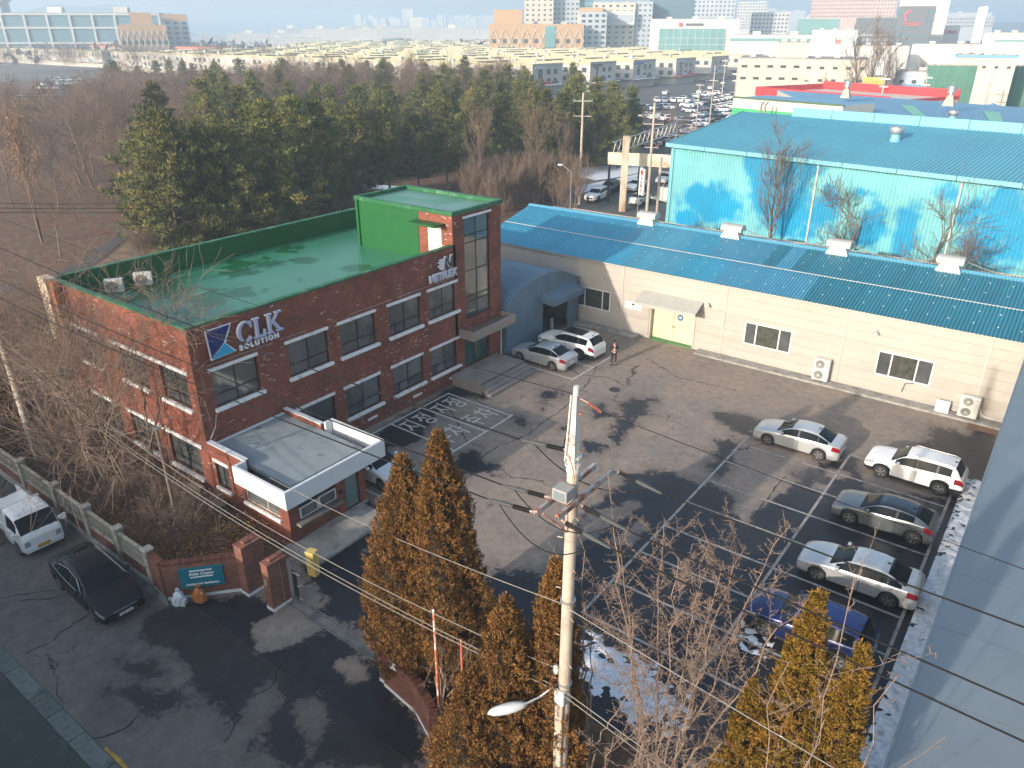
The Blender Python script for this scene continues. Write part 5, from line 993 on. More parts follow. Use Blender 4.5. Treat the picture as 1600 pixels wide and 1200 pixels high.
for sd in (-1,1):
    for f_ in range(4): skin('finger', [(sd*.045,.29,1.205+.018*f_),(sd*.03,.33,1.215+.018*f_),(sd*.005,.345,1.22+.018*f_)], [(0,1),(1,2)], [.012,.010,.008], M_skin, pe, 1)
    skin('thumb', [(sd*.05,.28,1.24),(sd*.04,.29,1.28),(sd*.015,.30,1.29)], [(0,1),(1,2)], [.013,.011,.009], M_skin, pe, 1)
    b = MB(); b.lathe([(.0,-.012),(.011,-.004),(.011,.004),(0,.012)], 8, (sd*.032,.118,1.665)); b.build('eye', M_trimb, pe)
MB().bbox(-.03,.03,.325,.335,1.22,1.34,.004).build('phone', M_trimb, pe)
b = MB(); b.ext([(.11,1.66),(.145,1.625),(.11,1.615)],'x',-.012,.012); b.build('nose', M_skin, pe); b = MB(); b.box(-.022,.022,.112,.121,1.588,1.595); b.build('mouth', mat('lip',(.35,.13,.11),.6), pe)
# ---------------------------------------------------------------- trees and plants
def npmesh(name, V, F, m):      # V (n,3), F (k,q)
    me = bpy.data.meshes.new(name); V = np.asarray(V, np.float32); F = np.asarray(F, np.int32); q = F.shape[1]
    me.vertices.add(len(V)); me.vertices.foreach_set('co', V.ravel()); me.loops.add(F.size); me.loops.foreach_set('vertex_index', F.ravel())
    me.polygons.add(len(F)); me.polygons.foreach_set('loop_start', np.arange(0, F.size, q, dtype=np.int32)); me.polygons.foreach_set('loop_total', np.full(len(F), q, np.int32))
    me.update(calc_edges=True); me.materials.append(m); return me
def unit(a): return a/(np.linalg.norm(a, axis=-1, keepdims=True)+1e-9)
def blades(C, D, ln, wd, g, tip=.25):
    """thin leaf-shaped quads from points C along directions D"""
    n = len(C); side = unit(np.cross(D, unit(g.normal(size=(n,3))))); ln = ln[:, None]; wd = wd[:, None]
    a = C - side*wd*.5; b = C + side*wd*.5; mid = C + D*ln*.6; c = mid + side*wd*.55; d = mid - side*wd*.55; e = C + D*ln
    V = np.stack([a, b, c, e, d], 1).reshape(-1, 3); k = np.arange(n)[:, None]*5; return V, k + np.arange(5)[None]
def conifer_col(h, r, seed, m, lean=(0,0), dens=1.0, fine=1.0, lobes=7, blunt=.5):
    g = np.random.default_rng(seed); n = int(3600*dens*h/9*r/1.6)
    t = g.random(n)**1.2; th = g.random(n)*2*np.pi; prof = lambda t: r*np.minimum(1, (t*5+.5))*np.minimum(1, np.clip(1-t, 0, 1)/blunt)**.82
    lob = 1 + .16*np.sin(th*lobes*.5+t*5+seed) + .13*np.sin(th*lobes+t*19+seed*2) + g.normal(size=n)*.07
    rr = prof(t)*lob; z = t*h*.97+.2; deep = np.where(g.random(n) < .42, g.uniform(.60,.93,n), 1.0); P = np.stack([np.cos(th)*rr*deep+lean[0]*t, np.sin(th)*rr*deep+lean[1]*t, z], 1)
    out = np.stack([np.cos(th), np.sin(th), np.zeros(n)], 1); D = unit(out*.42+np.array([0,0,1.0])+g.normal(size=(n,3))*.16)
    k = int(30*fine); sz = g.uniform(.7, 1.35, n)*(1-.35*t); C = np.repeat(P, k, 0); S_ = np.repeat(sz, k); DD = np.repeat(D, k, 0)
    up = g.random(len(C)); C = C + DD*(up*.30*S_)[:, None] + g.normal(size=C.shape)*(.055*S_*(1.1-up))[:, None]
    DB = unit(DD + g.normal(size=C.shape)*.45); V, F = blades(C, DB, g.uniform(.06,.15,len(C))*S_, g.uniform(.013,.024,len(C)), g); crown = npmesh('crown', V, F, m)
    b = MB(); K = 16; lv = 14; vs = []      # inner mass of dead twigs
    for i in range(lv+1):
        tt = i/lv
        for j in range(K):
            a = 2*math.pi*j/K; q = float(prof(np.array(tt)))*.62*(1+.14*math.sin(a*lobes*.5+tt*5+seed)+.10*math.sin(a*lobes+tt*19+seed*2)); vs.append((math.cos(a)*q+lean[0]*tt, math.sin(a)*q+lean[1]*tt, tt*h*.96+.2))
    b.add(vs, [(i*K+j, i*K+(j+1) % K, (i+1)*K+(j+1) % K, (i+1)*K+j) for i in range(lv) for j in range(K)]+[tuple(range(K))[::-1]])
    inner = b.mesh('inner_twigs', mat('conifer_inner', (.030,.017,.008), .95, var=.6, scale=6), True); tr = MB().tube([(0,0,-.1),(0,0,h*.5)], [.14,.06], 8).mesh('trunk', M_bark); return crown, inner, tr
def place_conifer(x, y, z, h, r, seed, m, label, **k):
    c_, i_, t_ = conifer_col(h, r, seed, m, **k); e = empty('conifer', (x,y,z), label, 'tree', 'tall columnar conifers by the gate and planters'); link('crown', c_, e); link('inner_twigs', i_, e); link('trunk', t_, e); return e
place_conifer(-14.75,14.0,0,8.5,1.42,11,M_cyp,'rust brown columnar conifer, left one of the joined pair at the gate',lobes=6,blunt=.62,dens=1.25)
place_conifer(-13.4,14.2,0,9.7,1.42,12,M_cyp,'rust brown columnar conifer, taller right one of the joined pair at the gate',lobes=7,blunt=.66,dens=1.25)
place_conifer(-8.95,11.7,0,7.5,1.1,13,M_cyp,'rust brown conifer just left of the utility pole, shorter of two',lobes=5,blunt=.6,dens=1.3)
place_conifer(-8.0,12.4,0,8.7,.85,14,M_cyp,'rust brown conifer right beside the utility pole, taller of two',lobes=6,blunt=.6,dens=1.3)
place_conifer(-9.6,10.9,0,5.2,1.0,15,M_cyp,'low bushy rust brown conifer in front of the planter flagpoles',lobes=6,blunt=.6)
place_conifer(-2.2,13.1,0,10.2,.78,16,M_cypg,'olive gold columnar conifer in front of the blue car, taller of two',lobes=5,dens=1.5,fine=1.25,blunt=.5)
place_conifer(-1.2,13.0,0,9.5,.48,17,M_cypg,'slim olive gold conifer nearest the grey blue roof',lobes=5,dens=1.6,fine=1.2,blunt=.4)
place_conifer(-3.0,12.7,0,7.6,.6,18,M_cypg,'short olive conifer at the foot of the taller olive one',lobes=4,dens=1.2,fine=1.2,blunt=.5)

class Twigs:          # collects tapered three-sided twigs, vectorised at the end
    def __init__(s): s.a = []; s.b = []; s.ra = []; s.rb = []
    def seg(s, a, b, ra, rb): s.a.append(tuple(a)); s.b.append(tuple(b)); s.ra.append(ra); s.rb.append(rb)
    def mesh(s, name, m, n=3):
        if not s.a: s.seg((0,0,0),(0,0,.05),.01,.01)
        A, B = np.array(s.a), np.array(s.b); ra, rb = np.array(s.ra)[:,None], np.array(s.rb)[:,None]; D = unit(B-A); ref = np.where(np.abs(D[:,2:3]) > .9, [[1.,0,0]], [[0,0,1.]]); U = unit(np.cross(D, ref)); W_ = np.cross(D, U); V = []
        for P, r_ in ((A, ra), (B, rb)):
            for j in range(n): w = 2*math.pi*j/n; V.append(P + (U*math.cos(w)+W_*math.sin(w))*r_)
        V = np.stack(V, 1).reshape(-1, 3); k = np.arange(len(A))[:,None]*(2*n); F = np.concatenate([k + np.array([[j, (j+1) % n, n+(j+1) % n, n+j]]) for j in range(n)], 0); return npmesh(name, V, F, m)
def rvec(g, s=1.): return Vector((g.gauss(0,1), g.gauss(0,1), g.gauss(0,1)))*s
def grow(tw, g, p, d, ln, r, lev, spec, segs=4):
    """spec: per level (children, angle spread, length ratio, up bias, wobble)"""
    pts = [p]; q = p.copy(); dd = d.normalized(); up, wob = spec[lev][3], spec[lev][4]
    for i in range(segs):
        dd = (dd + rvec(g, wob) + Vector((0,0,up))).normalized(); e = q + dd*ln/segs; r0_, r1_ = r*(1-.75*i/segs), r*(1-.75*(i+1)/segs); tw.seg(q, e, max(r0_,spec[-1]), max(r1_,spec[-1])); q = e; pts.append(q)
    if lev+1 >= len(spec)-1: return
    n_, ang, rat = spec[lev][:3]
    for k in range(n_):
        t = g.uniform(.25, 1.0) if lev else .35+.65*(k+.5)/n_; i = min(int(t*segs), segs-1); b = pts[i].lerp(pts[i+1], t*segs-i); ax = (pts[i+1]-pts[i]).normalized(); o = ax.orthogonal().normalized(); o.rotate(Matrix.Rotation(g.uniform(0,2*math.pi)+k*2.4, 3, ax)); a = R(ang)*g.uniform(.7,1.25)
        grow(tw, g, b, ax*math.cos(a)+o*math.sin(a), ln*rat*g.uniform(.7,1.2)*(1.15-.5*t if lev == 0 else 1), r*.45*(1-.3*t), lev+1, spec, max(2, segs-1))
def bare(seed, h, spec, stems=1, spread=.1, r=.14, m=None, segs=6):
    g = random.Random(seed); tw = Twigs()
    for k in range(stems):
        d = Vector((g.gauss(0,spread), g.gauss(0,spread), 1)); grow(tw, g, Vector((g.gauss(0,.1*spread*4), g.gauss(0,.1*spread*4), 0)), d, h*g.uniform(.85,1.0), r, 0, spec, segs)
    N_ = len(tw.a); top = [i for i in range(N_) if tw.ra[i] > r*.30]; T2 = Twigs(); T3 = Twigs()
    for i in range(N_): (T2 if tw.ra[i] > r*.30 else T3).seg(tw.a[i], tw.b[i], tw.ra[i], tw.rb[i])
    return T2.mesh('trunk', M_bark, 6), T3.mesh('crown', m or M_twig)
SP_round = [(10,52,.60,.03,.07),(7,44,.62,.05,.10),(6,40,.58,.05,.14),(5,36,.5,.04,.16),.017]
SP_up = [(16,28,.42,.10,.04),(6,26,.55,.14,.08),(5,28,.5,.1,.12),(3,25,.5,.1,.15),.012]
protos_b = [bare(100+i, 9.5, SP_round, 1, .12, .17) for i in range(4)] + [bare(120+i, 11, SP_up, 1, .06, .13) for i in range(3)]
print('bare proto polys', [len(p[1].polygons) for p in protos_b])
def put_tree(name, pr, x, y, z, s, label, group, rz=None, parts=('trunk','crown'), sz=None):
    e = empty(name, (x,y,z), label, 'tree', group, rz=rng.uniform(0,6.28) if rz is None else rz); e.scale = (s,s,s*(sz or 1))
    for n_, me in zip(parts, pr): link(n_, me, e)
    return e
# pines: trunk, whorls of limbs and tufts of needles in uneven plates
def pine(seed, h=11., r=2.9, low=.20):
    g = np.random.default_rng(seed); gg_ = random.Random(seed); tw = Twigs(); lean = np.array([g.normal()*.4, g.normal()*.4])
    for i in range(8): a, b = i/8, (i+1)/8; tw.seg((lean[0]*a,lean[1]*a,h*.95*a),(lean[0]*b,lean[1]*b,h*.95*b),.17*(1-a)+.03,.17*(1-b)+.03)
    P = []; z = h*low; Sz = []
    while z < h*.97:
        t = z/h; n_ = gg_.randint(4,6); a0 = gg_.uniform(0,6.28); R0 = r*(1-((t-.12)/.88)**1.5 if t > .12 else 1)*gg_.uniform(.8,1.2)+.25
        for k in range(n_):
            a = a0+k*6.28/n_+gg_.uniform(-.35,.35); L_ = R0*gg_.uniform(.55,1.15); ex = np.array([math.cos(a), math.sin(a), .22+.3*t]); base = np.array([lean[0]*t, lean[1]*t, z]); tip = base+ex*L_; tw.seg(base, tip, .05, .015)
            for q in range(int(2+L_*2.4)): u = gg_.uniform(.35,1.05); P.append(base+ex*L_*u+g.normal(size=3)*np.array([.28,.28,.14])*(.5+u*.6)); Sz.append(gg_.uniform(.75,1.3))
        z += gg_.uniform(.55,.85)
    P.append(np.array([lean[0],lean[1],h])); Sz.append(.8); P = np.array(P); Sz = np.array(Sz); k = 26; C = np.repeat(P, k, 0); s_ = np.repeat(Sz, k)[:,None]; dv = unit(g.normal(size=C.shape)+np.array([0,0,.35])); C = C+dv*g.random((len(C),1))*.36*s_*np.array([1.25,1.25,.7])
    V, F = blades(C, unit(dv+np.array([0,0,.6])+g.normal(size=C.shape)*.4), g.uniform(.20,.42,len(C)), g.uniform(.045,.09,len(C)), g); return tw.mesh('trunk', M_bark, 5), npmesh('crown', V, F, M_pine)
protos_p = [pine(300+i, 11.5, 2.8+.25*i, .22 if i < 3 else .06) for i in range(6)]
print('pine polys', [len(p[1].polygons) for p in protos_p])
gp = 'pines of the wooded park behind the brick building'
pines = []
def tryp(x, y, d, lst):
    if all((x-a)**2+(y-b)**2 > d*d for a, b in lst): lst.append((x,y)); return True
def band(px0, px1, fn, n_, d, lst, g):
    out = []
    for _ in range(n_*30):
        u = g.uniform(px0, px1); v = fn(u, g); p = G(u, v)
        if tryp(p.x, p.y, d, lst): out.append(p)
        if len(out) >= n_: break
    return out
gf = random.Random(42); allt = []
front = [(285,402),(315,396),(338,392),(380,386),(430,372),(470,352),(515,345),(245,372),(290,385),(330,350),(370,372),(415,352),(455,330),(510,325),(560,318),(610,312),(655,306),(700,300),(745,292),(790,285),(835,283),(400,310),(350,300),(470,290),(270,330),(530,285),(590,275),(640,268),(690,262),(740,262),(785,252),(830,258),(880,266),(925,262),(965,262),(985,250),(900,240),(950,238)]
ORD = ['first','second','third','fourth','fifth','sixth','seventh','eighth','ninth','tenth','eleventh','twelfth','thirteenth','fourteenth','fifteenth','sixteenth','seventeenth','eighteenth','nineteenth','twentieth']
near_ = sorted([f_ for f_ in front if f_[1] > (330 if f_[0] < 480 else 295)])[:20]
for i, (u, v) in enumerate(front): p = G(u, v); allt.append((p.x,p.y)); put_tree('pine_tree', protos_p[i % 5 if u > 480 else 3+i % 3], p.x, p.y, 0, gf.uniform(.85,1.2) if u > 480 else gf.uniform(1.0,1.3), ('dark green pine of the row nearest the brick building, %s from the left' % ORD[near_.index((u, v))]) if (u, v) in near_ else 'dark green pine in the wooded park behind the brick building', gp)
for p in band(300, 905, lambda u, g: g.uniform(172, 262) if u > 420 else g.uniform(205, 300), 95, 3.6, allt, gf): put_tree('pine_tree', gf.choice(protos_p), p.x, p.y, 0, gf.uniform(.6,1.25), 'dark green pine in the wooded park behind the brick building', gp)
for p in band(170, 620, lambda u, g: g.uniform(146, 168), 26, 5, allt, gf): put_tree('pine_tree', gf.choice(protos_p), p.x, p.y, 0, gf.uniform(.8,1.1), 'hazy dark pine at the far edge of the park before the market', 'pines along the far edge of the park')
gb = 'leafless trees filling the left of the park'
for p in band(10, 470, lambda u, g: g.uniform(216, 300) if u < 150 else (g.uniform(176,300) if u < 330 else g.uniform(155,225)), 165, 3.9, allt, gf): put_tree('bare_tree', gf.choice(protos_b[:4]), p.x, p.y, 0, gf.uniform(.7,1.1), 'leafless greyish tree in the park left of the pines', gb)
for p in band(430, 800, lambda u, g: g.uniform(152, 215), 75, 3.4, allt, gf): put_tree('bare_tree', gf.choice(protos_b), p.x, p.y, 0, gf.uniform(.85,1.15), 'leafless tree standing among the far pines', 'leafless trees among the pines')
src = []
for pr_ in protos_b[:4]:
    me_ = pr_[1]; v_ = np.empty(len(me_.vertices)*3, np.float32); me_.vertices.foreach_get('co', v_); f_ = np.empty(len(me_.polygons)*4, np.int32); me_.polygons.foreach_get('vertices', f_); src.append((v_.reshape(-1,3), f_.reshape(-1,4)))
VV, FF, off = [], [], 0
for p in band(-10, 420, lambda u, g: g.uniform(108, 121), 75, 5, allt, gf):      # the wood before the far blocks reads as one mass
    v_, f_ = src[gf.randrange(4)]; a_ = gf.uniform(0,6.28); s_ = gf.uniform(.9,1.3); c_, d_ = math.cos(a_), math.sin(a_); f_ = f_[::2]
    VV.append(v_@np.array([[c_,d_,0],[-d_,c_,0],[0,0,1]])*s_+np.array([p.x,p.y,0])); FF.append(f_+off); off += len(v_)
link('far_wood', npmesh('far_wood', np.concatenate(VV), np.concatenate(FF), M_twig), kind='stuff', label='faint leafless wood in front of the far left market blocks', cat='wood')
for p in band(-40, 240, lambda u, g: g.uniform(300, 345), 10, 5, allt, gf): put_tree('bare_tree', gf.choice(protos_b[:4]), p.x, p.y, 0, gf.uniform(.5,.75), 'leafless tree standing on the leaf strewn park ground near the path', 'leafless trees by the park path')
for p in band(1000, 1075, lambda u, g: g.uniform(214, 250), 7, 3, allt, gf): put_tree('bare_tree', gf.choice(protos_b), p.x, p.y, 0, gf.uniform(.45,.6), 'small leafless tree at the edge of the crowded car park', 'small leafless trees by the car park')
for u, v, s, lab in ((95,402,.62,'leafless tree with pale trunk standing right beside the park path'),(185,318,.75,'spreading dark leafless tree where the park path bends'),(755,330,1.0,'tall pale leafless tree rising in front of the dark pines, left of two'),(838,322,1.0,'tall pale leafless tree rising in front of the dark pines, right of two'),(345,345,.9,'slim leafless tree in front of the green pines'),(880,300,.75,'tall reddish leafless sapling by the roadside utility pole')):
    p = G(u, v); put_tree('bare_tree', protos_b[4 if u > 300 else 1], p.x, p.y, 0, s, lab, None)
# young larch-like tree with a few brown leaves at the left edge
tr, cr = bare(777, 14, [(20,26,.30,.09,.03),(7,30,.5,.10,.08),(4,35,.5,.05,.12),.015], 2, .05, .13, M_twigp)
p = G(66,380); e = put_tree('bare_tree', (tr, cr), p.x, p.y, 0, .95, 'tall pale trunked tree with a few orange leaves at the left edge', None, rz=1.)
vv = np.array([v.co[:] for v in cr.vertices]); g = np.random.default_rng(4); sel = g.integers(0, len(vv), 1600); V, F = blades(vv[sel]+g.normal(size=(1600,3))*.05, unit(g.normal(size=(1600,3))), g.uniform(.10,.2,1600), g.uniform(.06,.12,1600), g); link('leaves', npmesh('leaves', V, F, M_leaf), e, kind='stuff')
# reddish brush behind the blue ridged roof
M_red = mat('red_twig', (.30,.14,.095), .9, var=.3, objvar=.2); pb_ = [bare(500+i, 4.2, [(7,22,.6,.10,.05),(6,25,.6,.12,.09),(4,26,.6,.08,.12),.013], 7, .28, .035, M_red) for i in range(3)]
for i in range(34):
    u = gf.uniform(740, 895); v = 318+gf.uniform(-16,16)+(u-740)*.03; p = G(u, v+8); put_tree('brush', pb_[i % 3], p.x, p.y, 0, gf.uniform(.75,1.25), 'reddish leafless brush behind the left end of the blue roofed warehouse', 'reddish brush by the warehouse')['category'] = 'bush'
for i in range(26):
    u = gf.uniform(215, 560); p = G(u, 412-(u-215)*.24+gf.uniform(-6,6)); o = put_tree('brush', pb_[i % 3], p.x, p.y, 0, gf.uniform(.4,.8), 'leafless brush along the back wall of the brick building', 'brush behind the brick building'); o['category'] = 'bush'
# trees standing before the turquoise wall
for (u, s, k_, m_, lab) in ((1210,1.0,0,None,'tall reddish leafless tree against the turquoise wall, before the largest blue smudge'),(1325,.85,1,None,'small dark leafless tree against the turquoise wall between the two white downpipes'),(1470,.85,2,None,'broad leafless tree with russet twigs against the turquoise wall'),(1530,.7,3,None,'dark leafless tree against the turquoise wall, farthest right'),(1110,.45,1,None,'low leafless shrub against the turquoise wall by the transformers')):
    y = 63.6 if u < 1500 else 62.6; d = _ray(u, 380); tt = y/d.y; pr = protos_b[4] if k_ == 0 else protos_b[k_]; put_tree('bare_tree', pr, d.x*tt, y-.6, 0, s, lab, None, rz=k_*1.3)
# big bare garden trees and tangled shrubs beside the brick end wall
SPG = [(10,50,.7,.10,.06),(7,45,.62,.09,.12),(6,42,.6,.02,.16),(3,38,.55,.02,.18),.008]
for i, (x, y, h, lab) in enumerate(((-32.2,13.3,8.2,'large bare many branched garden tree in front of the end wall windows'),(-35.6,13.0,7.6,'large bare garden tree, middle of the row between fence and end wall'),(-39.4,13.4,7.8,'large bare garden tree nearest the rusty corner duct'),(-44.0,13.2,7.0,'bare garden tree farthest left along the fence'))):
    tr, cr = bare(900+i*3, h, SPG, 3, .30, .085, M_twig, 6); put_tree('garden_tree', (tr, cr), x, y, 0, 1, lab, None, rz=i)
print('garden', len(cr.polygons))
tr, cr = bare(61, 8.6, [(16,20,.22,.1,.03),(4,30,.4,.05,.1),.010], 1, .03, .05, M_twigp)
for x, y, s in ((-36.0,14.9,1.0),(-33.4,15.0,1.08),(-31.2,14.8,.8)): put_tree('sapling', (tr, cr), x, y, 0, s, 'slim upright leafless sapling close to the brick end wall', 'slim saplings against the brick end wall')
for i in range(30):
    x, y = gf.uniform(-47,-25.6), gf.uniform(11.9,14.9)
    if i % 3 == 0: SPH = bare(950+i, 2.3, [(6,45,.7,.03,.10),(6,40,.65,.0,.16),(4,40,.6,.0,.18),.007], 6, .5, .025, M_twig)
    put_tree('garden_shrub', SPH, x, y, 0, gf.uniform(.6,1.15), 'tangled leafless shrub on the garden ground behind the fence', 'tangled shrubs in the fenced garden')['category'] = 'shrub'
g = np.random.default_rng(8); n_ = 9000; C = np.stack([g.uniform(-33,-24.2,n_), g.uniform(11.3,15.4,n_), g.random(n_)**2*1.1+.04], 1); C = C[(C[:,1] > 11.3+(C[:,0]+26)*.9)|(C[:,0] < -26)]
V, F = blades(C, unit(g.normal(size=C.shape)*np.array([1,1,.5])), g.uniform(.05,.10,len(C)), g.uniform(.03,.06,len(C)), g); link('dead_leaves', npmesh('dead_leaves', V, F, mat('ochre_leaf', (.27,.13,.04), .85, var=.4, island=.5)), kind='stuff', label='dry orange brown leaves caught in the garden shrubs', cat='leaves')
place_conifer(-42.5,12.2,0,4.5,.9,31,M_cyp,'small rust brown conifer behind the fence at the left edge',dens=.8); place_conifer(-46.5,12.6,0,4.2,1.1,32,M_cyp,'dark conifer at the left edge below the street lamp pole',dens=.8)
# foreground ginkgo-like tree and its neighbours: stems follow their surveyed tips
def stemtree(base, tips, seed, label, r=.085, spur=26, dens=1.0, m=M_twigp):
    g = random.Random(seed); T2, T3 = Twigs(), Twigs(); base = Vector(base)
    def stem(a, b, r0, r1, lev, n_=10):
        mid = a.lerp(b, .45)+Vector((g.gauss(0,.15),g.gauss(0,.15),-.15))*(b-a).length*.12; pts = [a*(1-t)**2+mid*2*t*(1-t)+b*t*t+rvec(g,.03*(b-a).length/4) for t in [i/n_ for i in range(n_+1)]]; pts[0] = a
        for i in range(n_): ra_, rb_ = r0+(r1-r0)*i/n_, r0+(r1-r0)*(i+1)/n_; (T2 if ra_ > .02 else T3).seg(pts[i], pts[i+1], ra_, rb_)
        L_ = (b-a).length
        if lev < 2:
            for k in range(int((9 if lev == 0 else 4)*dens)):
                t = g.uniform(.25,.97); i = min(int(t*n_), n_-1); q = pts[i].lerp(pts[i+1], t*n_-i); ax = (b-a).normalized(); o = ax.orthogonal().normalized(); o.rotate(Matrix.Rotation(g.uniform(0,6.28),3,ax)); d = (ax*.75+o*.8+Vector((0,0,.25))).normalized(); ll = L_*g.uniform(.12,.38)*(1.2-t*.7); stem(q, q+d*ll, max(.006,(r0+(r1-r0)*t)*.45), .004, lev+1, 6)
        for k in range(int(spur*dens*L_/5*(1 if lev == 0 else 1.6))):     # short spur twigs
            t = g.uniform(.2,1.0); i = min(int(t*n_), n_-1); q = pts[i].lerp(pts[i+1], t*n_-i); d = (rvec(g,1)+Vector((0,0,.4))).normalized(); l2 = g.uniform(.04,.16) if lev else g.uniform(.06,.42); e_ = q+d*l2; T3.seg(q, e_, .006, .004)
            if l2 > .2:
                for _ in range(5): f = g.uniform(.2,1); w = q.lerp(e_, f); T3.seg(w, w+(rvec(g,1)).normalized()*g.uniform(.03,.09), .005, .004)
    for tp in tips:
        tp = Vector(tp); j = Vector((base.x+(tp.x-base.x)*.14, base.y+(tp.y-base.y)*.14, g.uniform(1.6,3.6))); stem(j, tp, r*g.uniform(.55,.9), .008, 0, 14)
    T2.seg(base, base+Vector((0,0,1.7)), r*2.6, r*2.2)
    for tp in tips: T2.seg(base+Vector((0,0,1.2)), (base.x+(tp[0]-base.x)*.14, base.y+(tp[1]-base.y)*.14, 2.6), r*1.3, r*.8)
    e = empty('bare_tree', base, label, 'tree'); 
    for T in (T2, T3): T.a = [tuple(Vector(a)-base) for a in T.a]; T.b = [tuple(Vector(a)-base) for a in T.b]
    link('trunk', T2.mesh('trunk', M_twigp, 7), e); link('crown', T3.mesh('crown', m), e); return e
Y_ = lambda u, v, y: tuple((lambda d, t: (d.x*t, y, CAMZ+d.z*t))(_ray(u, v), y/_ray(u, v).y))
stemtree((-4.9,12.9,0), [Y_(948,745,12.6),Y_(968,830,13.2),Y_(1030,810,13.6),Y_(1060,870,12.4),Y_(1105,850,13.4),Y_(1130,880,12.8),Y_(1162,850,13.8),Y_(1228,820,13.6),Y_(985,960,12.0),Y_(1262,930,13.0)], 5, 'many stemmed bare tree with spur twigs in the foreground beside the utility pole', spur=80,r=.045)
stemtree((-7.0,12.9,0), [Y_(905,760,13.0),Y_(925,940,13.4),Y_(1000,1060,12.4),Y_(895,1090,13.6)], 6, 'slim bare tree with a long straight leader just right of the utility pole', .035, 44, .8)
stemtree((-1.6,10.2,0), [Y_(1355,905,10.2),Y_(1225,1020,10.4),Y_(1290,1120,10.0),Y_(1410,1055,10.4)], 7, 'pale bare branches rising in front of the olive conifers', .03, 30, .6)
stemtree((-5.8,10.4,0), [Y_(1020,1120,10.2),Y_(1090,1060,10.8),Y_(960,1150,10.0),Y_(1130,1160,10.4)], 8, 'low tangled bare shrub at the bottom edge under the foreground tree', .025, 60, 1.2)
stemtree((-12.0,12.3,0), [Y_(690,1010,12.6),Y_(740,1000,13.0),Y_(655,1090,12.2),Y_(700,1080,12.0),Y_(765,1010,12.8),Y_(640,1120,11.6)], 9, 'thin bare shrub in the brick planter around the flagpoles', .03, 26, 1.0, M_twig)
# ---------------------------------------------------------------- fence, gate walls, sign, bags
M_postc = mat('pale_concrete', (.36,.34,.29), .85, var=.25, scale=5, c2=(.22,.21,.18))
FN = empty('garden_fence', (-26.2,10.75,0), 'low brick fence with pale concrete balusters between stubby posts along the street', 'fence')
fb = MB(); fb.bbox(-32.5,.0,-.10,.10,.25,.72,.01); fb.build('wall', M_brick2, FN); MB().bbox(-32.5,.1,-.22,.16,0,.25,.02).build('base', M_conc, FN)
bal = MB().bbox(-.035,.035,-.035,.035,.72,1.52,.008).mesh('baluster', M_postc); px_ = [-32.4,-28.9,-25.4,-21.9,-18.4,-14.9,-11.4,-7.9,-5.0,-2.35,.0]
for a, c in zip(px_, px_[1:]):
    MB().bbox(a+.16,c-.16,-.06,.06,1.52,1.62,.01).build('rail', M_postc, FN); MB().bbox(a+.16,c-.16,-.07,.07,.722,.79,.01).build('rail', M_postc, FN); n_ = int((c-a-.3)/.17)
    for k in range(n_): link('baluster', bal, FN, loc=(a+.24+k*(c-a-.48)/(n_-1),0,0))
for x in px_: q = MB().bbox(x-.15,x+.15,-.17,.17,0,1.72,.015).build('post', M_postc, FN); MB().bbox(x-.19,x+.19,-.21,.21,1.72,1.84,.03).build('cap', M_postc, q)
def wall_run(name, pts, h, label, parts_coping=True, t=.24):
    p0 = Vector((*pts[0],0)); root = empty(name, p0, label, 'wall')
    for a, c in zip(pts, pts[1:]):
        a, c = Vector((*a,0)), Vector((*c,0)); d = c-a; L_ = d.length; an = math.atan2(d.y,d.x)
        w = MB().box(0,L_,-t/2,t/2,.0,h).build('wall', M_brick2, root, loc=a-p0, rz=an); MB().box(.0,L_,-t/2-.012,-t/2,.0,.14).build('white_skirting', M_white, w)
        if parts_coping:
            n_ = int(L_/.078)
            for k in range(n_): MB().bbox(k*.078+.004, k*.078+.072, -t/2-.02, t/2+.02, h, h+.11+.006*((k*7) % 3), .006).build('coping_brick', mat('coping_brick', (.15,.05,.032), .85, var=.2, scale=4, objvar=.35), w)
    return root
gw = wall_run('gate_wall', [(-26.05,10.75),(-25.0,10.62),(-22.95,12.95)], 1.62, 'red brick wall with brick on edge coping carrying the teal sign by the gate')
MB().add([(-26.3,10.3,.0),(-24.6,10.35,.0),(-24.9,10.5,.18),(-26.3,10.5,.18)], [(0,1,2,3)]).build('kerb_step', M_concd, kind='structure')
def pillar(x, y, w, d, h, rz, label):
    t = empty('gate_pillar', (x,y,0), label, 'gate pillar', rz=rz); MB().bbox(-w/2,w/2,-d/2,d/2,0,h,.008).build('shaft', M_brick2, t)
    MB().box(-w/2-.012,w/2+.012,-d/2-.012,d/2+.012,0,.15).build('white_skirting', M_white, t); b = MB(); b.bbox(-w/2-.02,w/2+.02,-d/2-.02,d/2+.02,h,h+.07,.01); b.bbox(-w/4,w/4,-d/4,d/4,h+.07,h+.14,.01); b.build('cap', M_brick2, t); return t
pillar(-22.75,13.05,.5,.95,2.3,R(0),'thick brick gate pillar joined to the wall with the teal sign')
t = pillar(-21.2,13.05,.42,.85,2.15,0,'separate brick gate pillar with white foot standing nearest the yellow cabinet')
MB().bbox(-.09,.02,-.45,-.43,1.2,1.5,.005).build('name_plate', M_postc, t); b = MB(); b.tube([(.24,.1,2.1),(.25,.1,.3)], .012, 5); b.build('conduit', M_steel, t)
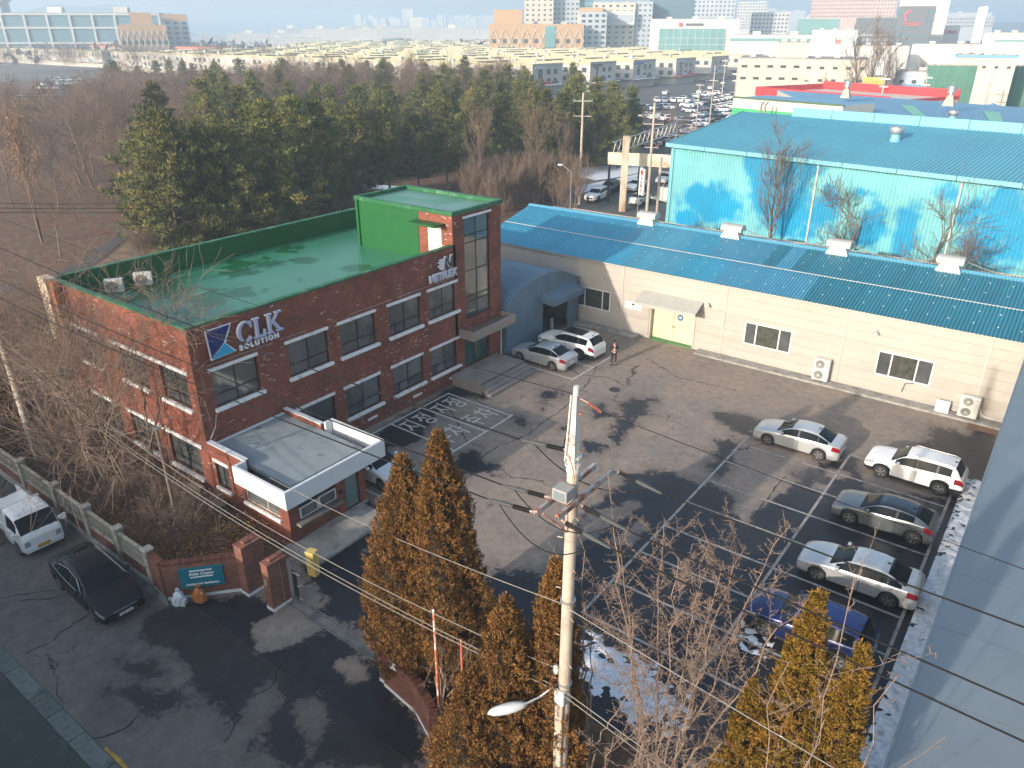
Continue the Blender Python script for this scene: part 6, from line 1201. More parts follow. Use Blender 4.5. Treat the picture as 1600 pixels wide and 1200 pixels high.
# dark folded gate behind the pillar
t = empty('sliding_gate', (-20.95,13.6,0), 'dark metal sliding gate pushed back behind the brick pillar', 'gate')
for k in range(5): b = MB(); b.tube([(.05+k*.06,.0,.1),(.05+k*.06,.0,1.5)], .018, 6); b.build('bar', M_trimb, t)
b = MB(); b.tube([(0,0,.2),(.5,0,.2)], .025, 6); b.tube([(0,0,1.4),(.5,0,1.4)], .025, 6); b.tube([(.3,.05,.7),(.45,-.1,.95),(.6,.0,1.0)], .018, 6); b.build('frame', M_steel, t)
# teal distributor sign
a, c = Vector((-25.0,10.62,0)), Vector((-22.95,12.95,0)); d = (c-a).normalized(); an = math.atan2(d.y,d.x); t = empty('company_sign', a+d*1.42+Vector((d.y,-d.x,0))*.16+Vector((0,0,.98)), 'teal board reading Atlas Copco Authorised distributor on the brick gate wall', 'sign', rz=an)
MB().bbox(-.82,.82,-.03,.03,-.47,.47,.008).build('board', mat('teal_sign', (.0,.145,.21), .4, var=.05), t)
for z_ in (.33,.03): MB().box(-.42,.42,-.036,-.031,z_-.03,z_+.03).build('stripe', M_let, t)
for tx, sz, z_, sh in (('Atlas Copco', .185, .18, .25),('Authorised distributor', .135, -.30, 0)): link('lettering', text_mesh(tx, sz, .004, M_let, .005, shear=sh), t, loc=(0,-.034,z_), rot=(R(90),0,0))
def bag(x, y, m, label, sc, sd):
    b = MB(); g = random.Random(sd); K = 18; lv = [(.0,.0),(.26,.02),(.31,.12),(.30,.3),(.24,.46),(.12,.56),(.04,.62),(.10,.72),(.0,.7)]; vs = []
    for i, (r_, z_) in enumerate(lv):
        for j in range(K): a_ = 2*math.pi*j/K; q = r_*(1+g.uniform(-.16,.16)+.12*math.sin(a_*3+sd)); vs.append((q*math.cos(a_), q*.8*math.sin(a_), z_+(g.uniform(-.03,.03) if 0 < i < 8 else 0)))
    b.add(vs, [(i*K+j,i*K+(j+1) % K,(i+1)*K+(j+1) % K,(i+1)*K+j) for i in range(len(lv)-1) for j in range(K)]); o = b.build('rubbish_bag', m, loc=(x,y,0), scale=sc, label=label, cat='bag'); return o
bag(-24.35,10.72,mat('white_plastic',(.50,.55,.60),.35,var=.25,scale=6,bump=.6),'knotted white plastic rubbish bag at the foot of the teal sign',1.0,1); bag(-23.9,11.3,mat('brown_plastic',(.42,.15,.035),.3,var=.6,scale=9,bump=.8,c2=(.20,.10,.05)),'translucent orange brown rubbish bag right of the white one',1.02,2)
# planter walls at the right of the entrance
wall_run('planter_wall', [(-14.95,12.75),(-13.3,12.55),(-12.05,12.0),(-11.3,11.2),(-7.8,7.6)], 1.35, 'red brick planter wall curving in front of the rust brown conifers')
t = pillar(-15.0,12.95,.5,.5,1.75,0,'brick pillar at the planter end under the joined pair of conifers'); MB().box(.5,.8,-.42,-.40,1.2,1.5).build('white_plate', M_white, t)
for x, y, h, lab, m_ in ((-12.0,12.2,5.2,'taller peeling white and rust flagpole in the planter',mat('flaking_pole',(.62,.55,.50),.6,var=.3,scale=3,c2=(.45,.12,.06),thr=(.45,.52))),(-11.15,12.4,4.4,'shorter rusty red flagpole in the planter',mat('red_pole',(.40,.10,.06),.6,var=.3,scale=4,c2=(.5,.3,.2)))):
    t = empty('flagpole', (x,y,0), lab, 'flagpole'); MB().tube([(0,0,0),(0,0,h)], [.045,.035], 8).build('pole', m_, t); MB().lathe([(0,h+.08),(.05,h+.03),(0,h-.02)], 10).build('finial', m_, t); MB().bbox(-.12,.12,-.12,.12,0,.35,.02).build('base', M_rust, t)
# ---------------------------------------------------------------- utility poles and lines
M_pole = mat('pole_concrete', (.40,.345,.29), .85, var=.25, scale=5, bump=.3, c2=(.27,.235,.20), thr=(.5,.68), aniso=(1,1,.35)); M_cap = mat('sleeve', (.50,.48,.46), .5, var=.1, scale=8, c2=(.42,.13,.04), thr=(.60,.66)); M_galv = mat('weathered_arm', (.40,.39,.38), .6, metal=.3, var=.2, scale=6, c2=(.30,.09,.035), thr=(.44,.56)); M_ins = mat('brown_polymer', (.035,.030,.030), .5); M_clamp = mat('grey_cover', (.045,.05,.055), .7, var=.2, scale=9); M_por = mat('brown_porcelain', (.30,.08,.05), .3)
MPX, MPY = -7.35, 12.0
t = MP = empty('utility_pole', (MPX,MPY,0), 'tall concrete utility pole with white rusty top sleeve in the foreground', 'utility pole')
MB().tube([(0,0,0),(0,0,12.3)], [.175,.130], 20).build('shaft', M_pole, t, smooth=False)
b = MB(); b.tube([(0,0,11.75),(0,0,12.0),(0,0,12.35),(0,0,13.45),(0,0,13.75)], [.155,.15,.13,.075,.062], 12); b.tube([(.0,0,13.75),(0,0,13.8)], .06, 8); b.build('top_sleeve', M_cap, t)
for sx in (-1,1): b = MB(); b.add([(sx*.10,-.12,12.05),(sx*.13,-.12,12.05),(sx*.075,-.06,13.6),(sx*.05,-.06,13.6),(sx*.10,-.18,12.05),(sx*.13,-.18,12.05),(sx*.075,-.10,13.6),(sx*.05,-.10,13.6)], [(0,1,2,3),(7,6,5,4),(0,3,7,4),(1,5,6,2),(3,2,6,7),(0,4,5,1)]); b.build('sleeve_flange', M_cap, t)
b = MB(); [b.tube([(.05+.09*math.cos(a_),-.20,12.62+.13*math.sin(a_)) for a_ in [2*math.pi*i/12 for i in range(13)]], .012, 4)]; b.tube([(-.05,-.19,12.3),(.12,-.22,12.0),(.16,-.2,11.7)], .012, 4); b.build('rusty_loop', M_rust, t)
for z_ in (11.9,12.1,12.3,13.2): MB().box(-.16,.16,-.02,.02,z_-.02,z_+.02).build('bolt', M_rust, t)
for k in range(4): z_ = 5.6+k*.0+k*1.45; MB().tube([(-.17,-.05,z_),(-.30,-.09,z_+.0)], .012, 5).build('step_bolt', M_rust, t); MB().tube([(.15,-.08,z_+.7),(.27,-.14,z_+.7)], .012, 5).build('step_bolt', M_rust, t)
for z_ in (11.95,12.15,8.2,5.55,5.0): MB().lathe([(.18,-.035),(.188,-.03),(.188,.03),(.18,.035)], 16, (0,0,z_)).build('band', M_cap if z_ > 11 else M_steel, t)
# two steel arms held each side of the pole, a brace and a box
for x, dy in ((-.24,0),(.22,.12)):
    b = MB(); b.bbox(x-.04,x+.04,-1.05+dy,1.35+dy,11.16,11.22,.004); b.bbox(x-.04,x-.03,-1.05+dy,1.35+dy,11.08,11.16,.002); b.bbox(x+.03,x+.04,-1.05+dy,1.35+dy,11.08,11.16,.002); b.build('crossarm', M_galv, t)
b = MB(); b.tube([(-.15,-.9,11.08),(0,-.18,10.25)], .025, 5); b.tube([(.1,-.8,11.1),(.05,-.18,10.4)], .02, 5); b.build('brace', M_rust, t)
b = MB(); b.bbox(-.20,.18,-.52,-.16,11.23,11.52,.015,0); b.bbox(-.15,.13,-.53,-.515,11.27,11.48,.005,1); b.build('switch_box', [mat('box_galv',(.33,.33,.32),.5,metal=.3),mat('box_face',(.15,.19,.22),.4)], t)
b = MB(); b.bbox(-.14,.14,-.26,-.16,5.0,5.42,.01); b.build('meter_box', M_white, t)
b = MB(); b.bbox(-.13,.10,-.235,-.14,0,5.0,.02); b.build('cable_guard', M_pole, t)
b = MB(); b.lathe([(.0,0),(.07,.03),(.08,.14),(.06,.28),(.0,.3)], 10, (-.24,-.05,5.75)); b.build('splice_case', M_white, t)
lamp = empty('street_lamp', (MPX-.12,MPY-.18,5.55), 'white oval street lamp on a short arm fixed to the foreground pole', 'street lamp'); MB().tube([(0,0,0),(-.25,-.35,-.28),(-.52,-.72,-.42)], .03, 6).build('arm', M_steel, lamp)
b = MB(); b.add(*(lambda K=14: ([(-.78+.42*math.cos(2*math.pi*j/K)*s*.8-.0, -1.0+.20*math.sin(2*math.pi*j/K)*s*1.1+(.42*math.cos(2*math.pi*j/K)*s*.9), -.47+h) for s, h in ((.35,-.10),(.85,-.07),(1.0,0),(.85,.09),(.4,.14)) for j in range(K)], [(i*K+j,i*K+(j+1) % K,(i+1)*K+(j+1) % K,(i+1)*K+j) for i in range(4) for j in range(K)]+[tuple(range(K))[::-1],tuple(4*K+j for j in range(K))]))()); b.build('lamp_head', mat('lamp_white',(.55,.60,.63),.35), lamp, smooth=True)
def insul(parent, a, dirx, dz=-.10, cov=True):
    """dead-end insulator string from a towards +-x, with a grey line cover behind it; returns the wire end"""
    a = Vector(a); d = Vector((dirx,-.05,dz)).normalized(); e = empty('insulator', a, parent=parent); b = MB(); b.tube([(0,0,0), d*.18], .028, 6); b.build('link', M_galv, e)
    b = MB(); b.tube([d*.16, d*.62], .022, 6)
    for k in range(9): p = d*(.19+k*.05); b.tube([p, p+d*.004, p+d*.02], [.055,.06,.028], 10)
    b.build('sheds', M_ins, e)
    if cov: b = MB(); b.tube([d*.62, d*.66, d*.86, d*1.0, d*1.22, d*1.34], [.025,.045,.058,.042,.035,.010], 8); b.build('line_cover', M_clamp, e)
    return a + d*1.28 + Vector((MPX,MPY,0))
L_ends = [insul(t, (-.24,-1.0,11.12), -1), insul(t, (-.24,-.45,11.2), -1), insul(t, (-.1,.05,12.2), -1)]; R_ends = [insul(t, (.22,-.85,11.08), 1), insul(t, (.22,-.15,11.1), 1), insul(t, (.22,1.4,11.2), 1)]
b = MB(); b.tube([(.05,0,13.55),(.3,0,13.5)], .012, 5); b.tube([(.3,0,13.5),(.62,.0,13.38)], .02, 6); [b.tube([(.34+.07*k,0,13.485-.03*k),(.36+.07*k,0,13.48-.03*k)], [.05,.03], 8) for k in range(4)]; b.build('earth_insulator', M_por, t)
def jumper(a, c, s, par=t): a, c = Vector(a)-Vector((MPX,MPY,0)), Vector(c)-Vector((MPX,MPY,0)); b = MB(); b.tube([a.lerp(c, i/14)-Vector((0,0,4*s*(i/14)*(1-i/14))) for i in range(15)], .013, 5); b.build('jumper', M_cable, par)
jumper(L_ends[0]+Vector((.3,0,0)), R_ends[0]-Vector((.3,0,0)), .75); jumper(L_ends[1]+Vector((.3,0,0)), R_ends[1]-Vector((.3,0,0)), .6); jumper(L_ends[2]+Vector((.35,0,0)), R_ends[2]-Vector((.3,0,0)), .5)
def wire(a, c, s, label, m=M_cable, r=.019, n=24): b = MB(); b.tube(sag(Vector(a), Vector(c), s, n), r, 5); return b.build('overhead_wire', m, label=label, cat='wire')
PX2, PY2 = -40.5, 12.4       # the next pole down the street
wl_ = ['lowest','middle','uppermost']
wire(L_ends[0], (-60,11.2,11.6), .9, 'dark overhead wire left of the pole crossing the gatehouse roof, lower of two'); wire(L_ends[1], (-60,11.9,12.2), .9, 'dark overhead wire left of the pole crossing the gatehouse roof, upper of two'); wire(L_ends[2], (-60,12.6,13.4), .9, 'dark overhead wire from the pole crossing the lettered parking bays')
wire(R_ends[0], (34,11.2,11.0), .55, 'black overhead wire right of the pole, lowest of three over the grey roof'); wire(R_ends[1], (34,11.9,11.4), .55, 'black overhead wire right of the pole, middle of three over the grey roof'); wire(R_ends[2], (34,13.4,12.6), .5, 'black overhead wire right of the pole, uppermost over the parked silver saloon')
wire((MPX,MPY,13.6), (-60,12.2,15.2), 1.0, 'thin wire from the pole top sleeve running over the brick facade', r=.008); wire((MPX+.62,MPY,13.38), (34,12.0,13.6), .7, 'thin wire from the brown insulator at the pole top to the right', r=.008)
wire((MPX-.05,MPY-.2,8.2), (-23.7,15.05,3.9), .25, 'pale service wire from the pole down to the gatehouse fascia', M_cablel, .012); wire((MPX+.1,MPY-.2,8.15), (30,11.0,7.6), .8, 'pale wire from the pole to the lower right corner', M_cablel, .012)
for a, c, s, lab in (((MPX-.1,MPY-.2,6.1),(PX2,PY2-.2,7.4),1.6,'pale telephone cable above the gate pillars, upper one'),((MPX-.1,MPY-.2,5.5),(PX2,PY2-.2,6.6),1.35,'pale telephone cable sagging over the gate pillars, middle one'),((MPX-.1,MPY-.25,5.42),(PX2,PY2-.2,6.45),1.4,'pale telephone cable sagging over the gate pillars, lowest one')): wire(a, c, s, lab, M_cablel, .012)
for a, c, s, lab in (((MPX+.1,MPY-.2,5.5),(30,11,4.6),1.2,'pale telephone cable right of the pole, upper one'),((MPX+.1,MPY-.25,5.4),(30,11,4.3),1.3,'pale telephone cable right of the pole, lower one')): wire(a, c, s, lab, M_cablel, .012)
wire((PX2,PY2,7.2), (-75,12.0,7.4), .6, 'telephone cable leaving the left edge', M_cablel, .012)
t = empty('utility_pole', (PX2,PY2,0), 'leaning looking concrete pole at the left edge carrying a small lamp', 'utility pole'); MB().tube([(0,0,0),(0,0,12.6)], [.20,.13], 16).build('shaft', M_pole, t)
for z_ in (5.9,7.0,7.6,8.2,8.8,9.6): MB().lathe([(.175,-.03),(.185,0),(.175,.03)], 14, (0,0,z_)).build('band', M_rust, t)
lp = empty('street_lamp', (PX2,PY2,8.0), 'small white street lamp on the pole at the left edge', 'street lamp'); MB().tube([(0,0,0),(-.35,-.45,.15)], .025, 6).build('arm', M_steel, lp); b = MB(); b.bbox(-.75,-.3,-.75,-.45,.10,.22,.05); b.build('lamp_head', MATS['lamp_white'], lp)
t = empty('garden_post', (-28.0,13.0,0), 'weathered wooden post standing in the garden before the end wall', 'post'); MB().tube([(0,0,0),(0,0,5.6)], [.085,.07], 10).build('post', mat('weathered_wood',(.15,.11,.08),.9,var=.3,scale=6,aniso=(4,4,.5)), t); MB().lathe([(.13,0),(.14,.05),(0,.08)], 10, (0,0,5.6)).build('cap', M_concd, t)
# ---------------------------------------------------------------- street furniture beyond the warehouse
def upole(u, v, h, label, arms=((.92,1.9),(.80,1.5)), r=.16, yaw=0.):
    p = G(u, v); t = empty('utility_pole', p, label, 'utility pole', rz=yaw); MB().tube([(0,0,0),(0,0,h)], [r,r*.7], 10).build('shaft', M_pole, t)
    for f, w in arms:
        b = MB(); b.bbox(-w/2,w/2,-.05,.05,h*f-.05,h*f+.05,.01); b.build('crossarm', M_steel, t)
        for k in (-.45,-.15,.3,.46): MB().lathe([(.03,0),(.07,.06),(.03,.12),(.06,.18),(0,.24)], 8, (k*w,0,h*f+.05)).build('insulator', M_por if f < .9 else M_cablel, t)
    return t
upole(905,320,13.6,'pale utility pole with two crossarms rising before the dark conifers',((.93,2.4),(.80,2.2)),.18,.5)
upole(1010,338,13.0,'utility pole with a crowded crossarm right of the concrete column',((.90,1.4),(.82,2.4),(.62,1.6)),.18,.4)
upole(1085,222,11.0,'slim utility pole between the car park and the turquoise roof',((.98,1.6),),.14); upole(1106,215,14.0,'tall utility pole at the corner of the turquoise roof',((.80,2.0),(.64,1.6)),.15)
p = G(972,330); t = empty('concrete_column', p, 'thick stained square concrete column standing beyond the blue roof', 'column', rz=.5); MB().bbox(-.42,.42,-.42,.42,0,9.0,.03).build('shaft', mat('stained_concrete',(.46,.40,.33),.85,var=.3,scale=2,c2=(.28,.19,.12),aniso=(1,1,.3)), t)
# runway beam of the factory crane and its latticed walkway
a = Vector(far(951,101,247)); c = Vector(far(1052,97,252)); b0 = Vector((a.x,a.y,0)); t = empty('crane_beam', b0, 'rusty cream crane runway beam sticking out from the turquoise warehouse', 'crane beam'); q = MB(); d = (c-a); dn = Vector((-d.y,d.x,0)).normalized()*.22
for s_ in (0,1): q.add([a-b0+dn*(1-2*s_)+Vector((0,0,z_)) for z_ in (-.75,.75)]+[c-b0+dn*(1-2*s_)+Vector((0,0,z_)) for z_ in (.75,-.75)], [(0,1,2,3)])
q.add([a-b0+dn+Vector((0,0,.75)),a-b0-dn+Vector((0,0,.75)),c-b0-dn+Vector((0,0,.75)),c-b0+dn+Vector((0,0,.75))], [(0,1,2,3)]); q.add([a-b0+dn+Vector((0,0,-.75)),a-b0-dn+Vector((0,0,-.75)),a-b0-dn+Vector((0,0,.75)),a-b0+dn+Vector((0,0,.75))], [(0,1,2,3)])
q.build('girder', mat('girder_paint',(.52,.46,.36),.6,var=.25,scale=1.5,c2=(.33,.17,.10),thr=(.54,.66)), t)
q = MB()
for f in (.02,.5): p = a.lerp(c, f)-b0; q.tube([(p.x,p.y,0),(p.x,p.y,a.z-.7)], .16, 8)
q.build('support_post', M_trimb, t)
a2, c2_ = Vector(far(958,108,240)), Vector(far(1058,125,206)); t = empty('lattice_walkway', (a2.x,a2.y,0), 'grey latticed steel walkway slanting behind the crane beam', 'walkway'); o3 = Vector((a2.x,a2.y,0)); q = MB(); U3 = Vector((0,0,1.5)); n_ = 14
q.tube([a2-o3,c2_-o3], .09, 5); q.tube([a2-o3+U3,c2_-o3+U3], .09, 5); q.build('chord', M_steel, t)
for k in range(n_): p, p2 = a2.lerp(c2_,k/n_)-o3, a2.lerp(c2_,(k+1)/n_)-o3; q = MB(); q.tube([p,p.lerp(p2,.5)+U3], .06, 4); q.tube([p.lerp(p2,.5)+U3,p2], .06, 4); q.build('lattice_bar', M_steel, t)
# transformer platform
pp = Vector(far(1052,87,330)); pp.z = 0; t = empty('transformer_platform', pp, 'pole platform carrying pale electrical transformers beside the turquoise wall', 'transformers', rz=-.35)
for x in (-2.6,1.3): MB().tube([(x,0,0),(x,0,7.2 if x > 0 else 7.6)], .16, 10).build('pole', M_pole, t)
MB().bbox(-3.3,2.0,-.5,.5,3.0,3.15,.02).build('deck', M_vent, t); MB().bbox(-2.6,1.9,-.07,.07,6.0,6.14,.01).build('beam', M_steel, t); b = MB(); b.tube([(-2.6,0,4.0),(-.6,0,6.0)], .05, 5); b.build('brace', M_steel, t)
for k in range(4):
    x = -2.1+k*.86; e = MB().lathe([(.36,0),(.38,.05),(.38,1.15),(.30,1.25),(.28,1.32),(0,1.34)], 14, (x,0,3.15)).build('transformer', mat('transformer_paint',(.52,.52,.46),.5,var=.1), t)
    for s_ in (-.12,.12): MB().lathe([(.03,1.3),(.06,1.38),(.03,1.44),(.06,1.5),(0,1.6)], 8, (x+s_,0,3.15)).build('bushing', M_cablel, e)
p = Vector(far(1001,86,315)); t = empty('hanging_sign', (p.x,p.y,0), 'tall white vertical sign with red emblem and Korean lettering among the poles', 'sign', rz=-.45); MB().bbox(-.42,.42,-.1,.1,3.9,6.75,.02).build('board', M_white, t); MB().bbox(-.5,-.42,-.05,.05,0,6.9,.01).build('post', M_steel, t)
q = MB(); q.lathe([(.27,0),(.27,-.01),(0,-.012)], 20, (0,-.1,6.35), 'y'); q.build('emblem', mat('sign_red',(.5,.03,.03),.5), t)
for k, ch in enumerate('우성전기'): link('sign_letter', text_mesh(ch, .62, .006, M_trimb, .012), t, loc=(0,-.108,5.75-.53*k), rot=(R(90),0,0))
p = G(890,352); t = empty('street_lamp', (p.x,p.y,0), 'small street lamp with white head leaning over the road by the brush', 'street lamp'); MB().tube([(0,0,0),(0,0,6.0),(-.8,-.6,6.8)], .06, 6).build('post', M_steel, t); MB().bbox(-1.3,-.7,-.9,-.5,6.75,6.9,.04).build('lamp_head', M_white, t)
wire(far(905,95,160), far(-200,150,317), 1.5, 'distant twin cable crossing the park at the left, upper one', r=.03) if False else None
for dz, lab in ((0,'upper'),(.7,'middle'),(1.3,'lower')): a = far(-60,72,316); c = far(300,72,316); wire((a.x,a.y,a.z-dz*.55), (c.x,c.y,c.z-dz*.55), .15, 'level dark cable crossing the park at the left, %s of three' % lab, r=.022)
# ---------------------------------------------------------------- the town beyond
M_mw = mat('market_wall', (.44,.42,.38), .7, var=.06, scale=.1, objvar=.05); M_my = mat('market_yellow', (.38,.355,.24), .7, var=.06, scale=.1); M_mg = mat('market_green_roof', (.12,.23,.13), .8, var=.2, scale=.06, c2=(.24,.27,.20)); M_dk = mat('window_dark', (.05,.065,.075), .25)
M_roofc = mat('roof_clutter', (.50,.50,.46), .7, var=.3, objvar=.3); M_pink = mat('market_pink', (.55,.40,.34), .7)
win_me = MB().bbox(-1.0,1.0,-.06,.05,-.8,.8,.04).mesh('window', M_dk); tank_me = MB().lathe([(1.0,0),(1.0,1.5),(.3,2.0),(0,2.0)], 10).mesh('water_tank', M_roofc); box_me = MB().box(-1.3,1.3,-.8,.8,0,1.0).mesh('roof_unit', M_roofc)
sign_ms = [mat('sign_blue',(.06,.17,.34),.6), mat('sign_dark',(.07,.08,.09),.6), mat('sign_pale',(.42,.50,.55),.6), mat('sign_redm',(.45,.07,.06),.6)]
hr = random.Random(12)
def market(i, x1, x0, y, w=17, h=10., label=None, num=None, detail=2):
    t = empty('market_block', (x1,y,0), label, 'building', 'long white market blocks with green and yellow roofs', rz=R(-1.5)); L_ = x1-x0
    MB().box(-L_,0,0,w,0,h-.3).build('wall', M_mw, t); MB().box(-L_+.3,-.3,.3,w-.3,h-.3,h-.2).build('roof', M_mg, t)
    b = MB(); b.box(-L_-.1,.1,-.1,.35,h-.7,h+.15); b.box(-L_-.1,.1,w-.35,w+.1,h-.7,h+.15); b.box(-L_,0,w*.5-.2,w*.5+.2,h-.2,h+.15); b.build('parapet', M_my, t); b = MB(); b.box(-.4,.1,.5,w-.5,h-.9,h+.15); b.build('end_parapet', MATS['box_galv'], t)
    n_ = int(L_/16)
    for k in range(n_):
        x = -8-k*16+hr.uniform(-2,2); link(*(('water_tank', tank_me) if hr.random() < .35 else ('roof_unit', box_me)), t, loc=(x, hr.uniform(2,w-2), h-.2), scale=(hr.uniform(.5,1), hr.uniform(.5,1), hr.uniform(.5,1.2)))
        if k % 2: MB().box(x-.2,x+.2,0,w,h-.2,h+.5).build('party_wall', M_my, t)
    if detail:
        for k in range(int(L_/4.2)):
            x = -2.6-k*4.2
            for z in ((8.0,5.0) if detail > 1 else (8.0,)):
                if k % 4 == 3: continue
                link('window', win_me, t, loc=(x,-.05,z-.6))
            if k % 8 == 4: MB().box(x-1.1,x+1.3,-.12,-.0,1.5,h-1).build('bay_panel', M_pink if k % 16 == 4 else M_mw, t)
            if k % 7 == 3: MB().bbox(x-2.5,x+2.5,-.5,-.1,3.2,4.4,.05).build('shop_sign', hr.choice(sign_ms), t)
        for yy in (4.5,9.5,13.5):
            for z in (7.4,4.4):
                if num and yy == 4.5: continue
                o = link('window', win_me, t, loc=(.05,yy,z)); o.rotation_euler = (0,0,R(90))
        if num: link('block_number', text_mesh(str(num), 5.2, .05, M_dk, .12), t, loc=(.12,4.4,6.2), rot=(R(90),0,R(90))); MB().bbox(.05,.3,1.2,7.6,8.5,9.4,.02).build('end_sign', sign_ms[num % 3], t)
        MB().bbox(-L_*.4,.0,-2.4,-.1,3.0,3.3,.05).build('shop_awning', M_roofc, t); MB().bbox(.0,2.6,.2,w-.2,3.0,3.3,.05).build('shop_awning', sign_ms[3] if num == 5 else M_roofc, t)
        for yy in (3.5,8.5,13.2): MB().bbox(.1,.45,yy-1.9,yy+1.9,3.4,4.3,.04).build('shop_sign', hr.choice(sign_ms), t)
    return t
ends = [(-163,229,8),(-157,257,7),(-155,286,6),(-151,316,5),(-150,350,None),(-147,388,None)]
for i, (x, y, nm) in enumerate(ends): market(i, x, x-(300+i*12), y, 18, 10., 'white market block, yellow green roof, ' + {8:'big figure eight painted on its end wall',7:'big figure seven painted on its end wall',6:'big figure six painted on its end wall',5:'big figure five painted above red awnings',None:'first row beyond the numbered blocks' if i == 4 else 'second row beyond the numbered blocks'}[nm], nm, 2 if i < 4 else 1)
for i in range(11): y = 426+i*40+i*i*1.2; market(6+i, -150-i*14, -560-i*52, y, 20, 10.2, 'hazy market block with yellow and green roof stripes, %s row beyond the windowed blocks' % ORD[i], None, 0)
market(30, -500, -690, 250, 16, 9.5, 'hazy white block with red roof line at the far left', None, 1)
t = empty('red_roof_block', (-560,330,0), 'far low white block with long red roof behind the market', 'building'); MB().box(-260,60,0,16,0,9).build('wall', M_mw, t); MB().box(-261,61,-1,17,9,10.4).build('roof', mat('far_red',(.48,.15,.10),.7), t)
def block(u, dist, w, d, vt, m, label, cols=0, rows=0, wm=None, yaw=None, vb=None, top=None, topm=None, band=None, ww=.55, wh=.5, cat='building', name='office_block'):
    """building whose nearer front is centred on the sight line u at the given distance, top edge at picture height vt"""
    p = far(u, dist, vt); h = p.z; a = math.atan2(p.x, p.y) if yaw is None else yaw; t = empty(name, (p.x,p.y,0), label, cat, rz=-a if yaw is None else yaw)
    MB().box(-w/2,w/2,0,d,0,h).build('wall', m, t); MB().box(-w/2+.4,w/2-.4,.4,d-.4,h,h+.3).build('roof', M_conc, t)
    if cols:
        cw, rh = w/cols, min(h, rows*3.4)/rows; me = MB().box(-cw*ww/2,cw*ww/2,-.15,.1,-rh*wh/2,rh*wh/2).mesh('window', wm or M_dk)
        for i in range(cols):
            for j in range(rows): link('window', me, t, loc=(-w/2+cw*(i+.5),0,h-rh*(j+.62)))
        cs = max(1, int(d/cw)); 
        for sx in (-1,1):
            for i in range(cs):
                for j in range(rows): o = link('window', me, t, loc=(sx*w/2,d*(i+.5)/cs,h-rh*(j+.62))); o.rotation_euler = (0,0,R(90))
    if band: MB().box(-w/2-.2,w/2+.2,-.2,d+.2,h-band[0],h-band[0]+band[1]).build('band', band[2], t)
    if top: MB().box(-w*top[0]/2+w*top[2],w*top[0]/2+w*top[2],d*.2,d*.7,h,h+top[1]).build('penthouse', topm or m, t)
    for k in range(3): link('roof_unit', box_me, t, loc=(w*(.3*k-.3), d*.5, h+.3), scale=max(.6, w/40))
    return t, h
M_or = mat('orange_cladding', (.42,.26,.13), .6, var=.06); M_crm = mat('cream_block', (.48,.44,.37), .6, var=.05, objvar=.04); M_gl = mat('green_glass_wall', (.12,.26,.27), .3, var=.15, scale=.1); M_gry = mat('grey_block', (.34,.38,.43), .6, var=.05, objvar=.06); M_slate = mat('slate_block', (.085,.10,.12), .4, var=.1, scale=.1); M_wht = mat('white_block', (.48,.485,.48), .6, var=.04, objvar=.05); M_bluish = mat('blue_glass_wall', (.07,.15,.20), .25, var=.1, scale=.1); M_pinkb = mat('pink_block', (.48,.34,.30), .6, var=.04)
def diamonds(t, w, h, z0, n_):
    for k in range(n_):
        x = -w/2+w*(k+.5)/n_; s_ = w/n_*.5; z = z0+h*.5
        for (xa,za,xb,zb) in ((x-s_,z,x,z+h*.45),(x,z+h*.45,x+s_,z),(x-s_,z,x,z-h*.45),(x,z-h*.45,x+s_,z)): b = MB(); b.tube([(xa,-.3,za),(xb,-.3,zb)], .38, 4); b.build('diamond_band', M_crm, t)
        link('window', win_me, t, loc=(x,-.15,z), scale=(1.3,1,1.6))
t, h = block(838,560,64,40,38,M_or,'orange and cream hall with a row of diamond patterns, centre of the skyline',top=(.30,9,-.30)); diamonds(t, 64, h-8, 6, 9); MB().box(6,13,-.6,-.1,4,h-1).build('glass_bay', M_gl, t)
block(928,575,18,40,19,M_gry,'grey and orange tower at the right end of the diamond patterned hall',4,7,top=(.9,3,-.1),topm=M_or); block(915,640,12,20,17,M_crm,'small pale stair tower above the diamond patterned hall')
t, h = block(222,640,31,30,39,M_or,'hazy orange hall with diamond patterns at the left of the skyline',top=(.45,8,.0),topm=M_or); diamonds(t, 31, h-8, 5, 8)
block(272,665,17,26,23,M_gry,'hazy grey tower with orange side at the left of the skyline',3,6,band=(4,4,M_or))
block(843,640,22,26,-45,M_crm,'cream tower block with small windows, leftmost of the tall blocks',5,16,ww=.35,wh=.35); block(882,650,24,26,-30,M_gry,'grey tower block beside the cream one',7,16,ww=.5,wh=.4); block(917,655,11,20,-30,M_bluish,'narrow green glass stair strip between two tower blocks',3,12,wm=M_gl,ww=.8,wh=.7)
block(960,600,30,30,4,M_crm,'broad cream office block with a billboard on its front',6,11,ww=.4,wh=.4); block(1005,603,14,34,3,M_gry,'grey sided office block right of the billboard',4,12,ww=.4,wh=.35)
block(1053,620,32,30,-30,M_bluish,'blue grey glass tower behind the grey office block',7,18,wm=M_slate,ww=.7,wh=.5); block(1122,760,36,30,-50,M_gry,'pale grey tower with many small windows, right of the blue glass tower',10,18,ww=.4,wh=.4)
t, h = block(1086,500,51,36,30,M_wht,'white office building with wide green glass front'); MB().box(-20,18,-.5,-.1,2,h-5).build('glass_front', M_gl, t)
for k in range(10): MB().box(-20+k*4.2,-19.8+k*4.2,-.7,-.5,2,h-5).build('mullion', M_wht, t)
for k in range(5): MB().box(-20,18,-.7,-.5,3+k*3.4,3.2+k*3.4).build('mullion', M_wht, t)
MB().box(-9,-7,-.8,-.6,h-3.8,h-1.8).build('sign_mark', sign_ms[3], t); MB().box(-5,5,-.8,-.6,h-3.4,h-2.2).build('sign', M_slate, t)
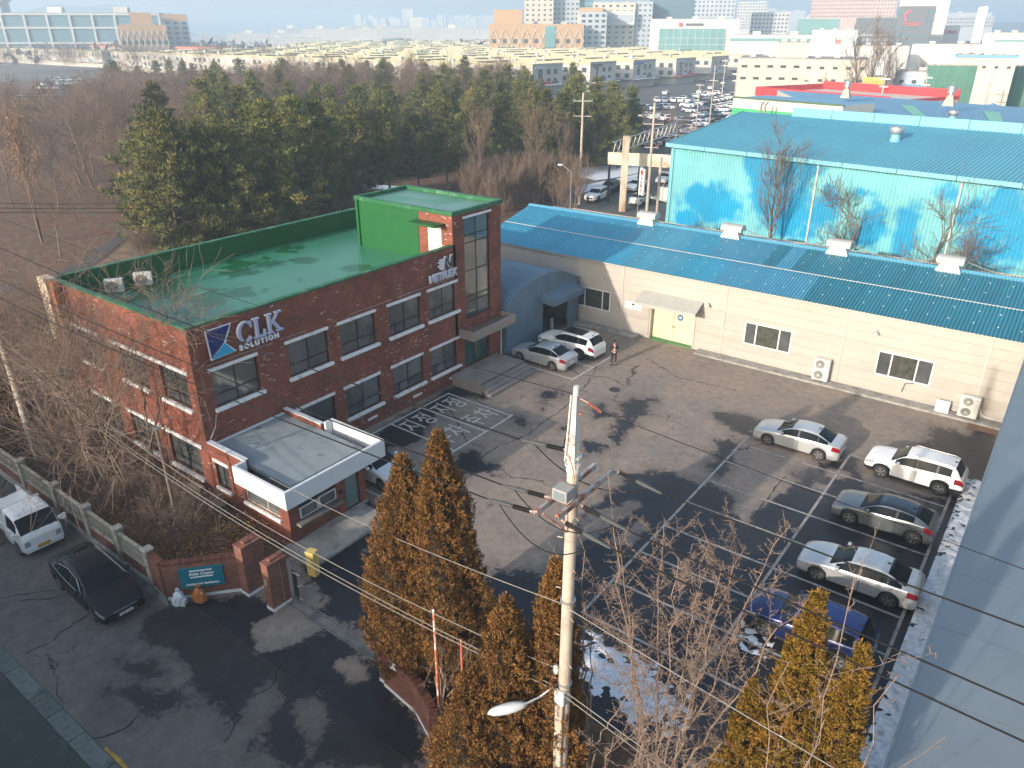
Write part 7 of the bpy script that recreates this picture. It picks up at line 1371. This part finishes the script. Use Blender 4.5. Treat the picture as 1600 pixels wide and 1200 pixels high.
p = far(965,596,22); t = empty('billboard', (p.x,p.y,p.z), 'wide billboard on the front of the broad cream office block', 'billboard', rz=-math.atan2(p.x,p.y)); MB().box(-12,12,-.6,0,-7,2).build('panel', M_wht, t); MB().box(-10.5,10.5,-.8,-.6,-5,-.5).build('picture', M_gry, t)
block(1240,430,60,26,55,M_wht,'long low white building with a band of teal windows',20,1,wm=M_gl,ww=1,wh=.4)
t, h = block(1305,400,19,22,47,M_wht,'white building carrying red kt letters'); link('sign_letter', text_mesh('kt', 3.2, .1, sign_ms[3], .06), t, loc=(2,-.3,h-4.5), rot=(R(90),0,0))
t, h = block(1205,262,19,26,92,M_crm,'cream factory with ribbed wall and small paired windows behind the red parapet',5,2,ww=.45,wh=.22)
block(1240,266,9.5,20,67,M_crm,'taller windowless cream part of the factory behind the red parapet'); block(1307,255,18,26,94,M_crm,'long cream factory wall right of the leafless poplars',5,2,ww=.35,wh=.22); block(1380,300,16,20,72,M_wht,'white industrial hall with a pipe on its roof left of the slate tower')
t, h = block(1378,470,24,30,28,M_slate,'dark grey store front with long rows of white lettering'); link('sign_letter', text_mesh('Office & Life Mall', 1.7, .1, M_wht, .04), t, loc=(-3,-.3,h-8), rot=(R(90),0,0)); link('sign_letter', text_mesh('가구 문구 사무 매장 주차', 1.9, .1, M_wht, .04), t, loc=(0,-.3,h-10.5), rot=(R(90),0,0))
MB().box(-11.5,11.5,-.4,-.1,2,h-13).build('glass_front', M_bluish, t)
t, h = block(1434,440,16,20,10,M_slate,'dark slate tower with a red curved emblem and red lettering',4,9,wm=M_bluish,ww=.4,wh=.5); b = MB(); b.ext([(-2.5+2.6*math.cos(R(a_))*s_, h-4+2.4*math.sin(R(a_))*s_) for a_, s_ in [(a_,1) for a_ in range(80,250,15)]+[(a_,.72) for a_ in range(235,80,-15)]],'y',-.6,-.2); b.build('emblem', mat('emblem_red',(.6,.05,.10),.4), t)
MB().box(-5.5,5,-.35,-.22,h-9,h-.8).build('sign_panel', M_slate, t); link('sign_letter', text_mesh('안민토피스', 1.7, .1, sign_ms[3], .05), t, loc=(-.5,-.4,h-7.6), rot=(R(90),0,0))
block(1448,500,24,30,-10,M_wht,'white ribbed tower behind the slate tower',12,1,wm=M_gry,ww=.5,wh=.95)
t, h = block(1476,560,17,30,41,M_wht,'white supermarket block with red lettering reading Mart'); link('sign_letter', text_mesh('LOTTE Mart', 2.7, .1, sign_ms[3], .05), t, loc=(0,-.3,h-3), rot=(R(90),0,0))
block(1333,900,67,30,-45,M_pinkb,'big hazy pink block with many small windows on the skyline',26,12,ww=.45,wh=.45); block(1395,900,18,30,-40,M_pinkb,'narrow hazy pink block right of the big one',6,12,ww=.45,wh=.45); block(1204,820,34,30,20,M_wht,'hazy white apartment block with rows of windows',10,6); block(1176,1100,35,30,3,M_wht,'faint apartment block at the right of the skyline',10,9); block(1280,560,25,26,30,M_gl,'pale green glass hall below the pink block')
block(1505,1000,58,30,26,M_gry,'hazy long tiered block under the square roof sign',20,3); block(1537,900,8,8,11,M_wht,'small square roof sign on the hazy tiered block')
block(1441,215,10.8,9,113,mat('pale_blue_clad',(.34,.42,.50),.5,var=.04),'small pale blue clad house with two pairs of windows',4,1,ww=.35,wh=.22,band=(3.6,.9,mat('mid_blue',(.08,.26,.42),.5)))
block(1561,200,6.8,6,88,M_crm,'slender cream stair tower with two small windows',3,1,ww=.3,wh=.15,band=(.3,.5,mat('blue_edge',(.10,.28,.46),.5))); block(1528,218,9,12,87,M_crm,'cream hall with blue roof edge behind the green net',0,0,band=(.4,.5,MATS['blue_edge']))
t, h = block(1545,210,24,1.5,104,mat('green_net',(.05,.16,.12),.7,var=.2,scale=.3),'long green netted wall around the cream stair tower',name='netted_wall')
for k in range(13): MB().box(-12+k*2,-11.9+k*2,-.2,-.05,0,h).build('net_post', M_gl, t)
block(1585,300,16,20,52,M_wht,'white building with a wide window band at the right edge',1,1,wm=M_gl,ww=.6,wh=.2); block(1500,330,30,20,70,M_roofc,'low grey roofed works before the wooded ridge at the upper right')
pg = far(1572,118,150); t = empty('gable_shed', (pg.x,pg.y,0), 'white gabled shed with pale blue roof at the right edge', 'building', rz=.15); MB().ext([(-8,0),(8,0),(8,7.3),(0,10.1),(-8,7.3)],'y',0,26).build('wall', M_wht, t)
for s_ in (1,-1): b = MB(); b.add([(0,-.5,10.4),(s_*8.6,-.5,7.3),(s_*8.6,26,7.3),(0,26,10.4),(0,-.5,10.1),(s_*8.6,-.5,7.0)], [(0,1,2,3),(0,4,5,1)]); b.build('roof', mat('paler_blue',(.14,.34,.48),.5,var=.05), t)
MB().box(-2.5,-.2,-.1,.02,6.2,6.9).build('window', M_pinkb, t)
# yellow sign board, poles and poplars in the factory strip
p = far(1364,205,128); t = empty('roadside_sign', (p.x,p.y,0), 'yellow signboard with Korean lettering above a white one', 'sign', rz=.3); MB().bbox(-2.2,2.2,-.2,.2,p.z-1.6,p.z+1.0,.05).build('board', mat('sign_yellow',(.60,.46,.10),.6), t); MB().bbox(-1.9,1.9,-.2,.2,p.z-2.9,p.z-1.7,.05).build('board', M_wht, t); MB().box(-.2,.2,.2,.5,0,p.z-1.6).build('post', M_steel, t)
link('sign_letter', text_mesh('안산공업사', .8, .02, sign_ms[3]), t, loc=(0,-.23,p.z-.1), rot=(R(90),0,0))
for i, (u, v, dd, h_) in enumerate(((1095,195,200,12),(1290,110,190,12),(1345,118,200,12),(1395,108,230,14),(1415,100,240,14),(1190,120,230,11),(1460,95,300,14),(1243,118,215,10),(1502,72,420,16),(1540,60,420,16),(1078,135,290,12),(1165,118,250,11),(1430,130,190,12))):
    p = far(u, dd); t = empty('utility_pole', (p.x,p.y,0), 'distant utility pole among the factories right of the market', 'utility pole', 'distant utility poles among the factories'); MB().tube([(0,0,0),(0,0,h_)], [.2,.14], 6).build('shaft', M_pole, t); MB().box(-1.1,1.1,-.07,.07,h_-.9,h_-.7).build('crossarm', M_steel, t); MB().box(-.9,.9,-.07,.07,h_-2.4,h_-2.2).build('crossarm', M_steel, t)
for u, dd, s in ((1262,205,1.5),(1275,207,1.7),(1288,208,1.5),(1252,206,1.0),(1300,212,1.2),(1395,300,1.2),(1340,240,1.0),(1215,215,.8)): p = far(u, dd); put_tree('bare_tree', protos_b[4+(int(u) % 3)], p.x, p.y, 0, s, 'tall reddish leafless poplar before the cream factory wall', 'leafless poplars by the cream factory')
for k in range(40): u = 1490+hr.uniform(-6,90); dd = hr.uniform(440,700); p = far(u, dd); put_tree('pine_tree', protos_p[k % 5], p.x, p.y, 0, hr.uniform(.9,1.4), 'dark hazy tree on the low ridge at the upper right', 'hazy trees at the upper right')
# far left: framed structure, driving range net, masts
t, h = block(72,760,170,40,20,M_bluish,'huge hazy blue framed building under construction at the left edge',0,0,name='construction_frame',yaw=R(44))
fm_ = mat('frame_grey',(.35,.38,.40),.7)
for k in range(11): MB().box(-85+k*17-.8,-85+k*17+.8,-1.6,-.05,0,h).build('column', fm_, t)
for z in (h*.35,h*.68,h-1): MB().box(-85,85,-1.7,-.05,z-.7,z+.7).build('beam', fm_, t)
for k in range(5): MB().box(-85+k*13,-84+k*13,-1.6,14,h,h+9).build('column', fm_, t)
MB().box(-85,-30,-1.7,14,h+8,h+10).build('beam', fm_, t)
pa, pb = far(-30,345), far(52,338); t = empty('driving_range_net', (pb.x,pb.y,0), 'tall dark green driving range net on pale masts at the left edge', 'net'); d = pa-pb; d.z = 0; M_net = mat('net_green',(.025,.11,.085),.8,var=.25,scale=.15)
t.rotation_euler = (0,0,math.atan2(d.y,d.x)); Ln = d.length; MB().box(0,Ln,-.05,.05,1.5,19).build('net', M_net, t); MB().box(0,.1,0,40,1.5,19).build('net', M_net, t)
for k in range(5): MB().tube([(k*Ln/4,-.3,0),(k*Ln/4,-.3,21)], .35, 6).build('mast', M_cablel, t)
# far skyline: low works and pale tower blocks lost in the haze
for i, (u, dd, w, vt, m_, lab) in enumerate(((440,1150,140,52,M_wht,'far hazy white works left of centre'),(535,1000,90,46,M_wht,'far hazy white works with a small upper storey'),(650,1050,150,44,M_wht,'far hazy long white factory with a square tower'),(742,1200,110,47,M_wht,'far hazy white shed right of the factory with the tower'),(500,1400,160,44,M_gry,'faint blue grey works in the haze above the market'),(600,1500,120,40,M_gry,'faint grey works in the haze, centre left'),(380,1300,170,56,M_gry,'faint grey works at the left of the market'),(460,900,60,60,M_wht,'low pale works just above the market roofs'))):
    t, h = block(u,dd,w,30,vt,m_,lab,int(w/7),2,ww=.5,wh=.3,wm=M_gry)
    if i == 2: MB().box(-8,8,6,20,h,h+12).build('tower', M_wht, t)
for i in range(26):
    u = 560+i*9+hr.uniform(-2,2); dd = 2500+hr.uniform(-200,200); p = far(u, dd, 28+hr.uniform(-5,3)-(14 if i in (8,9) else 0)); t = empty('apartment_tower', (p.x,p.y,0), 'faint apartment tower in the haze on the central skyline', 'tower', 'faint apartment towers on the central skyline', rz=.6); MB().box(-9,9,-7,7,0,p.z).build('wall', M_wht, t)
for i, (u, w) in enumerate(((1190,50),(1225,70),(1500,90),(1290,60))): block(u,1500,w,30,14+i*3,M_gry,'faint block at the right of the skyline, number of windows lost in haze'.replace('number of windows lost in haze',('leftmost','beside the apartment block','rightmost','behind the pink block')[i]),0,0)
# wooded hills
def hill(u0, u1, dist, vt, depth, m, sd):
    b = MB(); n_ = 60; vs = []
    for i in range(n_+1):
        f = i/n_; u = u0+(u1-u0)*f; p = far(u, dist, vt); hgt = max(2, p.z*(math.sin(math.pi*f)**1.2)*(1+.25*noise.noise(Vector((f*7+sd,0,0))))); q = far(u, dist+depth); r_ = far(u, max(900,dist-depth)); vs += [(r_.x,r_.y,-1),(p.x,p.y,hgt),(q.x,q.y,-1)]
    b.add(vs, [(3*i,3*i+3,3*i+4,3*i+1) for i in range(n_)]+[(3*i+1,3*i+4,3*i+5,3*i+2) for i in range(n_)]); b.build('hill', m, kind='structure', smooth=True)
M_hill = mat('hill_wood', (.05,.06,.04), .95, var=.3, scale=.01)
hill(-60,320,3000,6,700,M_hill,1); hill(380,1000,3300,36,700,M_hill,4); hill(1280,1800,2600,34,600,M_hill,7); hill(-400,200,2600,22,600,M_hill,9)
g = np.random.default_rng(3)    # town trees lost in haze between the market and the hills
n_ = 1500; us = g.uniform(0,1600,n_); ds = g.uniform(620,1700,n_); C = np.array([[*far(u,d)[:2],g.uniform(1,8)] for u, d in zip(us, ds)]); C = np.repeat(C,5,0)+g.normal(size=(n_*5,3))*np.array([6,6,1.5]); V, F = blades(C, unit(g.normal(size=C.shape)+np.array([0,0,.5])), g.uniform(3,7,len(C)), g.uniform(1.5,4,len(C)), g); link('town_trees', npmesh('town_trees', V, F, mat('town_tree',(.07,.065,.05),.95,island=.4)), kind='stuff', label='hazy scattered trees of the town between the market and the hills', cat='trees')
# ---------------------------------------------------------------- haze
hz = MB(); hz.box(-4200,900,-600,4600,-1.4,120); hm = bpy.data.materials.new('haze'); hm.use_nodes = True; n = hm.node_tree; n.nodes.remove(n.nodes['Principled BSDF']); pv = n.nodes.new('ShaderNodeVolumePrincipled')
pv.inputs['Color'].default_value = col(.66,.83,1.0); pv.inputs['Density'].default_value = .00074; pv.inputs['Anisotropy'].default_value = .25; n.links.new(pv.outputs[0], n.nodes['Material Output'].inputs['Volume']); ho = hz.build('haze', hm, kind='stuff', label='thin pale blue winter haze over the whole town', cat='haze')
print('objects', len(bpy.data.objects), 'polys', sum(len(m.polygons) for m in bpy.data.meshes))
